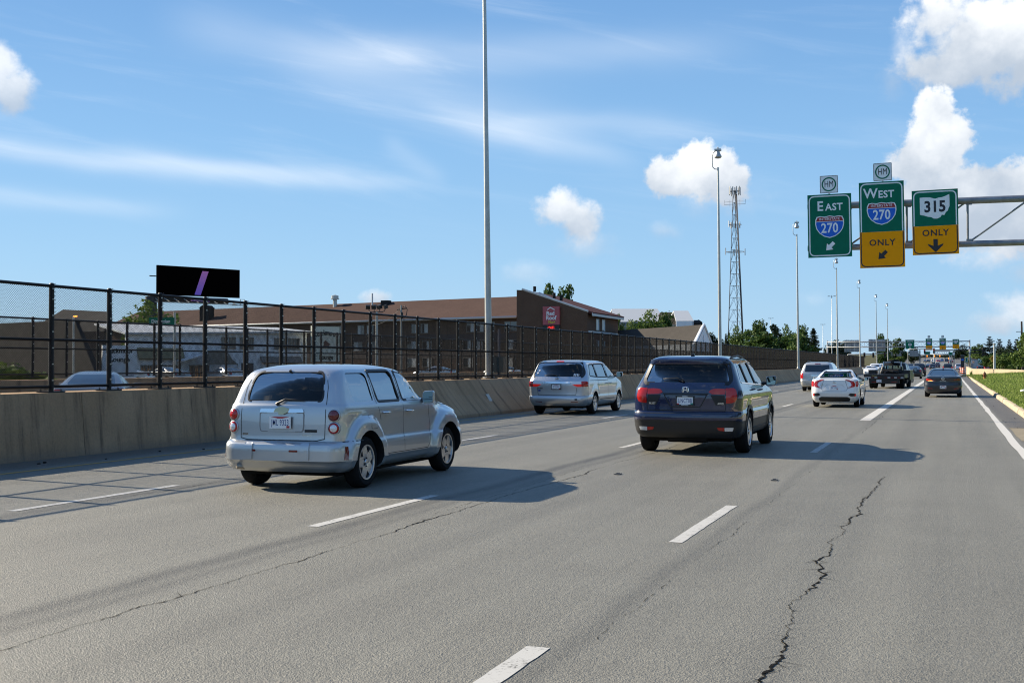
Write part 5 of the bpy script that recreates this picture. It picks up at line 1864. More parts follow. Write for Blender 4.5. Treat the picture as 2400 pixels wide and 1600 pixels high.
far_vehicle('sedan', 'pale silver car beside the orange barrels', 'car', aty(2247, 330), 330, K_suv, P_silver2, 'suv')
far_vehicle('suv', 'dark blue grey SUV further up the road, left of a red brown car', 'SUV', aty(2185.5, 400), 400, K_suv, P_dblue, 'suv')
far_vehicle('sedan', 'small dark reddish car beside the blue grey SUV far up the road', 'car', aty(2197, 440), 440, K_suv, paint('dark red brown paint', (.06, .02, .025), .3), 'suv')
far_vehicle('sedan', 'tiny dark car left of the blue grey SUV far ahead', 'car', aty(2175.5, 470), 470, K_sedan, P_dblue, 'sedan')
far_vehicle('pickup', 'tiny black vehicle on the rise straight ahead', 'car', aty(2189, 520), 520, K_suv, P_black, 'suv')
far_vehicle('van', 'white van on the rise straight ahead beside the black vehicle', 'van', aty(2197.5, 520), 520, K_van, P_white, 'van')
# oncoming on the other carriageway
far_vehicle('suv', 'white SUV coming the other way beyond the barrier end', 'SUV', aty(2050, 190), 194, K_suv, P_white, 'suv', rot=pi, oncoming=False)
far_vehicle('sedan', 'white car with its lamps showing, nearest on the oncoming side', 'car', aty(2040, 168), 172, K_sedan, P_white, 'sedan', rot=pi, oncoming=True)
far_vehicle('sedan', 'dark oncoming car with amber lamps left of the road ahead', 'car', aty(2132.5, 330), 334, K_suv, P_black, 'suv', rot=pi, oncoming=True)
far_vehicle('van', 'white panel van on the oncoming side behind the hauler', 'van', aty(2068, 235), 239, K_van, P_white, 'van', rot=pi)
# far queue
for i, (px, Y, P, K, kd, lab) in enumerate([
    (2187, 640, P_white, K_van, 'van', 'far white vehicle at the crest under the WEST sign'), (2199, 650, P_red, K_sedan, 'sedan', 'far red car near the crest of the road'),
    (2207.5, 660, P_sky, K_suv, 'suv', 'far bright blue SUV at the crest of the road'), (2218.5, 655, P_dblue, K_van, 'van', 'far dark blue van right of the bright blue SUV'),
    (2227, 600, P_black, K_suv, 'suv', 'far black SUV near the right edge line'), (2230, 640, P_red, K_sedan, 'sedan', 'far red car behind the far black SUV'),
    (2176, 660, P_dblue, K_sedan, 'sedan', 'far dark car at the crest, left of the white vehicle'), (2168, 650, P_grey, K_sedan, 'sedan', 'far grey car at the left of the crest')]):
    far_vehicle('car', lab, 'car', aty(px, Y), Y, K, P, kd)
# parked and passing cars seen through the fences on the left
for (px, d, rz, P, K, kd, lab) in [
    (205, 31.5, .55, P_grey, K_sedan, 'sedan', 'silver car seen through both fences at the far left'), (360, 90, 1.9, P_white, K_sedan, 'sedan', 'white parked car in front of the white lounge building'),
    (432, 96, 1.3, P_grey, K_sedan, 'sedan', 'grey parked car in front of the lounge porch'), (562, 100, 1.1, P_silver, K_sedan, 'sedan', 'silver parked car at the right end of the lounge'),
    (1070, 118, 1.45, P_silver2, K_sedan, 'sedan', 'silver parked car in the motel yard by the thick pole'), (1218, 125, 1.2, P_white, K_sedan, 'sedan', 'white parked car behind the fence right of the thick pole')]:
    q = at(px, 853, d)
    far_vehicle('car', lab, 'car', q.x, q.y, K, P, kd, rot=rz)
# ------------------------------------------------------------------ overhead sign gantries
m_green = mat('reflective green sheeting', (.006, .165, .10), .75, spec=.15, noise=(3, .5, (.007, .15, .088)))
m_yel = mat('reflective amber sheeting', (.98, .37, .004), .75, spec=.15)
m_sgw = mat('reflective white legend', (.85, .88, .90), .4)
m_sgb = mat('black legend', (.012, .014, .022), .5)
m_blue = mat('interstate blue', (.03, .15, .66), .75, spec=.15)
m_ired = mat('interstate red', (.30, .012, .02), .4)
m_alum = mat('aluminium sign back', (.34, .35, .36), .45, .6)
m_gant = mat('weathered gantry steel', (.30, .32, .34), .5, .6, noise=(2.5, .5, (.20, .21, .23)))


def facing(x, y, z):
    """plane facing -Y (the oncoming driver): x right, y up, z towards the reader"""
    return Matrix(((1, 0, 0, x), (0, 0, -1, y), (0, 1, 0, z), (0, 0, 0, 1)))


def flat(poly, y, name, m_, parent, x=0.0, z=0.0, th=.006):
    b = MB().prism(poly, facing(x, y, z), th)
    return b.build(name, m_, parent)


def outline(poly, w):
    n = len(poly)
    P = [Vector(p) for p in poly]
    area = sum(P[i].x * P[(i + 1) % n].y - P[(i + 1) % n].x * P[i].y for i in range(n))
    sg = 1 if area > 0 else -1
    o = []
    for i in range(n):
        d = (P[(i + 1) % n] - P[i - 1]).normalized()
        o.append(tuple(P[i] - Vector((d.y, -d.x)) * sg * w))
    return o


def border(poly, w, y, name, m_, parent, th=.006):
    inn = outline(poly, w)
    n = len(poly)
    b = MB()
    vs = []
    for dy in (y, y - th):
        vs += [(u, dy, v) for u, v in poly] + [(u, dy, v) for u, v in inn]
    q = 2 * n
    fs = []
    for i in range(n):
        j = (i + 1) % n
        fs += [(q + i, q + j, q + n + j, q + n + i), (i, j, q + j, q + i), (n + i, q + n + i, q + n + j, n + j)]
    b.add(vs, fs)
    return b.build(name, m_, parent)


SHIELD = [(-.60, .30), (-.54, .43), (-.40, .455), (-.20, .43), (0, .47), (.20, .43), (.40, .455), (.54, .43), (.60, .30), (.61, .12), (.56, -.10), (.44, -.28), (.24, -.43), (0, -.50), (-.24, -.43), (-.44, -.28), (-.56, -.10), (-.61, .12)]
OHIO = [(-.62, .44), (-.40, .45), (-.20, .44), (-.10, .40), (.02, .37), (.16, .41), (.30, .42), (.44, .47), (.60, .54), (.605, .20), (.60, .02), (.56, -.06), (.52, -.18), (.44, -.24), (.38, -.36), (.28, -.34), (.22, -.44), (.08, -.50), (-.06, -.49), (-.16, -.42), (-.30, -.40), (-.46, -.34), (-.62, -.30)]


def arrow(kind, s):
    a = [(-.09, .28), (.09, .28), (.09, -.02), (.33, .08), (.30, -.0), (0, -.30), (-.30, 0), (-.33, .08), (-.09, -.02)] if kind == 'down' else \
        [(-.07, .34), (.07, .34), (.07, 0), (.22, 0), (0, -.30), (-.22, 0), (-.07, 0)]
    if kind == 'sw':
        c, q = cos(-pi / 4), sin(-pi / 4)
        a = [(-.10, .32), (.10, .32), (.10, .02), (.25, .02), (0, -.30), (-.25, .02), (-.10, .02)]
        a = [(x * c - z * -q * -1, x * q + z * c) for x, z in a]
        a = [(u, v) for u, v in a]
    return [(x * s, z * s) for x, z in a]


def lane_sign(name, label, X, Y, z0, z1, w, kind, zy=None, k=1.0, tilt=.7, group=None, rows=None):
    """panel with legends; k scales the legends; z0/z1 bottom/top, zy where the amber half begins"""
    o = thing(name, label, 'road sign', (X, Y, z0), (0, -radians(tilt), 0), group)
    H = z1 - z0
    R = lambda z: z - z0
    gw = w / 2
    zsplit = R(zy) if zy else 0
    if zsplit < H:
        flat([(-gw, zsplit), (gw, zsplit), (gw, H), (-gw, H)], 0, 'green_panel', m_green, o, th=.03)
    if zy:
        flat([(-gw, 0), (gw, 0), (gw, zsplit - .004), (-gw, zsplit - .004)], 0, 'amber_panel', m_yel, o, th=.03)
    y1, y2, y3 = -.031, -.037, -.044
    m_, r = .055 * k, .26 * k
    if zy:
        p = rpoly([(-gw + m_, zsplit + .01), (-gw + m_, H - m_), (gw - m_, H - m_), (gw - m_, zsplit + .01)], [0, r, r, 0])
        n = len(p)
        b = MB()
        inn = []
        for i in range(n):
            d = (Vector(p[min(i + 1, n - 1)]) - Vector(p[max(i - 1, 0)])).normalized()
            inn.append((p[i][0] + d.y * .05 * k, p[i][1] - d.x * .05 * k))
        b.add([(u, y1, v) for u, v in p] + [(u, y1, v) for u, v in inn], [(i, i + 1, n + i + 1, n + i) for i in range(n - 1)])
        b.build('border', m_sgw, o)
        p = rpoly([(-gw + m_ * .6, zsplit - .01), (-gw + m_ * .6, m_ * .6), (gw - m_ * .6, m_ * .6), (gw - m_ * .6, zsplit - .01)], [0, r, r, 0])
        inn = []
        for i in range(n):
            d = (Vector(p[min(i + 1, n - 1)]) - Vector(p[max(i - 1, 0)])).normalized()
            inn.append((p[i][0] - d.y * .05 * k, p[i][1] + d.x * .05 * k))
        b = MB()
        b.add([(u, y1, v) for u, v in p] + [(u, y1, v) for u, v in inn], [(i, i + 1, n + i + 1, n + i) for i in range(n - 1)])
        b.build('border', m_sgb, o)
    else:
        border(rpoly([(-gw + m_, m_), (gw - m_, m_), (gw - m_, H - m_), (-gw + m_, H - m_)], r), .05 * k, y1, 'border', m_sgw, o)
    for row in rows:
        t_ = row[0]
        if t_ == 'cap':
            _, a, b_, z = row
            text_on(a, .60 * k, facing((-.40 if a == 'E' else -.46) * k if len(a) == 1 else 0, y2, R(z)), m_sgw, o, 'lettering', .003, .012 * k, .95)
            text_on(b_, .44 * k, facing(.20 * k, y2, R(z) - .05 * k), m_sgw, o, 'lettering', .003, .010 * k, .95, 1.06)
        elif t_ == 'text':
            _, a, sz, z, m2 = row
            text_on(a, sz * k, facing(0, y2, R(z)), m2, o, 'lettering', .003, .006 * k, 1.0, 1.12)
        elif t_ == 'shield':
            z = R(row[1])
            ox = MB()
            flat([(u * k * 1.03, v * k * 1.03 + z) for u, v in SHIELD], y1, 'shield_edge', m_sgw, o)
            flat([(u * k * .96, v * k * .95 + z) for u, v in SHIELD[9:]] + [(-.575 * k, z + .21 * k), (.575 * k, z + .21 * k)][0:2], y2, 'shield', m_blue, o)
            flat([(u * k * .96, v * k * .95 + z) for u, v in SHIELD[:9]] + [(.585 * k, z + .235 * k), (-.585 * k, z + .235 * k)], y2, 'shield_band', m_ired, o)
            text_on('INTERSTATE', .165 * k, facing(0, y3, z + .33 * k), m_sgw, o, 'lettering', .002, .0 * k, .95, 1.05)
            text_on('270', .60 * k, facing(0, y3, z - .09 * k), m_sgw, o, 'lettering', .002, .012 * k, .80, 1.05)
        elif t_ == 'ohio':
            z = R(row[1])
            flat([(u * k, v * k + z) for u, v in OHIO], y1, 'state_outline', m_sgw, o)
            text_on('315', .66 * k, facing(0, y3 + .004, z + .01 * k), m_sgb, o, 'lettering', .002, .022 * k, .88, 1.05)
        elif t_ == 'route':
            z = R(row[1])
            flat(rpoly([(-.42 * k, z - .36 * k), (.42 * k, z - .36 * k), (.46 * k, z + .1 * k), (.4 * k, z + .36 * k), (-.4 * k, z + .36 * k), (-.46 * k, z + .1 * k)], .12 * k), y1, 'route_shield', m_sgw, o)
            text_on('23', .55 * k, facing(0, y3 + .004, z), m_sgb, o, 'lettering', .002, .02 * k)
        elif t_ == 'arrow':
            flat([(u, v + R(row[2])) for u, v in arrow(row[1], k * row[4])], y2, 'arrow', row[3], o)
    # stiffeners and brackets at the back
    b = MB()
    for f in (.2, .5, .8):
        b.bbox((-gw + .05, 0, H * f - .03), (gw - .05, .06, H * f + .03))
    for x in (-gw * .55, gw * .55):
        b.bbox((x - .03, .06, H * .1), (x + .03, .12, H * .95))
    b.build('sign_frame', m_alum, o)
    return o


def hm_sign(label, X, Y, z, s, tilt=.7):
    o = thing('route_marker_sign', label, 'road sign', (X, Y, z), (0, -radians(tilt), 0), 'white square signs on top of the green signs')
    p = rpoly([(-s / 2, 0), (s / 2, 0), (s / 2, s), (-s / 2, s)], s * .05)
    flat(p, 0, 'panel', m_sgw, o, th=.02)
    border(rpoly([(-s / 2 * .96, s * .02), (s / 2 * .96, s * .02), (s / 2 * .96, s * .98), (-s / 2 * .96, s * .98)], s * .04), s * .018, -.021, 'border', m_sgb, o, .004)
    n = 32
    c = [(s * .40 * cos(2 * pi * i / n), s * .5 + s * .40 * sin(2 * pi * i / n)) for i in range(n)]
    border(c, s * .07, -.022, 'ring', m_green, o)
    text_on('HM', s * .50, facing(0, -.026, s * .5), m_sgb, o, 'lettering', .002, 0.0, .66, 1.1)
    MB().bbox((-.03, .02, -.25), (.03, .05, s * .6)).build('bracket', m_alum, o)
    return o


GY = 57.0
lane_sign('lane_sign', 'green overhead sign reading EAST 270 with white slanting arrow', -4.98, GY, 6.36, 9.17, 1.90, 'east', None, 1.0, .7, None,
          [('cap', 'E', 'AST', 8.63), ('shield', 7.73), ('arrow', 'sw', 6.83, m_sgw, .78)])
lane_sign('lane_sign', 'tall overhead sign reading WEST 270 above an amber ONLY half', -2.74, GY, 5.84, 9.62, 1.90, 'west', 7.42, 1.0, .7, None,
          [('cap', 'W', 'EST', 9.10), ('shield', 8.23), ('text', 'ONLY', .38, 6.93, m_sgb), ('arrow', 'sw', 6.38, m_sgb, .78)])
lane_sign('lane_sign', 'overhead sign with state outline 315 above an amber ONLY half', -.52, GY, 6.35, 9.16, 1.90, '315', 7.60, 1.0, .8, None,
          [('ohio', 8.40), ('text', 'ONLY', .38, 7.28, m_sgb), ('arrow', 'down', 6.74, m_sgb, .98)])
hm_sign('white square HM sign on top of the near EAST sign', -5.02, GY + .03, 9.22, .79)
hm_sign('white square HM sign on top of the near WEST sign', -2.72, GY + .03, 9.66, .79)

g = thing('sign_gantry', 'steel truss gantry reaching in from the right carrying three big signs', 'sign gantry', (0, GY + .45, 0))
ZT, ZB = 8.70, 6.82
for dy in (0,):
    MB().tube((-6.0, dy, ZT), (9.3, dy, ZT - .03), .15, n=14).build('chord', m_gant, g, smooth=True, angle=40)
    MB().tube((-6.0, dy, ZB), (9.3, dy, ZB - .03), .135, n=14).build('chord', m_gant, g, smooth=True, angle=40)
xs = [-5.75, -4.25, -1.73, .79, 3.31, 5.83, 8.35]
for i, x in enumerate(xs):
    MB().tube((x, 0, ZB), (x, 0, ZT), .05, n=8).build('strut', m_gant, g, smooth=True, angle=40)
    for zz in (ZB, ZT):
        MB().box((x + .06, -.02, zz + (.12 if zz == ZB else -.12)), (.24, .05, .16)).build('gusset', m_gant, g)
    if i < len(xs) - 1 and i > 0:
        MB().tube((x + .1, 0, ZB + .1), (xs[i + 1] - .1, 0, ZT - .1), .04, n=8).build('diagonal_brace', m_gant, g, smooth=True, angle=40)
MB().tube((9.0, 0, -.2), (9.0, 0, 9.6), .30, .24, n=18).build('post', m_gant, g, smooth=True, angle=40)

# second gantry far ahead, across both carriageways
G2 = 350.0
S2 = .871
z_at = lambda py, X=0: EYE + (853 - py) / FPX * (.9435 * G2 - .331 * X)
kk = .86
lane_sign('lane_sign', 'far green sign reading SOUTH 23 with a down arrow', aty(2133, G2), G2, z_at(818, -10), z_at(796, -10), 2.3, 'south', None, .9, .3, None,
          [('text', 'SOUTH', .5, z_at(800, -10), m_sgw), ('route', z_at(807.3, -10)), ('arrow', 'down', z_at(814.8, -10), m_sgw, .8)])
lane_sign('lane_sign', 'far overhead EAST 270 sign with amber ONLY panel', aty(2177.6, G2), G2, z_at(820.2, -5), z_at(793, -5), 1.66, 'east', z_at(809.8, -5), kk, .3, None,
          [('cap', 'E', 'AST', z_at(796.3, -5)), ('shield', z_at(803.5, -5)), ('text', 'ONLY', .44, z_at(813, -5), m_sgb), ('arrow', 'down', z_at(817, -5), m_sgb, .9)])
lane_sign('lane_sign', 'far overhead WEST 270 sign with amber ONLY panel', aty(2209.8, G2), G2, z_at(819, -2), z_at(792.2, -2), 1.66, 'west', z_at(809.4, -2), kk, .3, None,
          [('cap', 'W', 'EST', z_at(795.5, -2)), ('shield', z_at(803, -2)), ('text', 'ONLY', .44, z_at(812.4, -2), m_sgb), ('arrow', 'down', z_at(816.2, -2), m_sgb, .9)])
lane_sign('lane_sign', 'far overhead 315 sign with amber ONLY panel, rightmost of its row', aty(2240.6, G2), G2, z_at(816.7, 2), z_at(794.5, 2), 1.66, '315', z_at(806.8, 2), kk, .3, None,
          [('ohio', z_at(800.5, 2)), ('text', 'ONLY', .44, z_at(809.5, 2), m_sgb), ('arrow', 'down', z_at(813.6, 2), m_sgb, .9)])
hm_sign('white square HM sign on top of the far EAST sign', aty(2177.6, G2), G2, z_at(792, -5), .68, .3)
hm_sign('white square HM sign on top of the far WEST sign', aty(2209.8, G2), G2, z_at(791.6, -2), .68, .3)
g = thing('sign_gantry', 'far pale truss gantry spanning both carriageways with four signs facing us', 'sign gantry', (0, G2 + .5, 0))
xl, xr = -31.5, 5.1
za, zb = z_at(799.5), z_at(812.3)
for z in (za, zb):
    for dy in (0, 1.0):
        MB().tube((xl, dy, z), (xr, dy, z), .12, n=8).build('chord', m_gant, g, smooth=True)
n = 15
for i in range(n + 1):
    x = xl + (xr - xl) * i / n
    MB().tube((x, 0, zb), (x, 0, za), .05, n=5).build('strut', m_gant, g)
    if i < n:
        x2 = xl + (xr - xl) * (i + 1) / n
        MB().tube((x, 0, zb), (x2, 0, za), .04, n=5).build('diagonal_brace', m_gant, g)
        MB().tube((x, 1, za), (x2, 1, zb), .04, n=5).build('diagonal_brace', m_gant, g)
for x in (xl, xr):
    MB().tube((x, .5, -.3), (x, .5, z_at(796.5)), .20, n=10).build('post', m_gant, g, smooth=True)


def sign_back(label, x0, x1, Y, z0, z1):
    o = thing('overhead_sign', label, 'road sign', ((x0 + x1) / 2, Y, z0))
    w, h = abs(x1 - x0), z1 - z0
    n = max(3, int(w / .6))
    for i in range(n):
        MB().bbox((-w / 2 + w * i / n + .01, 0, 0), (-w / 2 + w * (i + 1) / n - .01, .05, h)).build('panel', m_alum, o)
    b = MB()
    for f in (.12, .42, .75):
        b.bbox((-w / 2, -.10, h * f - .05), (w / 2, 0, h * f + .05))
    for x in (-w * .35, 0, w * .35):
        b.bbox((x - .05, -.18, -.1), (x + .05, -.10, h + .1))
    b.build('stiffener', m_gant, o)
    return o


sign_back('grey back of a wide sign on the far gantry, leftmost of two', aty(1979, G2 + 1.8), aty(2014.6, G2 + 1.8), G2 + 1.8, z_at(824.5, -25), z_at(796.5, -25))
sign_back('grey back of a wide sign on the far gantry, beside the pole behind the hauler', aty(2035.8, G2 + 1.8), aty(2075.5, G2 + 1.8), G2 + 1.8, z_at(823, -18), z_at(794.5, -18))

# third structure: smaller sign backs, a dark frame gantry and the signals beyond
G3 = 470.0
z3 = lambda py, Y=G3: EYE + (853 - py) / FPX * .9435 * Y
for px0, px1, y0, y1, lab in [(2080, 2094.5, 821, 836, 'small grey sign back beneath the SOUTH sign, left of three'), (2101.5, 2122.5, 821.5, 835, 'small grey sign back beneath the SOUTH sign, middle of three'),
                              (2132, 2153, 821, 835, 'small grey sign back beneath the SOUTH sign, right of three')]:
    sign_back(lab, aty(px0, G3), aty(px1, G3), G3, z3(y1) , z3(y0))
g = thing('sign_gantry', 'thin grey gantry behind carrying three small sign backs', 'sign gantry', (0, G3 + .6, 0))
for py in (825.5, 832):
    MB().tube((aty(2070, G3), 0, z3(py)), (aty(2158, G3), 0, z3(py)), .14, n=6).build('chord', m_gant, g)
for px in (2097, 2156):
    MB().tube((aty(px, G3), 0, gz(G3) - .5), (aty(px, G3), 0, z3(819)), .2, n=8).build('post', m_gant, g)

m_dk = mat('dark brown painted steel', (.03, .028, .028), .6)
G4 = 430.0
z4 = lambda py: EYE + (853 - py) / FPX * .9435 * G4
g = thing('sign_gantry', 'black monotube gantry at the right in front of the pine trees', 'sign gantry', (0, G4, 0))
MB().bbox((aty(2189, G4), -.3, z4(821.8)), (aty(2307, G4), .3, z4(819.4))).build('beam', m_dk, g)
MB().bbox((aty(2262, G4), -.2, z4(828.3)), (aty(2304, G4), .2, z4(826.6))).build('beam', m_dk, g)
for px in (2303.5, 2308):
    MB().tube((aty(px, G4), 0, -.5), (aty(px, G4), 0, z4(814)), .28, n=10).build('post', m_dk, g)
m_white_truss = mat('pale lattice steel', (.55, .57, .60), .5, .4)
g = thing('lattice_beam', 'pale lattice beam crossing the road below the far WEST sign', 'sign gantry', (0, 560, 0))
z5 = lambda py: EYE + (853 - py) / FPX * .9435 * 560
b0, b1 = aty(2189, 560), aty(2226, 560)
for py in (822.5, 830):
    MB().tube((b0, 0, z5(py)), (b1, 0, z5(py)), .16, n=6).build('chord', m_white_truss, g)
for i in range(7):
    x, x2 = b0 + (b1 - b0) * i / 7, b0 + (b1 - b0) * (i + 1) / 7
    MB().tube((x, 0, z5(822.5)), (x2, 0, z5(830)), .09, n=5).build('diagonal_brace', m_white_truss, g)
    MB().tube((x, 0, z5(830)), (x2, 0, z5(822.5)), .09, n=5).build('diagonal_brace', m_white_truss, g)
for x in (b0, b1):
    MB().tube((x, 0, gz(560) - 1), (x, 0, z5(820.5)), .22, n=8).build('post', m_white_truss, g)


def small_sign(label, px0, px1, y0, y1, Y, m_, txt=None, tm=None, name='guide_sign', posts=True, arrow_=None):
    zf = lambda py: EYE + (853 - py) / FPX * (.9435 * Y)
    x0, x1 = aty(px0, Y), aty(px1, Y)
    o = thing(name, label, 'road sign', ((x0 + x1) / 2, Y, gz(Y)))
    w, a, c = x1 - x0, zf(y1) - gz(Y), zf(y0) - gz(Y)
    flat(rpoly([(-w / 2, a), (w / 2, a), (w / 2, c), (-w / 2, c)], .15), 0, 'panel', m_, o, th=.05)
    border(rpoly([(-w / 2 + .06, a + .06), (w / 2 - .06, a + .06), (w / 2 - .06, c - .06), (-w / 2 + .06, c - .06)], .12), .07, -.052, 'border', m_sgw if m_ is not m_yel else m_sgb, o)
    if txt:
        text_on(txt, min((c - a) * .42, w * .36), facing(0, -.06, a + (c - a) * .66), tm or m_sgw, o, 'lettering', .004, .01)
    if arrow_:
        k = (c - a) * .55
        pts = [(0.30 * k, .40 * k), (.30 * k, -.02 * k), (.18 * k, .10 * k), (-.20 * k, -.30 * k), (-.32 * k, -.18 * k), (.06 * k, .2 * k), (-.08 * k, .38 * k)]
        flat([(u, v + a + (c - a) * .32) for u, v in pts], -.05, 'arrow', m_sgw, o)
    if posts:
        for sx in (-w * .3, w * .3):
            MB().bbox((sx - .06, .05, -.3), (sx + .06, .17, c - .1)).build('post', m_gant, o)
    return o


small_sign('green EXIT sign with slanting arrow beside the black gantry legs', 2291.5, 2303.5, 839.8, 850.8, 300, m_green, 'EXIT', None, arrow_=True)
small_sign('narrow green sign with blue shield left of the far gantry leg', 2262.7, 2268.3, 837, 849, 380, m_green, None)
small_sign('narrow green sign with blue shield right of the far gantry leg', 2272, 2276.8, 837, 849, 384, m_green, None)
small_sign('wide green sign hanging under the far EAST sign', 2166.5, 2180.5, 823.2, 830.8, 430, m_green, None, posts=True)
small_sign('small green sign left of a white square sign far ahead', 2223, 2232.5, 825, 833, 450, m_green, None)
small_sign('small white square sign beside the small green sign far ahead', 2233.2, 2238, 826, 832, 452, m_sgw, None)
small_sign('orange work zone sign behind the retaining wall', 2278.5, 2283.6, 845, 851.5, 290, mat('orange sheeting', (.75, .22, .02), .5), None)
small_sign('white and red board behind the retaining wall', 2276.5, 2279, 843.5, 852, 294, mat('white board', (.7, .68, .66), .5), None)

p = thing('pylon_sign', 'dark box shaped pylon sign standing behind the barrels', 'sign', (aty(2256, 300), 300, 0))
zf = lambda py: EYE + (853 - py) / FPX * .9435 * 300
MB().bbox((-.38, 0, 0), (.38, .6, zf(833))).build('box', m_dk, p)
MB().bbox((-.25, -.02, zf(845)), (.25, 0, zf(841))).build('blue_panel', m_blue, p)
MB().bbox((-.42, -.05, zf(833)), (.42, .65, zf(832.2))).build('cap', m_alum, p)


def signal(label, px, py, Y, lit, h=1.05):
    zf = EYE + (853 - py) / FPX * .9435 * Y
    o = thing('traffic_signal', label, 'traffic light', (aty(px, Y), Y, zf))
    MB().bbox((-.19, 0, -h * .8), (.19, .22, .2)).build('housing', M_['black'], o)
    b = MB()
    for k in range(3):
        c = (0, -.02, -.34 * k * h / 1.05)
        b.lathe([(.15, -.16), (.17, .02)], 10, 'Y', c_=c)
    b.build('visor', M_['black'], o)
    for k, m_ in enumerate((M_['red_lit'] if lit == 'r' else M_['dark_red'], M_['amber_lit'] if lit == 'a' else M_['trim'], M_['glass_far'])):
        if lit == 'a' and k == 0:
            m_ = M_['amber_lit']
        MB().lathe([(0, -.03), (.15, -.01)], 12, 'Y', c_=(0, -.01, -.34 * k * h / 1.05)).build('lens', m_, o)
    return o


signal('traffic light showing red below the left edge of the far EAST sign', 2167.3, 820, 300, 'r')
signal('traffic light showing red right of the far EAST sign', 2189, 819.5, 300, 'r')
ms = thing('signal_mast', 'slim mast arm holding the two red traffic lights', 'signal mast', (0, 300.3, 0))
z_ = EYE + (853 - 817.5) / FPX * .9435 * 300
MB().path([(aty(2128, 300), 0, -.3), (aty(2128, 300), 0, z_ - .4), (aty(2129, 300), 0, z_), (aty(2192, 300), 0, z_ + .1)], .09, 8).build('arm', m_galv, ms, smooth=True)
for px, lab in ((2173, 'leftmost of the amber lit signals far ahead under the green sign'), (2190.7, 'middle one of the amber lit signals far ahead'), (2203, 'rightmost of the amber lit signals above the far trees'), (2224, 'lone amber lit signal far ahead near the small white sign')):
    signal(lab, px, 833 if px < 2220 else 838.5, 520, 'a')
ms = thing('signal_mast', 'mast arm with the row of amber lit signals', 'signal mast', (0, 520.3, gz(520)))
z_ = EYE + (853 - 833) / FPX * .9435 * 520 - gz(520)
MB().path([(aty(2230, 520), 0, 0), (aty(2230, 520), 0, z_ + .3), (aty(2229, 520), 0, z_ + .5), (aty(2168, 520), 0, z_ + .5)], .10, 8).build('arm', m_galv, ms, smooth=True)
ms = thing('signal_mast', 'long white mast arm over the oncoming road left of the hauler', 'signal mast', (0, 260, 0))
z_ = lambda py: EYE + (853 - py) / FPX * .9435 * 260
MB().path([(aty(1987, 260), 0, -.3), (aty(1987, 260), 0, z_(831)), (aty(1988, 260), 0, z_(830)), (aty(2078, 260), 0, z_(827.3))], [.14, .14, .12, .07], 8).build('arm', m_galv, ms, smooth=True)
for px, lab in ((2026, 'dark signal head hanging on the white mast arm, leftmost'), (2047, 'dark signal head hanging on the white mast arm, middle'), (2074, 'dark signal head hanging on the white mast arm, near its tip')):
    signal(lab, px, 828, 259.8, 'n')
# ------------------------------------------------------------------ buildings beyond the fences
def brick_mat(name, c1, c2, mortar, scale=4.2):
    m_ = mat(name, c1, .9)
    t = NT(m_.node_tree)
    o = t.add('ShaderNodeTexCoord').outputs['Object']
    s_ = t.add('ShaderNodeSeparateXYZ')
    t.l.new(o, s_.inputs[0])
    bt = t.add('ShaderNodeTexBrick')
    t.l.new(t.xyz(t.m('ADD', s_.outputs[0], s_.outputs[1]), s_.outputs[2], 0.0), bt.inputs['Vector'])
    bt.inputs['Scale'].default_value = scale
    bt.inputs['Color1'].default_value = (*c1, 1)
    bt.inputs['Color2'].default_value = (*c2, 1)
    bt.inputs['Mortar'].default_value = (*mortar, 1)
    bt.inputs['Mortar Size'].default_value = .012
    n1 = t.noise(o, .8, 4, .6)
    t.l.new(t.mix(1.0, bt.outputs[0], t.mix(n1, (.75, .75, .75), (1.15, 1.15, 1.15)), 'MULTIPLY'), t.n['Principled BSDF'].inputs['Base Color'])
    return m_


def shingle_mat(name, c1, c2):
    m_ = mat(name, c1, .95)
    t = NT(m_.node_tree)
    o = t.add('ShaderNodeTexCoord').outputs['Object']
    s_ = t.add('ShaderNodeSeparateXYZ')
    t.l.new(o, s_.inputs[0])
    n1 = t.noise(o, 3.5, 4, .7)
    n2 = t.noise(o, .25, 3, .6)
    row = t.m('SINE', t.m('MULTIPLY', s_.outputs[2], 2 * pi / .16))
    f = t.m('ADD', t.m('ADD', t.m('MULTIPLY', n1, .7), t.m('MULTIPLY', n2, .4)), t.m('MULTIPLY', row, .05))
    t.l.new(t.mix(t.smooth(f, .35, .8), c1, c2), t.n['Principled BSDF'].inputs['Base Color'])
    return m_


m_brick = brick_mat('brown brick', (.15, .085, .056), (.115, .066, .045), (.14, .11, .09))
m_brick2 = brick_mat('brown brick facade', (.13, .085, .065), (.10, .065, .05), (.13, .11, .09))
m_roof = shingle_mat('brown roof shingles', (.062, .037, .030), (.092, .056, .045))
m_roofd = shingle_mat('dark maroon roof shingles', (.085, .035, .036), (.115, .05, .05))
m_roofk = shingle_mat('charcoal roof shingles', (.024, .023, .023), (.040, .038, .037))
m_roofg = shingle_mat('grey brown roof shingles', (.048, .043, .038), (.070, .063, .056))
m_lgrey = mat('light grey roof panel', (.42, .44, .46), .7)
m_whitew = mat('white painted boards', (.78, .80, .82), .7)
m_gutter = mat('pale gutter', (.55, .54, .52), .6)
m_win = mat('window glass', (.02, .028, .035), .04, 0, 1.0)
m_curt = mat('pale curtain', (.55, .56, .55), .8)
m_wframe = mat('window frame', (.22, .20, .18), .6)


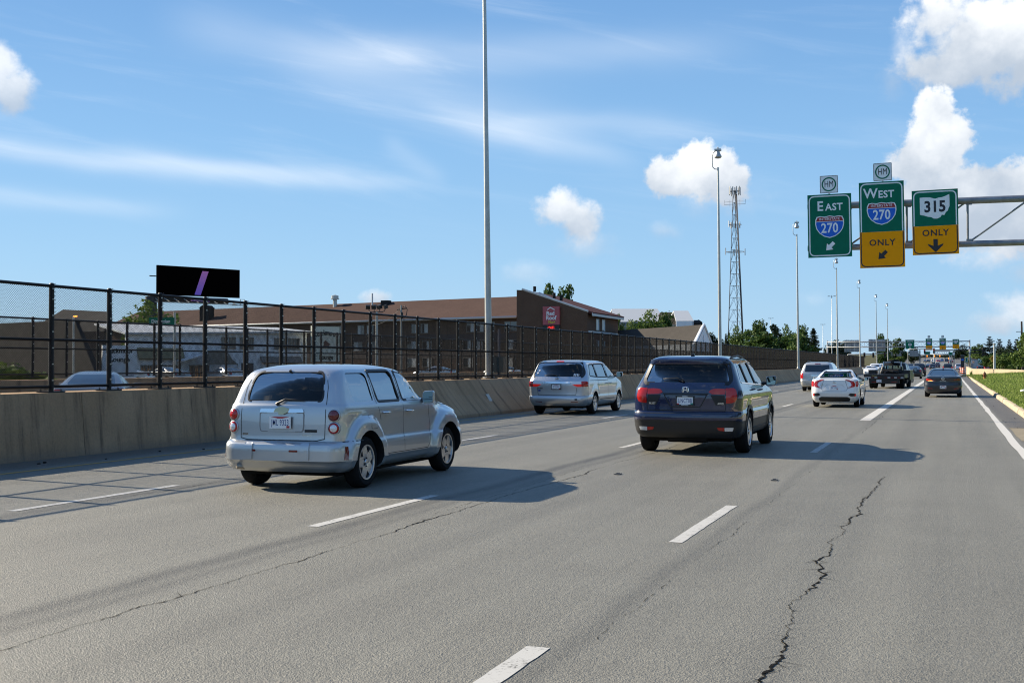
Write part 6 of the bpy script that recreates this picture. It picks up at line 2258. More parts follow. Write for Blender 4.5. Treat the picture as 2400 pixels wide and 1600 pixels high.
class Bld:
    def __init__(s, name, label, cat, o):
        s.o = Vector((o.x, o.y, 0))
        s.root = thing(name, label, cat, s.o)

    def L(s, p):
        return Vector(p) - s.o

    def slab(s, name, pts, m_, th=.25, nrm=None):
        """polygon in world space given thickness along -normal"""
        P = [s.L(p) for p in pts]
        n = (P[1] - P[0]).cross(P[2] - P[0]).normalized()
        if nrm is not None and n.dot(Vector(nrm)) < 0:
            n = -n
        k = len(P)
        vs = P + [p - n * th for p in P]
        b = MB().add(vs, [tuple(range(k)), tuple(range(k, 2 * k))[::-1]] + [(i, (i + 1) % k, k + (i + 1) % k, k + i) for i in range(k)])
        return b.build(name, m_, s.root)

    def window(s, p, u, w, h, curtain=0.5, two=True):
        """p: bottom centre in the wall plane (world), u: wall direction, outward = right of u turned"""
        u = Vector(u).normalized()
        n = Vector((u.y, -u.x, 0))
        if n.dot(Vector((0, 0, EYE)) - Vector(p)) < 0:
            n = -n
        c = s.L(p) + n * .02
        f = MB()
        z = Vector((0, 0, 1))
        R = Matrix((u, n, z)).transposed()
        for cc, sz in ((c + z * h, (w + .12, .10, .07)), (c, (w + .16, .14, .07)), (c + z * h / 2 - u * w / 2, (.07, .10, h)), (c + z * h / 2 + u * w / 2, (.07, .10, h)), (c + z * h / 2, (.05, .09, h))):
            f.box(cc, sz, R=R)
        fr = f.build('window', m_wframe, s.root)
        MB().box(c + z * h / 2 - n * .0, (w, .03, h), R=R).build('pane', m_win, fr)
        if curtain:
            MB().box(c + z * h * .5 + n * .022 + u * (w * .24 if two else -w * .22), (w * curtain * .8, .012, h * .94), R=R).build('curtain', m_curt, fr)


# --- long motel wing
E1, E0 = at(1215, 741, 184), at(250, 770, 246)
ze = 8.65
E1.z = E0.z = 0
u = (E1 - E0).normalized()
back = Vector((-u.y, u.x, 0))
if back.y < 0:
    back = -back
B = Bld('motel', 'long three storey brown brick motel with brown shingle roof', 'building', E1)
D_ = 15.0
W_ = lambda s_, d, z: E0 + u * s_ + back * d + Vector((0, 0, z))
LEN = (E1 - E0).length
B.slab('wall', [W_(0, 0, -.2), W_(LEN, 0, -.2), W_(LEN, 0, ze), W_(0, 0, ze)], m_brick2, .4, -back)
B.slab('wall', [W_(0, .41, -.2), W_(0, D_, -.2), W_(0, D_, ze), W_(0, D_ / 2, ze + 3.2), W_(0, .41, ze)], m_brick2, .4, -u)
B.slab('wall', [W_(0, D_, -.2), W_(LEN, D_, -.2), W_(LEN, D_, ze), W_(0, D_, ze)], m_brick2, .4, back)
B.slab('roof', [W_(-.4, -.9, ze + .02), W_(LEN + .3, -.9, ze + .02), W_(LEN + .3, D_ / 2, ze + 3.45), W_(-.4, D_ / 2, ze + 3.45)], m_roof, .3, (0, 0, 1))
B.slab('roof', [W_(-.4, D_ + .9, ze + .02), W_(LEN + .3, D_ + .9, ze + .02), W_(LEN + .3, D_ / 2 + .01, ze + 3.45), W_(-.4, D_ / 2 + .01, ze + 3.45)], m_roof, .3, (0, 0, 1))
b = MB()
b.tube(B.L(W_(-.4, -1.0, ze - .12)), B.L(W_(LEN + .3, -1.0, ze - .12)), .17, n=8)
b.build('gutter', m_gutter, B.root, smooth=True)
m_band = mat('dark spandrel band', (.06, .045, .045), .8)
for zz in (5.2, 2.5):
    B.slab('spandrel', [W_(0, -.03, zz), W_(LEN, -.03, zz), W_(LEN, -.03, zz + 1.0), W_(0, -.03, zz + 1.0)], m_band, .02, -back)


def s_of(px):
    """distance along the facade seen at survey column px"""
    d = CM @ Vector(((px - 1200) / FPX, 0, -1))
    a, c_ = d.x, d.y
    # E0 + u s = t d
    den = u.x * c_ - u.y * a
    return (E0.y * a - E0.x * c_) / den


for px in (846, 868, 973, 995, 1103, 1125, 1150, 1197, 780, 800):
    s_ = s_of(px)
    B.window(W_(s_, 0, 6.45), u, 1.5 if px != 1197 else 2.3, 1.45, .55 if px != 1197 else 0, px % 2)
for px in (965, 1001, 1097, 1130, 1202, 840, 872):
    s_ = s_of(px)
    B.window(W_(s_, 0, 3.75), u, 1.9, 1.45, .7, px % 2)
for px in (965, 1001, 1097, 1150, 1202):
    B.window(W_(s_of(px), 0, 1.1), u, 1.9, 1.45, .6, px % 2)
# roof furniture
for px, h, r, kind in [(703, 2.2, .42, 'vent'), (790, 2.3, .14, 'pipe'), (822, .8, .6, 'box')]:
    s_ = s_of(px) + 2
    p = B.L(W_(s_, D_ / 2 - 1.2, ze + 2.6))
    if kind == 'vent':
        b = MB().tube(p, p + Vector((0, 0, 1.6)), .38, n=10)
        b.lathe([(.62, 1.6), (.62, 2.2), (0, 2.4)], 12, c_=p).lathe([(0, 1.58), (.75, 1.58), (.75, 1.7), (0, 1.7)], 12, c_=p)
        b.build('roof_vent', m_galv, B.root)
    elif kind == 'pipe':
        MB().tube(p, p + Vector((0, 0, h)), r, n=8).build('vent_pipe', m_gutter, B.root)
    else:
        MB().box(p + Vector((0, 0, .5)), (1.4, 1.2, 1.0)).build('roof_box', m_roofk, B.root)
p = W_(s_of(462), 2.2, ze + 1.0)
b = MB().box(B.L(p) + Vector((0, 0, 1.0)), (2.1, 1.6, 2.4))
b.prism([(-1.25, 0), (1.25, 0), (.5, .6), (-.5, .6)], frame_m(B.L(p) + Vector((0, .9, 2.2)), (1, 0, 0), (0, 0, 1)), 1.8)
b.build('roof_dormer', m_roofk, B.root)

# --- gable wing with the sign
A0, A1 = at(1211, 853, 172), at(1376.5, 853, 168)
A0.z = A1.z = 0
u2 = (A1 - A0).normalized()
C1 = at(1449, 853, 184)
C1.z = 0
r2 = (C1 - A1).normalized()
B2 = Bld('motel_wing', 'brick gable wing carrying the red motel sign', 'building', A1)
GL, GR = (A1 - A0).length, (C1 - A1).length
Q = lambda s_, d, z: A0 + u2 * s_ + r2 * d + Vector((0, 0, z))
zp, zl = EYE + (853 - 680) / FPX * 172, EYE + (853 - 731) / FPX * 168
k0 = .075
B2.slab('wall', [Q(0, 0, -.2), Q(GL, 0, -.2), Q(GL, 0, zl), Q(GL * k0, 0, zp), Q(0, 0, zp + .05)], m_brick, .4, -r2)
B2.slab('wall', [Q(GL, .41, -.2), Q(GL, GR, -.2), Q(GL, GR, zl - .3), Q(GL, .41, zl - .3)], m_brick, .4, u2)
B2.slab('wall', [Q(.0, .41, -.2), Q(0, GR, -.2), Q(0, GR, zp - .3), Q(0, .41, zp - .3)], m_brick, .4, -u2)
B2.slab('wall', [Q(0, GR, -.2), Q(GL, GR, -.2), Q(GL, GR, zl - .3), Q(0, GR, zp - .3)], m_brick, .4, r2)
B2.slab('roof', [Q(GL * k0 - .1, .3, zp + .06), Q(GL * k0 - .1, GR + .8, zp + .06), Q(GL + .75, GR + .8, zl - .02), Q(GL + .75, .3, zl - .02)], m_roofd, .3, (0, 0, 1))
b = MB()
b.path([B2.L(Q(GL * k0, .1, zp + .14)), B2.L(Q(GL + .1, .1, zl + .1))], .16, 6)
b.build('rake_trim', m_gutter, B2.root)
B2.slab('fascia', [Q(GL + .7, .2, zl - .52), Q(GL + .7, GR + .8, zl - .52), Q(GL + .7, GR + .8, zl - .1), Q(GL + .7, .2, zl - .1)], m_gutter, .08, u2)
B2.slab('sill_band', [Q(GL + .04, .5, 4.9), Q(GL + .04, GR, 4.9), Q(GL + .04, GR, 5.9), Q(GL + .04, .5, 5.9)], m_roofd, .06, u2)
B2.slab('sill_band', [Q(GL + .05, .5, 5.92), Q(GL + .05, GR, 5.92), Q(GL + .05, GR, 6.12), Q(GL + .05, .5, 6.12)], m_gutter, .12, u2)
for d in (5.2, 8.4):
    B2.window(Q(GL + .02, d, 6.25), r2, 1.5, 1.6, .75)
    B2.window(Q(GL + .02, d, 3.3), r2, 1.5, 1.6, .75)
for f in (.22, .50, .60):
    p = Q(GL * f, 1.2, zp - (zp - zl) * (f - k0) / (1 - k0) + .3)
    MB().tube(B2.L(p), B2.L(p) + Vector((0, 0, .75)), .22, n=8).build('vent_pipe', m_roofk, B2.root)
b = MB()
b.path([B2.L(Q(GL * .24, 2.4, zp - .35)), B2.L(Q(GL * .60, 2.4, zp - 2.0))], .22, 8)
b.build('roof_duct', m_gutter, B2.root)

sg_c = (A0 + u2 * (GL * .505))
m_rsign = mat('red sign face', (.36, .012, .03), .3, 0, .6)
sgn = thing('motel_sign', 'red motel sign panel on the brick gable with a lit strip below', 'sign', (sg_c.x, sg_c.y, 0), atan2(u2.y, u2.x))
ss = 2.46
zt, zm, zb_ = 6.18 + 0.0, 3.20, 2.2
zt = EYE + (853 - 718) / FPX * 170
zm = EYE + (853 - 761.5) / FPX * 170
zb_ = EYE + (853 - 776) / FPX * 170
flat([(-ss / 2, zm + .02), (ss / 2, zm + .02), (ss / 2, zt), (-ss / 2, zt)], -.06, 'sign_face', m_rsign, sgn, th=.25)
flat([(-ss / 2, zb_), (ss / 2, zb_), (ss / 2, zm - .02), (-ss / 2, zm - .02)], -.06, 'message_board', M_['black'], sgn, th=.25)
cz = (zt + zm) / 2
k_ = (zt - zm) / 2.6
m_sw = mat('white sign lettering', (.8, .8, .8), .5)
text_on('Red', .78 * k_, facing(-.10, -.32, cz + .30 * k_), m_sw, sgn, 'lettering', .004, .02)
text_on('Roof', .78 * k_, facing(.0, -.32, cz - .32 * k_), m_sw, sgn, 'lettering', .004, .02)
text_on('Plus+', .48 * k_, facing(.10, -.32, cz - .92 * k_), mat('gold sign lettering', (.62, .46, .03), .5), sgn, 'lettering', .004, .015)
flat([(-.60, cz + .86 * k_), (-.52, cz + .80 * k_), (-.12, cz + 1.08 * k_), (.52, cz + .76 * k_), (.56, cz + .86 * k_), (-.12, cz + 1.22 * k_)], -.32, 'roof_mark', m_sw, sgn)
text_on('WiFi', .50 * k_, facing(.0, -.33, (zm + zb_) / 2 + .05), mat('lit red letters', (.8, .02, .02), .4, emit=(1, .03, .02), es=.7), sgn, 'lettering', .004, .004)

# --- dark hip roofed building left of the motel
p0, p1 = at(95, 853, 170), at(262, 853, 165)
B3 = Bld('dark_roofed_building', 'dark shingled hip roof building behind the second fence on the left', 'building', p0)
zc, zr = 1.6 + 110 / FPX * 168 * .0 + 4.2, 1.6 + (853 - 719) / FPX * 168
a0, a1 = at(60, 853, 165), at(240, 853, 160)
b0, b1 = at(100, 853, 190), at(262, 853, 185)
ra, rb_ = at(147, 853, 176), at(258, 853, 172)
for v in (a0, a1, b0, b1, ra, rb_):
    v.z = 0
Z = lambda p, z: p + Vector((0, 0, z))
B3.slab('wall', [Z(a0, -.2), Z(a1, -.2), Z(a1, zc), Z(a0, zc)], m_brick2, .3, (0, -1, 0))
B3.slab('wall', [Z(a1, -.2), Z(b1, -.2), Z(b1, zc), Z(a1, zc)], m_brick2, .3, (1, 0, 0))
B3.slab('roof', [Z(a0, zc), Z(a1, zc), Z(rb_, zr - .5), Z(ra, zr)], m_roofk, .2, (0, 0, 1))
B3.slab('roof', [Z(a1, zc), Z(b1, zc), Z(rb_, zr - .5)], m_roofk, .2, (0, 0, 1))
B3.slab('roof', [Z(a0, zc), Z(ra, zr), Z(b0, zc)], m_roofk, .2, (0, 0, 1))
B3.slab('roof', [Z(b0, zc), Z(ra, zr), Z(rb_, zr - .5), Z(b1, zc)], m_roofk, .2, (0, 0, 1))

# --- steep dark roofed building at the far left
g0, g1 = at(108, 853, 84), at(236, 853, 76)
gp = at(176, 853, 80)
for v in (g0, g1, gp):
    v.z = 0
B4 = Bld('steep_roofed_house', 'charcoal house with a steep roof at the left edge behind the fences', 'building', g0)
bk = Vector((-(g1 - g0).y, (g1 - g0).x, 0)).normalized()
if bk.x > 0:
    bk = -bk
bk = Vector((-.93, .36, 0))
zt_ = 1.6 + 100 / FPX * 80
B4.slab('wall', [Z(g0, -.2), Z(g1, -.2), Z(g1, .5), Z(gp, zt_ - .2), Z(g0, .5)], mat('dark wall boards', (.040, .039, .039), .9), .3, (0, -1, 0))
B4.slab('roof', [Z(g0 - bk * .3, .3), Z(gp - bk * .3, zt_), Z(gp + bk * 34, zt_), Z(g0 + bk * 34, .3)], m_roofk, .25, (0, -.5, 1))
B4.slab('roof', [Z(g1 - bk * .3, .3), Z(g1 + bk * 34, .3), Z(gp + bk * 34, zt_), Z(gp - bk * .3, zt_)], m_roofk, .25, (0, .5, 1))

# --- white lounge
w0, w1 = at(296, 853, 102), at(719, 853, 113)
w0.z = w1.z = 0
u4 = (w1 - w0).normalized()
n4 = Vector((u4.y, -u4.x, 0))
if n4.y > 0:
    n4 = -n4
B5 = Bld('lounge', 'white two storey lounge building with shuttered windows and porch', 'building', w0)
LW = (w1 - w0).length
V = lambda s_, d, z: w0 + u4 * s_ + n4 * d + Vector((0, 0, z))
h5 = 4.72
B5.slab('wall', [V(0, 0, -.2), V(LW, 0, -.2), V(LW, 0, h5 - .1), V(0, 0, h5 - .6)], m_whitew, .3, n4)
B5.slab('wall', [V(LW, -.31, -.2), V(LW, -9, -.2), V(LW, -9, h5 - .1), V(LW, -.31, h5 - .1)], m_whitew, .3, u4)
B5.slab('roof', [V(-.3, .4, h5 - .55), V(LW + .3, .4, h5 - .15), V(LW + .3, -5, h5 + .35), V(LW * .35, -5, h5 + .9), V(-.3, -5, h5 + .2)][0:2] + [V(LW + .3, -6, h5 + .35), V(-.3, -6, h5 + .35)], mat('pale membrane roof', (.50, .53, .56), .7), .15, (0, 0, 1))
pxs = lambda px: LW * (px - 296) / (719 - 296) * (1 + .10 * (1 - (px - 296) / 423.))
m_shut = mat('dark shutter', (.045, .05, .055), .7)
for px in (505, 523, 549, 567, 637, 651, 674, 689):
    s_ = pxs(px)
    B5.window(V(s_, .0, 2.95), u4, .55, .95, 0)
for px in (329, 341, 353, 372, 383, 398):
    B5.window(V(pxs(px), .0, .15), u4, .42, 1.35, 0)
for px in (430, 441, 452, 464):
    B5.window(V(pxs(px), .0, .15), u4, .36, 1.35, 0)
# porch: olive awning and gable
m_olive = mat('olive awning roof', (.24, .22, .14), .9)
s0, s1 = pxs(316), pxs(410)
B5.slab('awning', [V(s0, .5, 2.05), V(s1, .5, 2.05), V(s1, .05, 2.95), V(s0, .05, 2.95)], m_olive, .12, (0, 0, 1))
s0, s1 = pxs(445), pxs(520)
B5.slab('porch_gable', [V(s0, 1.4, 1.55), V(s1, 1.4, 1.55), V(s1 - .6, 1.4, 2.0), V((s0 + s1) / 2 + .4, 1.4, 2.75), V(s0 + .3, 1.4, 2.75)], mat('dark porch gable', (.20, .20, .18), .9), .2, n4)
B5.slab('porch_canopy', [V(pxs(392), 1.5, 1.9), V(pxs(445), 1.5, 2.5), V(pxs(445), .05, 2.5), V(pxs(392), .05, 1.9)], m_whitew, .1, (0, 0, 1))
for f in (.0, .5, 1.0):
    p = V(s0 + (s1 - s0) * f, 1.3, 0)
    MB().tube(B5.L(p), B5.L(p) + Vector((0, 0, 1.7)), .09, n=8).build('porch_column', m_whitew, B5.root)
B5.slab('door', [V(pxs(545), .04, 0), V(pxs(575), .04, 0), V(pxs(575), .04, 1.7), V(pxs(545), .04, 1.7)], m_shut, .05, n4)
s0, s1 = pxs(592), pxs(700)
B5.slab('awning', [V(s0, .5, 1.75), V(s1, .5, 1.75), V(s1, .05, 2.3), V(s0, .05, 2.3)], mat('grey awning', (.22, .22, .21), .9), .12, (0, 0, 1))
B5.slab('notice_board', [V(pxs(616), .10, 1.0), V(pxs(650), .10, 1.0), V(pxs(650), .10, 2.0), V(pxs(633), .10, 2.35), V(pxs(616), .10, 2.0)], m_whitew, .06, n4)
# white side panel with the name
p0, p1 = at(238, 853, 80), at(318, 853, 81)
p0.z = p1.z = 0
us = (p1 - p0).normalized()
sp = thing('name_board', 'white side wall panel lettered with the lounge name', 'sign', ((p0.x + p1.x) / 2, (p0.y + p1.y) / 2, 0), atan2(us.y, us.x))
hw = (p1 - p0).length / 2
zq = 1.6 + (853 - 809) / FPX * 80
flat([(-hw, -.1), (hw, -.1), (hw, zq), (-hw, zq)], 0, 'panel', m_whitew, sp, th=.3)
m_let = mat('dark green lettering', (.012, .025, .02), .6)
text_on('Ruckmoor', .42, facing(0, -.31, zq - .36), m_let, sp, 'lettering', .004, .014, .95)
text_on('Lounge', .46, facing(0, -.31, zq - .92), m_let, sp, 'lettering', .004, .014, .95)

# pole sign of the lounge
p0, p1 = at(728, 853, 112), at(793, 853, 114)
us = (p1 - p0)
us.z = 0
hw = us.length / 2
us.normalize()
ps = thing('lounge_sign', 'cream board sign lettered Ruckmoor Lounge with a brown emblem', 'sign', ((p0.x + p1.x) / 2, (p0.y + p1.y) / 2, 0), atan2(us.y, us.x))
za_, zb2 = 1.6 + (853 - 848) / FPX * 113, 1.6 + (853 - 764) / FPX * 113
m_cream = mat('cream sign board', (.80, .80, .66), .6)
flat([(-hw, za_), (hw, za_), (hw, zb2), (-hw, zb2)], 0, 'board', m_cream, ps, th=.25)
border([(-hw, za_), (hw, za_), (hw, zb2), (-hw, zb2)], .05, -.252, 'frame', M_['black'], ps, .03)
hh = zb2 - za_
word = 'Ruckmoor'
for i, ch in enumerate(word):
    f = (i - 3.5) / 3.5
    Mx = facing(f * hw * .82, -.26, zb2 - .62 - .22 * f * f) @ Matrix.Rotation(-f * .42, 4, 'Z')
    text_on(ch, .66, Mx, m_let, ps, 'lettering', .004, .03, .85)
text_on('Lounge', .60, facing(0, -.26, za_ + .42), m_let, ps, 'lettering', .004, .025, .85)
rng = random.Random(4)
b = MB()
for k in range(16):
    a, r_ = rng.uniform(0, 2 * pi), rng.uniform(0, .38)
    b.prism([(q * rng.uniform(.6, 1.2), w_ * rng.uniform(.6, 1.2)) for q, w_ in ((-.2, -.05), (0, -.22), (.2, .02), (.05, .2))], facing(r_ * cos(a), -.251 - .002 * k, za_ + hh * .47 + r_ * sin(a) * 1.1), .002)
b.build('emblem', mat('red brown emblem', (.17, .07, .05), .7), ps)
MB().bbox((-.15, .05, -.2), (.15, .3, za_ + .2)).build('post', m_galv, ps)

# --- grey mansard roofed building and the gabled hall right of the motel
q0 = at(1434, 853, 262)
B6 = Bld('mansard_building', 'grey building with pale slanted mansard roofs behind the gabled hall', 'building', q0)


def zz(py, d):
    return EYE + (853 - py) / FPX * d


def block(B, px0, px1, pt0, pt1, ytop, ymid, ybot, d, depth, mr, mw):
    a, c_ = at(px0, 853, d), at(px1, 853, d)
    e, f = at(pt0, 853, d + depth * .45), at(pt1, 853, d + depth * .45)
    for v in (a, c_, e, f):
        v.z = 0
    bd = Vector((-sin(YAW), cos(YAW), 0)) * depth
    B.slab('roof', [Z(a, zz(ymid, d)), Z(c_, zz(ymid, d)), Z(f, zz(ytop, d + depth * .45)), Z(e, zz(ytop, d + depth * .45))], mr, .3, (0, -1, 1))
    B.slab('roof', [Z(e, zz(ytop, d + depth * .45) - .02), Z(f, zz(ytop, d + depth * .45) - .02), Z(c_ + bd, zz(ymid, d)), Z(a + bd, zz(ymid, d))], mr, .3, (0, 1, 1))
    B.slab('roof', [Z(c_ + Vector((.02, 0, 0)), zz(ymid, d)), Z(c_ + bd, zz(ymid, d)), Z(f, zz(ytop, d + depth * .45))], mr, .3, (1, 0, 1))
    B.slab('wall', [Z(a, zz(ybot, d)), Z(c_, zz(ybot, d)), Z(c_, zz(ymid, d) - .05), Z(a, zz(ymid, d) - .05)], mw, .3, (0, -1, 0))
    B.slab('wall', [Z(c_, zz(ybot, d)), Z(c_ + bd, zz(ybot, d)), Z(c_ + bd, zz(ymid, d) - .05), Z(c_, zz(ymid, d) - .05)], mw, .3, (1, 0, 0))


m_slate = mat('blue grey wall', (.17, .19, .22), .8)
block(B6, 1434, 1562, 1434, 1541, 723.5, 754, 853, 262, 20, m_lgrey, m_slate)
block(B6, 1545, 1586, 1548, 1576, 731.5, 760, 853, 256, 18, m_roofg, m_slate)
block(B6, 1585, 1626.5, 1578.5, 1613, 728, 752, 853, 250, 16, m_lgrey, m_whitew)
block(B6, 1626.8, 1646.5, 1626.8, 1640, 750, 755, 853, 252, 12, m_roofk, m_roofk)
B7 = Bld('gabled_hall', 'hall with grey brown roof and white gable end with blue slit window', 'building', at(1640, 853, 150))
h0, h1, hp = at(1628, 853, 152), at(1668, 853, 160), at(1649.5, 853, 156)
l0, lp = at(1440, 853, 176), at(1450, 853, 182)
for v in (h0, h1, hp, l0, lp):
    v.z = 0
zrid = zz(762.5, 156)
B7.slab('wall', [Z(h0, -.2), Z(h1, -.2), Z(h1, zz(806, 160)), Z(hp, zrid), Z(h0, zz(806, 152))], m_whitew, .3, (1, -1, 0))
B7.slab('roof', [Z(h0, zz(806, 152)), Z(hp, zrid + .1), Z(lp, zrid + .1), Z(l0, zz(806, 152))], m_roofg, .25, (0, -1, 1))
hb_ = (h1 - hp) + (lp - hp)
B7.slab('roof', [Z(h1, zz(806, 160)), Z(hp, zrid + .1), Z(lp, zrid + .1), Z(h1 + (lp - hp), zz(806, 160))], m_roofg, .25, (0, 1, 1))
B7.slab('wall', [Z(l0, -.2), Z(h0, -.2), Z(h0, zz(806, 152)), Z(l0, zz(806, 152))], m_slate, .25, (0, -1, 0))
b = MB()
off = (h1 - h0).cross(Vector((0, 0, 1))).normalized() * .25
if off.y > 0:
    off = -off
for p_, q_ in ((h0, 152), (h1, 160)):
    b.path([B7.L(Z(p_, zz(806, q_)) + off * .2), B7.L(Z(hp, zrid + .15) + off * .2)], .14, 6)
b.build('barge_board', m_whitew, B7.root)
k = (h1 - h0).normalized()
c0 = h0 + (h1 - h0) * .47 + off * .14
B7.slab('slit_window', [Z(c0, zz(802, 156)), Z(c0 + k * .35, zz(802, 156)), Z(c0 + k * .35, zz(781, 156)), Z(c0, zz(781, 156))], mat('dark blue window', (.02, .03, .14), .2), .05, off)

# --- billboard
q0, q1 = at(365, 853, 186), at(558, 853, 196)
q0.z = q1.z = 0
ub = (q1 - q0).normalized()
hw = (q1 - q0).length / 2
bb = thing('billboard', 'black billboard with a slanted pink and violet bar', 'billboard', ((q0.x + q1.x) / 2, (q0.y + q1.y) / 2, 0), atan2(ub.y, ub.x))
ztop, zbot = zz(627, 191), zz(694.5, 191)
m_bk = mat('matt black billboard face', (.003, .002, .002), 1.0, spec=0.0)
flat([(-hw, zbot), (hw, zbot), (hw, ztop), (-hw, ztop)], 0, 'face', m_bk, bb, th=.4)
m_bar = mat('pink to violet print', (.5, .13, .36), .8)
t = NT(m_bar.node_tree)
s_ = t.add('ShaderNodeSeparateXYZ')
t.l.new(t.add('ShaderNodeTexCoord').outputs['Generated'], s_.inputs[0])
t.l.new(t.mix(s_.outputs[2], (.30, .17, .72), (.92, .26, .58)), t.n['Principled BSDF'].inputs['Base Color'])
fx = lambda px: -hw + 2 * hw * (px - 365) / 193 * (1 + .03 * (1 - (px - 365) / 193.))
flat([(fx(448), zz(690.5, 190)), (fx(462.5), zz(690.5, 190)), (fx(481), zz(634, 190)), (fx(466), zz(634, 190))], -.402, 'bar', m_bar, bb)
flat([(fx(436), zz(705, 188)), (fx(479), zz(705, 188)), (fx(479), zz(696.5, 188)), (fx(436), zz(696.5, 188))], -.9, 'name_plate', mat('violet plate', (.26, .09, .32), .6), bb, th=.1)
text_on('OUTFRONT', .46, facing((fx(436) + fx(479)) / 2, -1.02, zz(700.8, 188)), mat('pale violet lettering', (.85, .70, .85), .6), bb, 'lettering', .004, .012, .95)
b = MB()
b.tube((fx(352), .2, zz(652, 191)), (fx(366), .2, zz(652, 191)), .08, n=6)
b.build('side_arm', M_['black'], bb)
m_bst = mat('dark billboard steel', (.05, .055, .06), .6, .4)
MB().tube((fx(363), 1.2, -.2), (fx(363), 1.2, zz(698, 191)), .85, n=16).build('column', m_bst, bb, smooth=True, angle=40)
MB().tube((fx(358), 1.2, zz(703, 191)), (fx(540), 1.2, zz(703, 191)), .5, n=14).build('torsion_tube', m_bst, bb, smooth=True, angle=40)
b = MB()
b.bbox((fx(360), -1.0, zz(711, 190)), (fx(545), -.3, zz(709.5, 190)))
for i in range(9):
    x = fx(366 + 22 * i)
    b.tube((x, .9, zz(700, 191)), (x, -1.0, zz(710, 190)), .07, n=5)
b.build('catwalk', m_galv, bb)
b = MB()
b.path([(fx(566), .3, zz(712, 191)), (fx(566), .3, zz(697, 191)), (fx(576), .3, zz(697, 191)), (fx(576), .3, zz(712, 191))], .07, 5)
b.tube((fx(545), .3, zz(711, 191)), (fx(578), .3, zz(711, 191)), .08, n=5)
b.build('end_ladder', m_galv, bb)

# --- street name sign
q0 = at(350, 853, 62)
q1 = at(409, 853, 62)
un = (q1 - q0)
un.z = 0
wn = un.length
un.normalize()
st = thing('street_sign', 'green street name sign on a grey pole in front of the lounge roof', 'road sign', (q1.x, q1.y, 0), atan2(un.y, un.x))
za_, zb2 = zz(762.5, 62), zz(744, 62)
flat([(-wn, za_), (0, za_), (0, zb2), (-wn, zb2)], -.08, 'panel', m_green, st, th=.02)
text_on('Dimension', .235, facing(-wn * .53, -.105, (za_ + zb2) / 2), m_sgw, st, 'lettering', .002, .004, .92)
MB().tube((.0, 0, -.1), (0, 0, zz(731, 62)), .055, n=10).build('pole', m_galv, st, smooth=True, angle=40)
MB().tube((-wn, -.05, (za_ + zb2) / 2 + .1), (0, 0, (za_ + zb2) / 2 + .1), .02, n=6).build('bracket', m_galv, st)
q = at(172, 853, 62)
lt = thing('yard_lamp', 'small lit yard lamp above the dark roof at the left', 'lamp', (q.x, q.y, 0))
MB().tube((0, 0, 0), (0, 0, zz(741, 62)), .05, n=8).build('pole', m_galv, lt)
MB().box((.1, 0, zz(741, 62)), (.14, .1, .06)).build('lamp_head', M_['amber_lit'], lt)

# --- flood light pole and utility pole in the motel yard
q = at(883, 853, 118)
fl = thing('flood_light_pole', 'white pole with four black flood lamps on a curved bar', 'light pole', (q.x, q.y, 0))
h = zz(731, 118)
MB().lathe([(.17, 0), (.10, h), (0, h)], 10).build('pole', m_galv, fl, smooth=True, angle=40)
b = MB()
b.path([(-.85, 0, h + .33), (-.80, 0, h + .1), (-.6, 0, h), (.6, 0, h), (.80, 0, h + .1), (.9, 0, h + .33)], .04, 6)
for x in (-.28, .3):
    b.tube((x, 0, h), (x, 0, h + .28), .035, n=6)
b.build('bar', M_['black'], fl)
for x, a in ((-.92, .5), (-.28, .2), (.3, -.5), (.95, -.9)):
    MB().box((x, -.05, h + .48), (.42, .32, .36), R=Matrix.Rotation(a, 3, 'Z') @ Matrix.Rotation(.35, 3, 'X')).build('flood_lamp', M_['black'], fl)
q = at(940, 853, 140)
up = thing('utility_pole', 'grey wooden utility pole with a transformer arm in the motel yard', 'utility pole', (q.x, q.y, 0))
h = zz(715, 140)
MB().lathe([(.16, 0), (.11, h), (0, h)], 8).build('pole', mat('weathered pole wood', (.33, .31, .28), .9), up, smooth=True, angle=40)
b = MB()
b.tube((-.5, 0, h - .5), (.7, 0, h - .35), .06, n=6)
b.path([(.1, 0, h - .3), (.5, 0, h - .1), (.75, 0, h - .5), (.65, 0, h - 1.1), (.35, 0, h - 1.3), (.3, 0, h - 5)], .04, 5)
b.tube((.12, -.1, h - 1.5), (.12, -.1, h - .8), .16, n=10)
b.build('crossarm', M_['black'], up)
b = MB()
p0 = Vector((0, 0, h - .3))
p1 = at(870, 762, 150) - Vector((q.x, q.y, 0))
b.path([p0 + (p1 - p0) * (i / 8) - Vector((0, 0, .5 * sin(pi * i / 8))) for i in range(9)], .02, 4)
b.build('cable', M_['black'], up)
q = at(1168, 853, 60)
cb = thing('control_cabinet', 'dark metal control cabinet behind the fence next to the thick pole', 'cabinet', (q.x, q.y, 0))
MB().bbox((-.33, -.2, zz(872, 60)), (.33, .2, zz(836, 60))).build('box', mat('dark green cabinet', (.035, .045, .04), .5), cb)
MB().tube((0, .1, -.1), (0, .1, zz(771, 60)), .07, n=8).build('post', mat('dark post', (.05, .05, .07), .5), cb)

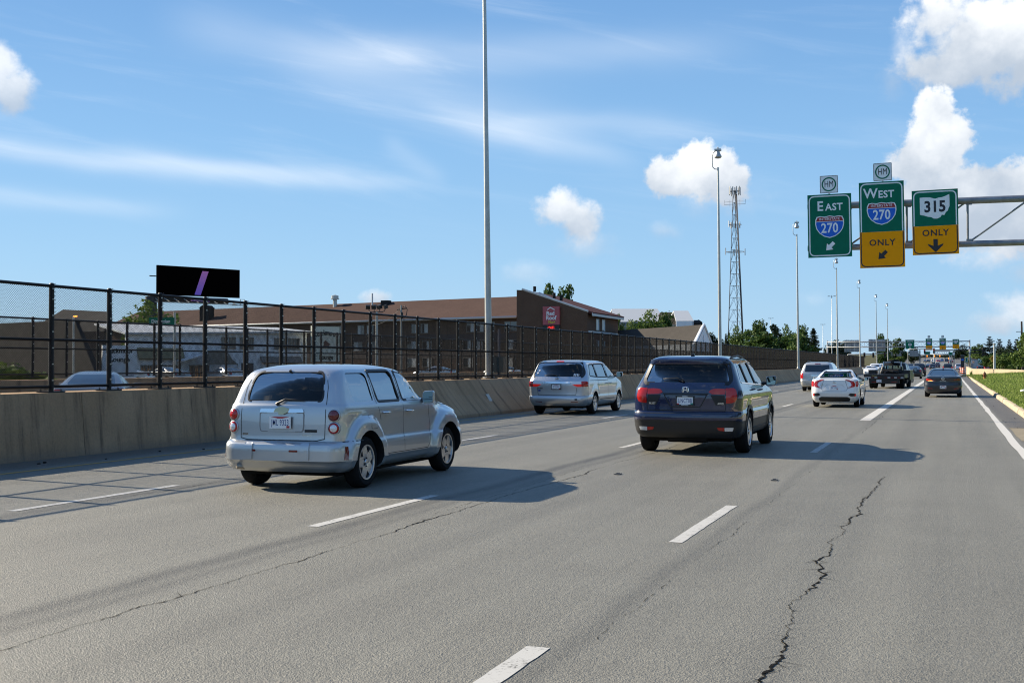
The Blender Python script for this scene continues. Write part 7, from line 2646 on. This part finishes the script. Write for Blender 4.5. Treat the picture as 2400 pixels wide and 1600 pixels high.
# --- lattice tower
q = at(1726, 853, 400)
tw = thing('lattice_tower', 'tall steel lattice mast with panel antennas above the trees', 'antenna tower', (q.x, q.y, 0), (0, -radians(.35), 0))
HT = zz(446, 400)
m_tw = mat('tower steel', (.085, .09, .095), .7)
m_twd = mat('dark cable bundle', (.06, .06, .07), .7)
rad = lambda z: 3.05 * (1 - z / HT) + .55 * (z / HT)
legs = []
for k, a in enumerate((radians(205), radians(335), radians(88))):
    pts = [(rad(z) * cos(a), rad(z) * sin(a), z) for z in (0, HT * .33, HT * .66, HT)]
    MB().path(pts, [.16, .14, .11, .09], 8).build('leg', m_tw, tw, smooth=True)
    legs.append(a)
a = legs[1]
b = MB()
for dx in (-.16, 0, .15):
    b.path([(rad(z) * cos(a) + dx, rad(z) * sin(a) - .3, z) for z in (2, HT * .5, HT * .98)], [.13, .12, .11], 6)
b.build('cable_run', m_twd, tw, smooth=True)
b = MB()
n = 15
for i in range(n):
    z0, z1 = HT * i / n, HT * (i + 1) / n
    for k in range(3):
        a, c_ = legs[k], legs[(k + 1) % 3]
        P = lambda an, z: Vector((rad(z) * cos(an), rad(z) * sin(an), z))
        b.tube(P(a, z1), P(c_, z1), .055, n=4)
        b.tube(P(a, z0), (P(a, z1) + P(c_, z1)) / 2, .05, n=4)
        b.tube(P(c_, z0), (P(a, z1) + P(c_, z1)) / 2, .05, n=4)
bo = b.build('bracing', m_tw, tw)
bo['kind'] = 'stuff'
m_ant = mat('pale antenna panel', (.42, .43, .43), .6)


def arr(z, R_, n, h, w=.34, dark=False, miss=0):
    b = MB()
    b.lathe([(R_ * .9, z - .06), (R_ * .9 + .1, z - .06), (R_ * .9 + .1, z + .06), (R_ * .9, z + .06)], 12, closed=True)
    for k in range(3):
        an = legs[k]
        b.tube((0, 0, z), (R_ * cos(an), R_ * sin(an), z), .06, n=5)
    b.build('antenna_mount', m_twd, tw)
    for k in range(n):
        an = 2 * pi * k / n + .3
        if miss and k % miss == 0:
            continue
        MB().box((R_ * cos(an), R_ * sin(an), z + h * .05 * (k % 3)), (w, .22, h), an + pi / 2).build('antenna_panel', m_ant, tw)


arr(HT - .2, 1.75, 9, 2.6)
arr(zz(526, 400), 2.2, 9, 2.0, .3, miss=4)
arr(zz(590, 400), 3.1, 4, 2.2, .3)
b = MB()
for sx in (-1, 1):
    z = zz(478, 400)
    b.path([(0, 0, z), (sx * 3.4, 0, z), (sx * 3.4, 0, z + 1.5)], .05, 5)
    b.tube((sx * .5, 0, z + 1.0), (sx * 3.4, 0, z + .8), .04, n=4)
    b.tube((sx * 1.6, 0, z - .7), (sx * 1.6, 0, z + 1.5), .04, n=4)
b.build('side_arms', m_tw, tw)

# ------------------------------------------------------------------ trees
m_bark = mat('tree bark', (.085, .066, .048), .95, noise=(4, .6, (.05, .04, .03)))


def leaf_mat(name, dark, mid, light, rough=.7):
    m_ = mat(name, mid, rough)
    t = NT(m_.node_tree)
    g_ = t.add('ShaderNodeNewGeometry')
    cr = t.add('ShaderNodeValToRGB')
    cr.color_ramp.elements[0].color = (*dark, 1)
    cr.color_ramp.elements[1].color = (*light, 1)
    e_ = cr.color_ramp.elements.new(.5)
    e_.color = (*mid, 1)
    t.l.new(g_.outputs['Random Per Island'], cr.inputs[0])
    b = t.n['Principled BSDF']
    t.l.new(cr.outputs[0], b.inputs['Base Color'])
    b.inputs['Specular IOR Level'].default_value = .25
    tl = t.add('ShaderNodeBsdfTranslucent')
    t.l.new(cr.outputs[0], tl.inputs[0])
    mx = t.add('ShaderNodeMixShader')
    mx.inputs[0].default_value = .22
    t.l.new(b.outputs[0], mx.inputs[1])
    t.l.new(tl.outputs[0], mx.inputs[2])
    t.l.new(mx.outputs[0], t.n['Material Output'].inputs[0])
    return m_


LM = {'mid': leaf_mat('mid green leaves', (.035, .065, .014), (.055, .10, .02), (.085, .14, .03)),
      'dark': leaf_mat('dark green leaves', (.010, .020, .009), (.018, .034, .013), (.032, .052, .018)),
      'light': leaf_mat('fresh green leaves', (.06, .10, .018), (.095, .15, .03), (.14, .19, .045)),
      'pine': leaf_mat('blue green needles', (.007, .014, .011), (.012, .024, .017), (.022, .038, .024)),
      'far': leaf_mat('haze tinted leaves', (.030, .045, .030), (.042, .060, .038), (.06, .08, .05)),  # distance haze is mixed into these leaf colours
      'yellow': leaf_mat('yellowing leaves', (.16, .12, .02), (.22, .16, .03), (.28, .20, .05))}


def unit(b, name, m_):
    """scale a crown so that it fills the unit box"""
    b.mi = [0] * len(b.f)
    xs_, ys_, zs_ = [sorted(v[i] for v in b.v) for i in range(3)]
    n = len(b.v)
    lo, hi = int(n * .004), int(n * .996)
    rx = max(xs_[hi] - xs_[lo], ys_[hi] - ys_[lo])
    z0, z1 = zs_[lo], zs_[hi]
    for v in b.v:
        v.x /= rx
        v.y /= rx
        v.z = (v.z - z0) / (z1 - z0) if z0 < .12 else v.z / z1
    return b.mesh(name, m_)


def crown_mesh(seed, lm, n_cl=34, per=110, leaf=.030, flat_=1.0):
    """crown in a unit box: x, y in +-.5, z in 0..1; leaf clumps through an uneven volume"""
    rng = random.Random(seed)
    b = MB()
    cls = []
    for k in range(n_cl):
        while True:
            v = Vector((rng.uniform(-1, 1), rng.uniform(-1, 1), rng.uniform(-1, 1)))
            if .25 < v.length < 1:
                break
        r = .5 * (.62 + .38 * mnoise.noise(v.normalized() * 1.7 + Vector((seed, 0, 0))) * 1.6)
        v = v.normalized() * r * (.45 + .55 * rng.random() ** .5)
        c = Vector((v.x * (1 - .25 * max(0, v.z * 2)), v.y * (1 - .25 * max(0, v.z * 2)), .5 + v.z * flat_))
        cls.append((c, rng.uniform(.09, .17)))
    for c, r in cls:
        for i in range(per):
            d = Vector((rng.gauss(0, 1), rng.gauss(0, 1), rng.gauss(0, .8))).normalized() * r * rng.random() ** .4
            p = c + d
            s_ = leaf * rng.uniform(.6, 1.4)
            a = Vector((rng.uniform(-1, 1), rng.uniform(-1, 1), rng.uniform(-.6, .6))).normalized()
            q = a.orthogonal().normalized()
            q.rotate(Matrix.Rotation(rng.uniform(0, 6.28), 3, a))
            k0 = len(b.v)
            b.v += [p - a * s_, p + q * s_ * .55, p + a * s_, p - q * s_ * .55]
            b.f.append((k0, k0 + 1, k0 + 2, k0 + 3))
    return unit(b, 'crown', LM[lm])


def pine_mesh(seed, lm='pine', cone=False, n_w=15):
    """needle sprays on whorled branches in a unit box"""
    rng = random.Random(seed)
    b = MB()
    wood = MB()
    for w in range(n_w):
        z = .16 + .84 * (w + rng.uniform(-.2, .2)) / n_w
        if cone:
            L = .5 * (1.05 - z) ** .8 * rng.uniform(.8, 1.1)
        else:
            L = .5 * min(1, (1.12 - z) * 1.35) * rng.uniform(.55, 1.1)
        nb = rng.randint(5, 7)
        for k in range(nb):
            a = 2 * pi * (k + rng.random() * .7) / nb + w
            l = L * rng.uniform(.65, 1.1)
            up_ = rng.uniform(.02, .12) if not cone else rng.uniform(-.10, .02)
            d = Vector((cos(a), sin(a), 0))
            p0, p1 = Vector((0, 0, z)), Vector((0, 0, z + up_ * l * 2)) + d * l
            wood.tube(p0, p1, .007, .002, 4, False)
            m_ = max(4, int(24 * l / .5))
            for i in range(m_):
                f = .2 + .8 * (i + rng.random()) / m_
                c = p0 + (p1 - p0) * f + Vector((0, 0, rng.uniform(-.004, .02)))
                for q in range(15):
                    e = (d * rng.uniform(.1, 1) + Vector((rng.uniform(-1, 1), rng.uniform(-1, 1), rng.uniform(-.15, .7)))).normalized()
                    s_ = rng.uniform(.03, .06)
                    side = e.cross(Vector((0, 0, 1))).normalized() * .009
                    k0 = len(b.v)
                    b.v += [c - side, c + side, c + e * s_]
                    b.f.append((k0, k0 + 1, k0 + 2))
    return unit(b, 'crown', LM[lm]), wood


def trunk_mesh(seed, h0=.55, r=.035):
    rng = random.Random(seed)
    b = MB()
    b.path([(0, 0, -.02), (.01, 0, h0 * .3), (-.01, .01, h0 * .7), (0, 0, h0)], [r * 1.25, r, r * .8, r * .55], 8)
    for k in range(7):
        a = 2 * pi * k / 7 + rng.random()
        z = h0 * rng.uniform(.45, 1.0)
        l = rng.uniform(.16, .34)
        b.path([(0, 0, z), (l * .5 * cos(a), l * .5 * sin(a), z + .09), (l * cos(a), l * sin(a), z + .22)], [r * .42, r * .28, r * .08], 6)
    return b.mesh('trunk', m_bark, True)


CR = {}
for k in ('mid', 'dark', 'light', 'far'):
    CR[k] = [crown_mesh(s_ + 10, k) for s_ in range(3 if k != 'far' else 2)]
CR['bush'] = [crown_mesh(77, 'light', 30, 90, .034, .9), crown_mesh(78, 'mid', 30, 90, .034, .9)]
PM = [pine_mesh(s_) for s_ in (1, 2)]
CM_ = pine_mesh(5, 'dark', True, 26)
TR = [trunk_mesh(s_) for s_ in (1, 2)]
PT = []
for me, wood in PM + [CM_]:
    wood.tube((0, 0, -.02), (0, 0, .98), .018, .003, 8)
    PT.append(wood.mesh('trunk', m_bark))


def tree(label, px, ptop, wpx, d, kind, seed=0, name=None, pos=None, h=None, w=None, group=None):
    if pos is None:
        q = at(px, 853, d)
        q.z = gz(q.y) - .1
        h = EYE + (853 - ptop) / FPX * d - q.z
        w = wpx / FPX * d * 1.3
    else:
        q = Vector(pos)
    rng = random.Random(seed * 7 + int(px))
    nm = name or {'pine': 'pine_tree', 'cone': 'conifer_tree', 'bush': 'bush'}.get(kind, 'broadleaf_tree')
    o = thing(nm, label, 'tree' if kind != 'bush' else 'bush', q, rng.uniform(0, 6.28), group)
    if kind in ('pine', 'cone'):
        i = 2 if kind == 'cone' else seed % 2
        tm, cm = PT[i], (PM + [CM_])[i][0]
        a = link('trunk', tm, o)
        c_ = link('crown', cm, o)
        for x in (a, c_):
            x.scale = (w, w, h)
    elif kind == 'bush':
        c_ = link('foliage', CR['bush'][seed % 2], o)
        c_.scale = (w, w, h * 1.02)
        a = link('stem', TR[seed % 2], o)
        a.scale = (w * .6, w * .6, h * .8)
    else:
        a = link('trunk', TR[seed % 2], o)
        a.scale = (w * .9, w * .9, h)
        c_ = link('crown', CR[kind][seed % len(CR[kind])], o)
        c_.location.z = h * .14
        c_.scale = (w, w, h * .88)
    return o


for i, (lab, px, pt, wp, d, kind) in enumerate([
    ('fresh green tree behind the street name sign', 352, 712, 95, 118, 'light'),
    ('leafy tree top rising left behind the motel gable roof', 1284, 674, 48, 215, 'mid'), ('leafy tree top rising right behind the motel gable roof', 1322, 676, 62, 222, 'mid'),
    ('round green tree in front of the pale mansard roofs', 1517, 733, 62, 215, 'light'), ('round green tree right beside it overlapping the mansard roof', 1552, 738, 48, 222, 'mid'),
    ('slim green tree against the right wall of the motel', 1451, 741, 30, 200, 'light'), ('low green tree under the left mansard roof', 1474, 755, 38, 205, 'light'),
    ('small dark tree right of the white gable', 1671, 783, 34, 220, 'dark'), ('small dark tree at the left foot of the lattice tower', 1704, 784, 20, 230, 'dark'),
    ('slim bright tree between the legs of the lattice tower', 1729, 767, 30, 205, 'light'), ('tall round tree just right of the lattice tower', 1771, 756, 56, 210, 'mid'),
    ('darkest round tree of the group right of the tower', 1812, 765, 52, 200, 'dark'), ('pale open tree next to the light pole with lamp', 1846, 765, 32, 212, 'light'),
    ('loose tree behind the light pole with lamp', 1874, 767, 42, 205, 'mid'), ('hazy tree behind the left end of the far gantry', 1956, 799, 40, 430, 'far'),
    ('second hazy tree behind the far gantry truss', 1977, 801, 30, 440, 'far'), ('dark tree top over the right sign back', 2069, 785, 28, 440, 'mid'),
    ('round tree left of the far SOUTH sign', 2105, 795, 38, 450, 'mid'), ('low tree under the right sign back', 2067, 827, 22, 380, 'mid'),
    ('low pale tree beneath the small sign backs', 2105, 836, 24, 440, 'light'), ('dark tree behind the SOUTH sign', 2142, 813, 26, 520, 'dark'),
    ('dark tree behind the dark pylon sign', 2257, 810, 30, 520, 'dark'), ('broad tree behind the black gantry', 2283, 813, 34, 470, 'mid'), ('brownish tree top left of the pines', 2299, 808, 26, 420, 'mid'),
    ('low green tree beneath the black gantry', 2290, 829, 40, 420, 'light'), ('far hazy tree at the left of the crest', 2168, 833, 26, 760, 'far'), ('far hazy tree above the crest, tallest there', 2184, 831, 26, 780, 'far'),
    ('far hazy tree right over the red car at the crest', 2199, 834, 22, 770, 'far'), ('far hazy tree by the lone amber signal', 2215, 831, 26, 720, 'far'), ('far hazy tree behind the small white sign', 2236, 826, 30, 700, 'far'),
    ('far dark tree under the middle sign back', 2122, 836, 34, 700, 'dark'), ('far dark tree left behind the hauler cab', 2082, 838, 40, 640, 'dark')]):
    tree(lab, px, pt, wp, d, kind, i)
tree('dark cone shaped conifer left of the faint twin lamp pole', 1907, 772, 40, 195, 'cone', 2)
for i, (lab, px, pt, wp, d, kd) in enumerate([('tallest pine with layered branches, leftmost of the pines', 2320, 790, 34, 245, 'pine'), ('pine right behind the white lamp post', 2343, 796, 30, 250, 'pine'),
                                         ('slim pine between two others at the right', 2366, 797, 24, 255, 'pine'), ('rightmost pine near the picture edge', 2383, 796, 28, 250, 'pine')]):
    tree(lab, px, pt, wp, d, kd, i)
for i, (lab, px, pt, wp, d) in enumerate([('dark leafy mass under the two right pines', 2372, 815, 50, 238), ('dark tree behind the white lamp post', 2343, 817, 40, 242), ('dark tree at the right edge behind the bushes', 2398, 816, 40, 236)]):
    tree(lab, px, pt, wp, d, 'dark', i)
tree('spreading green bush above the tan wall', 2326, 832, 44, 228, 'bush', 1)
tree('light green bush beside the spreading one above the tan wall', 2352, 829, 48, 224, 'bush', 0)
tree('bright leafy tree cut by the right edge of the picture', 2404, 783, 44, 150, 'light', 2)
tree('low shrubs at the foot of the bright tree at right', 2392, 850, 40, 195, 'bush', 1)
tree('dark shrub filling the gap under the round trees', 1795, 786, 90, 190, 'bush', 1)
tree('dark green thicket left of the cone shaped conifer', 1872, 786, 60, 188, 'bush', 1)
tree('low shrub on the fence line below the pale open tree', 1850, 810, 48, 175, 'bush', 0)
yb = thing('bush', 'yellow blooming clump amid the green bushes', 'bush', at(2330, 853, 218) * Vector((1, 1, 0)) if False else (at(2331, 853, 218).x, at(2331, 853, 218).y, 0))
c_ = link('foliage', crown_mesh(99, 'yellow', 10, 60, .05), yb)
c_.scale = (1.6, 1.6, 1.6)
c_.location.z = 1.5
# far wood along the horizon and beyond the crest: one mass in the haze tinted leaf colour
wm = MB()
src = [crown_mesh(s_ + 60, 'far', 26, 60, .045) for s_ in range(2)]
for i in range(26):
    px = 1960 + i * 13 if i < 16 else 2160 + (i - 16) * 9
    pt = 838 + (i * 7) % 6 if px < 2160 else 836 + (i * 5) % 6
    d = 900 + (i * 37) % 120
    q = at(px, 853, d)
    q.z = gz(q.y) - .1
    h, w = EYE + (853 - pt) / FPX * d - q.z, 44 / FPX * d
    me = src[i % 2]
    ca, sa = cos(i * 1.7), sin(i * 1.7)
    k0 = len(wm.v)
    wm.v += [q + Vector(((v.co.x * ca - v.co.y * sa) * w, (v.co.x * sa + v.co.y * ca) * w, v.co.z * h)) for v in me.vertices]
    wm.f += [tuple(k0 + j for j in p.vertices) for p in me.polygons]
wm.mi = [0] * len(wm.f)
tag(wm.build('distant_wood', LM['far'], fix=False), 'hazy wood closing the horizon beyond the crest of the road', 'wood', kind='stuff')
# trees standing along the right hand verge, out of frame but mirrored in the car sides
for i in range(12):
    tree('out of frame tree along the right hand verge beside the road', 0, 0, 0, 0, ('mid', 'dark', 'light')[i % 3], i, pos=(17 + (i * 5) % 7, -26 + i * 8.5, .4), h=9 + (i * 3) % 5, w=8 + (i * 2) % 3, group='out of frame trees along the right hand verge')
# shrubs at the left edge behind the fences
q = at(30, 853, 44)
tree('low shrub behind the fences at the left edge', 30, 0, 0, 0, 'bush', 0, pos=(q.x, q.y, 0), h=1.55, w=3.0)
# ------------------------------------------------------------------ black flatbed hauler
def hauler():
    root = thing('flatbed_hauler', 'black flatbed hauler truck with red and white reflective tape', 'truck', (-4.02, 84.6, 0), -radians(4.5))
    K, T = P_soot, M_['trim']
    # deck and its tail beam
    MB().bbox((-1.24, 0, .60), (1.24, .12, .90)).build('tail_beam', K, root)
    MB().bbox((-1.22, .12, .80), (1.22, 4.6, .92)).build('deck', M_['black'], root)
    for sx in (-1, 1):
        MB().bbox((sx * 1.24 - .03, .12, .70), (sx * 1.24 + .03, 4.6, .95)).build('deck_rail', K, root)
    for i in range(12):
        x = -1.13 + i * .206
        if i in (5,):
            continue
        MB().bbox((x - .085, -.008, .70), (x + .085, 0, .75)).build('reflector', mat('white reflective tape', (.75, .76, .78), .3) if i % 2 else M_['dark_red'], root)
    MB().bbox((-.95, .02, .34), (.95, .16, .60)).build('bumper', K, root)
    for sx in (-1, 1):
        MB().bbox((sx * .62 - .16, .0, .40), (sx * .62 + .16, .02, .46)).build('tail_lamp', M_['dark_red'], root)
    p = MB().box((-.32, .0, .50), (.32, .01, .16)).build('licence_plate', M_['plate'], root)
    Mx = facing(-.32, -.006, .50)
    text_on('PKD 8263', .11, Mx, M_['plate_blue'], p, 'lettering', .0006, .001, .7)
    text_on('Magnum', .09, facing(-.62, -.002, .84), mat('gold lettering', (.4, .32, .08), .5), root, 'lettering', .002, .002)
    # wheels: duals behind, singles ahead
    tb = MB().lathe([(.24, -.11), (.36, -.12), (.40, -.08), (.40, .08), (.36, .12), (.24, .11)], 28, 'X')
    tb.lathe([(0, -.06), (.24, -.06)], 20, 'X', mi=1)
    tb.lathe([(0, .06), (.24, .06)], 20, 'X', mi=1)
    me = tb.mesh('wheel', [M_['tyre'], M_['rimdark']], True, 35, fix=True)
    for x in (-.98, -.73, .73, .98):
        link('wheel', me, root, (x, 1.5, .40))
    for x in (-.86, .86):
        link('wheel', me, root, (x, 6.2, .40))
    MB().tube((-.8, 1.5, .4), (.8, 1.5, .4), .12, n=10).build('axle', M_['under'], root)
    MB().bbox((-.45, .2, .45), (.45, 7.2, .70)).build('chassis', M_['under'], root)
    # tool boxes, winch, headache rack
    for sx in (-1, 1):
        MB().bbox((sx * 1.16 - .18, 2.6, .55), (sx * 1.16 + .18, 4.4, 1.18)).build('tool_box', K, root)
        MB().bbox((sx * 1.16 - .2, 2.58, 1.18), (sx * 1.16 + .2, 4.42, 1.21)).build('box_lid', m_galv if sx > 0 else K, root)
    MB().tube((-.5, 3.6, 1.05), (.5, 3.6, 1.05), .20, n=14).build('winch_drum', M_['under'], root)
    b = MB()
    b.path([(-.35, 2.8, 1.0), (-.1, 3.0, 1.16), (.2, 2.9, 1.10), (.45, 3.2, 1.05)], .05, 6)
    b.build('hose', M_['black'], root)
    b = MB()
    for x in (-.58, .58):
        b.bbox((x - .05, 4.45, .92), (x + .05, 4.55, 1.82))
    b.bbox((-.58, 4.45, 1.68), (.58, 4.55, 1.80))
    b.bbox((-.58, 4.45, 1.18), (.58, 4.55, 1.28))
    b.bbox((-.05, 4.46, .92), (.05, 4.54, 1.5))
    b.build('headache_rack', K, root)
    tape = mat('white reflective tape', (.75, .76, .78), .3)
    for (x0, z0, x1, z1) in ((-.62, 1.42, -.54, 1.76), (.54, 1.42, .62, 1.76), (-.5, 1.70, -.12, 1.75), (.12, 1.70, .5, 1.75)):
        MB().bbox((x0, 4.435, z0), (x1, 4.449, z1)).build('reflector', tape, root)
    sp = MB().lathe([(.20, -.1), (.36, -.12), (.40, -.06), (.40, .06), (.36, .12), (.20, .1)], 24, 'Z', closed=True)
    sp.build('spare_wheel', M_['tyre'], root, smooth=True, angle=40, loc=(.02, 4.85, 1.78))
    # crew cab: own stacked body
    kn = [(.42, .02, 4.6, .92, .12, .3, .02, .15), (.60, 0, 4.7, .98, .12, .32, .02, .2), (1.05, .0, 4.72, 1.0, .12, .34, .02, .2), (1.18, .0, 4.65, .995, .12, .34, .02, .2), (1.26, .0, 4.0, .985, .12, .3, .02, .2), (1.30, .01, 3.1, .97, .12, .3, .02, .2),
          (1.36, .02, 2.9, .94, .12, .25, .02, .2), (1.70, .10, 2.45, .86, .14, .25, .03, .2), (1.88, .18, 2.15, .80, .16, .25, .04, .15), (1.95, .3, 1.95, .70, .2, .25, .04, .1), (1.98, .6, 1.6, .5, .2, .2, .02, .05)]
    cab = Car('cab_tmp', 'tmp', 'tmp', (0, 0, 0), Body(kn, None, nR=6, nC=4, nS=20, nF=6, sub=2, shell_from=(1.2, 1.95)), P_soot)
    bpy.data.objects.remove(cab.root)
    cab.root = root
    n0 = set(root.children)
    w = dict(rear=rpoly([(-.70, 1.36), (.70, 1.36), (.66, 1.74), (-.66, 1.74)], .05), front=rpoly([(-.8, 1.4), (.8, 1.4), (.7, 1.8), (-.7, 1.8)], .05),
             sides=[(rpoly([(.25, 1.34), (1.3, 1.34), (1.3, 1.80), (.35, 1.80)], .05), 'glass', None), (rpoly([(1.4, 1.34), (2.6, 1.34), (2.1, 1.80), (1.4, 1.80)], .05), 'glass', None)])
    w['rear_depth'], w['front_y0'], w['rear_glass'] = .7, 2.0, 'glass'
    windows(cab, w, True)
    cab.arches((1.55,), .4, .46, .3) if False else None
    cab.finish()
    cab.mirror(2.55, 1.42, .98, .24, .34, P_soot, .16)
    for o in set(root.children) - n0:
        o.location.y += 4.95
        o.location.z -= .12
        o.scale.x = .93
        o.scale.z = .93
    return root


hauler()

# ------------------------------------------------------------------ barrels, hydrant, lamp post
m_or = mat('orange barrel plastic', (.75, .10, .008), .5)
m_bw = mat('white reflective band', (.78, .76, .74), .35)


def barrel(x, y, label, h=1.0):
    o = thing('traffic_barrel', label, 'barrel', (x, y, 0), 0, 'orange work zone barrels')
    segs = [(0, .20, .30, .29, 'o'), (.20, .32, .285, .28, 'w'), (.32, .52, .275, .265, 'o'), (.52, .64, .26, .255, 'w'), (.64, .80, .25, .24, 'o'), (.80, .88, .235, .23, 'w'), (.88, 1.0, .225, .20, 'o')]
    bo, bw = MB(), MB()
    for a, c_, r0, r1, k in segs:
        (bo if k == 'o' else bw).lathe([(r0 - .01, a * h), (r0, a * h + .01), (r1, c_ * h - .01), (r1 - .01, c_ * h)], 18)
    bo.lathe([(0, h), (.19, h)], 18)
    bo.bbox((-.03, -.12, h), (.03, .12, h + .07))
    bo.build('barrel_body', m_or, o, smooth=True, angle=40)
    bw.build('reflective_band', m_bw, o, smooth=True, angle=40)
    MB().lathe([(.30, 0), (.36, .01), (.36, .06), (.30, .08)], 18).build('rubber_base', M_['tyre'], o)


barrel(1.92, 247, 'orange and white barrel, left and farther of the pair by the tan wall')
barrel(2.25, 224, 'orange and white barrel, right and nearer of the pair by the tan wall')
barrel(2.05, 236, 'orange and white barrel wedged between the two others')

hx = at(2307.5, 853, 118)
z0 = vz(hx.x, hx.y) - .02
hy = thing('fire_hydrant', 'rusty orange fire hydrant standing in the verge before the tan wall', 'hydrant', (hx.x, hx.y, z0))
m_hy = mat('rusty orange paint', (.42, .14, .03), .6, noise=(9, .5, (.26, .08, .02)))
m_hd = mat('dark rusty cap', (.10, .035, .015), .7)
b = MB().lathe([(.17, 0), (.17, .05), (.12, .06), (.115, .42), (.15, .44), (.15, .48), (.12, .50)], 18)
b.build('barrel_body', m_hy, hy, smooth=True, angle=40)
MB().lathe([(.13, .50), (.125, .58), (.08, .67), (.03, .70), (.03, .76), (0, .77)], 16).build('bonnet', m_hd, hy, smooth=True, angle=40)
MB().tube((-.24, 0, .36), (.24, 0, .36), .06, n=12).build('hose_outlet', m_hd, hy, smooth=True, angle=40)
MB().tube((0, 0, .34), (0, -.22, .34), .08, n=12).build('pumper_outlet', m_hd, hy, smooth=True, angle=40)
q = at(2331, 853, 215)
lp_ = thing('lamp_post', 'pale tapered post in front of the pines', 'post', (q.x, q.y, 0))
hh = zz(805, 215)
MB().lathe([(.24, 0), (.16, hh), (0, hh)], 12).build('post', m_galv, lp_, smooth=True, angle=40)
MB().lathe([(.2, hh - .2), (.24, hh), (0, hh + .1)], 12).build('cap', m_galv, lp_)
q = at(2396.5, 853, 165)
u_ = thing('utility_pole', 'dark utility pole above the bright tree at the right edge', 'utility pole', (q.x, q.y, 0), (0, -.01, 0))
MB().lathe([(.16, 0), (.11, zz(753, 165)), (0, zz(753, 165))], 8).build('pole', mat('dark pole wood', (.06, .05, .045), .9), u_)
MB().box((-.35, 0, zz(777, 165)), (.7, .08, .08)).build('crossarm', M_['black'], u_)
q = at(2380, 853, 190)
sk = thing('stake', 'leaning pale stake standing behind the tan wall', 'stake', (q.x, q.y, 0), (0, .22, 0))
MB().bbox((-.08, -.08, 0), (.08, .08, zz(850, 190) + .1)).build('stick', mat('pale wood', (.4, .34, .2), .9), sk)
q = at(2398, 853, 64)
lb = thing('litter', 'small white scrap of litter lying in the grass at the right edge', 'litter', (q.x, q.y, vz(q.x, q.y) + .02))
MB().lathe([(0, 0), (.16, .02), (.13, .09), (0, .13)], 8).build('scrap', m_bw, lb)
q = at(2316, 853, 300)
far_vehicle('car', 'dark red car passing behind the retaining wall', 'car', q.x, q.y, K_suv, P_red, 'suv', True)
q = at(2298, 853, 310)
far_vehicle('car', 'dark car behind the retaining wall left of the red one', 'car', q.x, q.y, K_sedan, P_black, 'sedan', True)
q = at(2287, 853, 400)
bl = Bld('shed', 'pale grey low shed behind the EXIT sign', 'building', q)
a, c_ = at(2276, 853, 400), at(2292, 853, 400)
a.z = c_.z = 0
bk_ = Vector((-sin(YAW), cos(YAW), 0)) * 8
for pts in ([a, c_, c_ + bk_, a + bk_],):
    hgt = zz(843, 400)
    bl.slab('wall', [Z(a, -1), Z(c_, -1), Z(c_, hgt), Z(a, hgt)], m_lgrey, .3, (0, -1, 0))
    bl.slab('roof', [Z(a, hgt + .2), Z(c_, hgt + .2), Z(c_ + bk_, hgt + .8), Z(a + bk_, hgt + .8)], m_roofg, .2, (0, 0, 1))
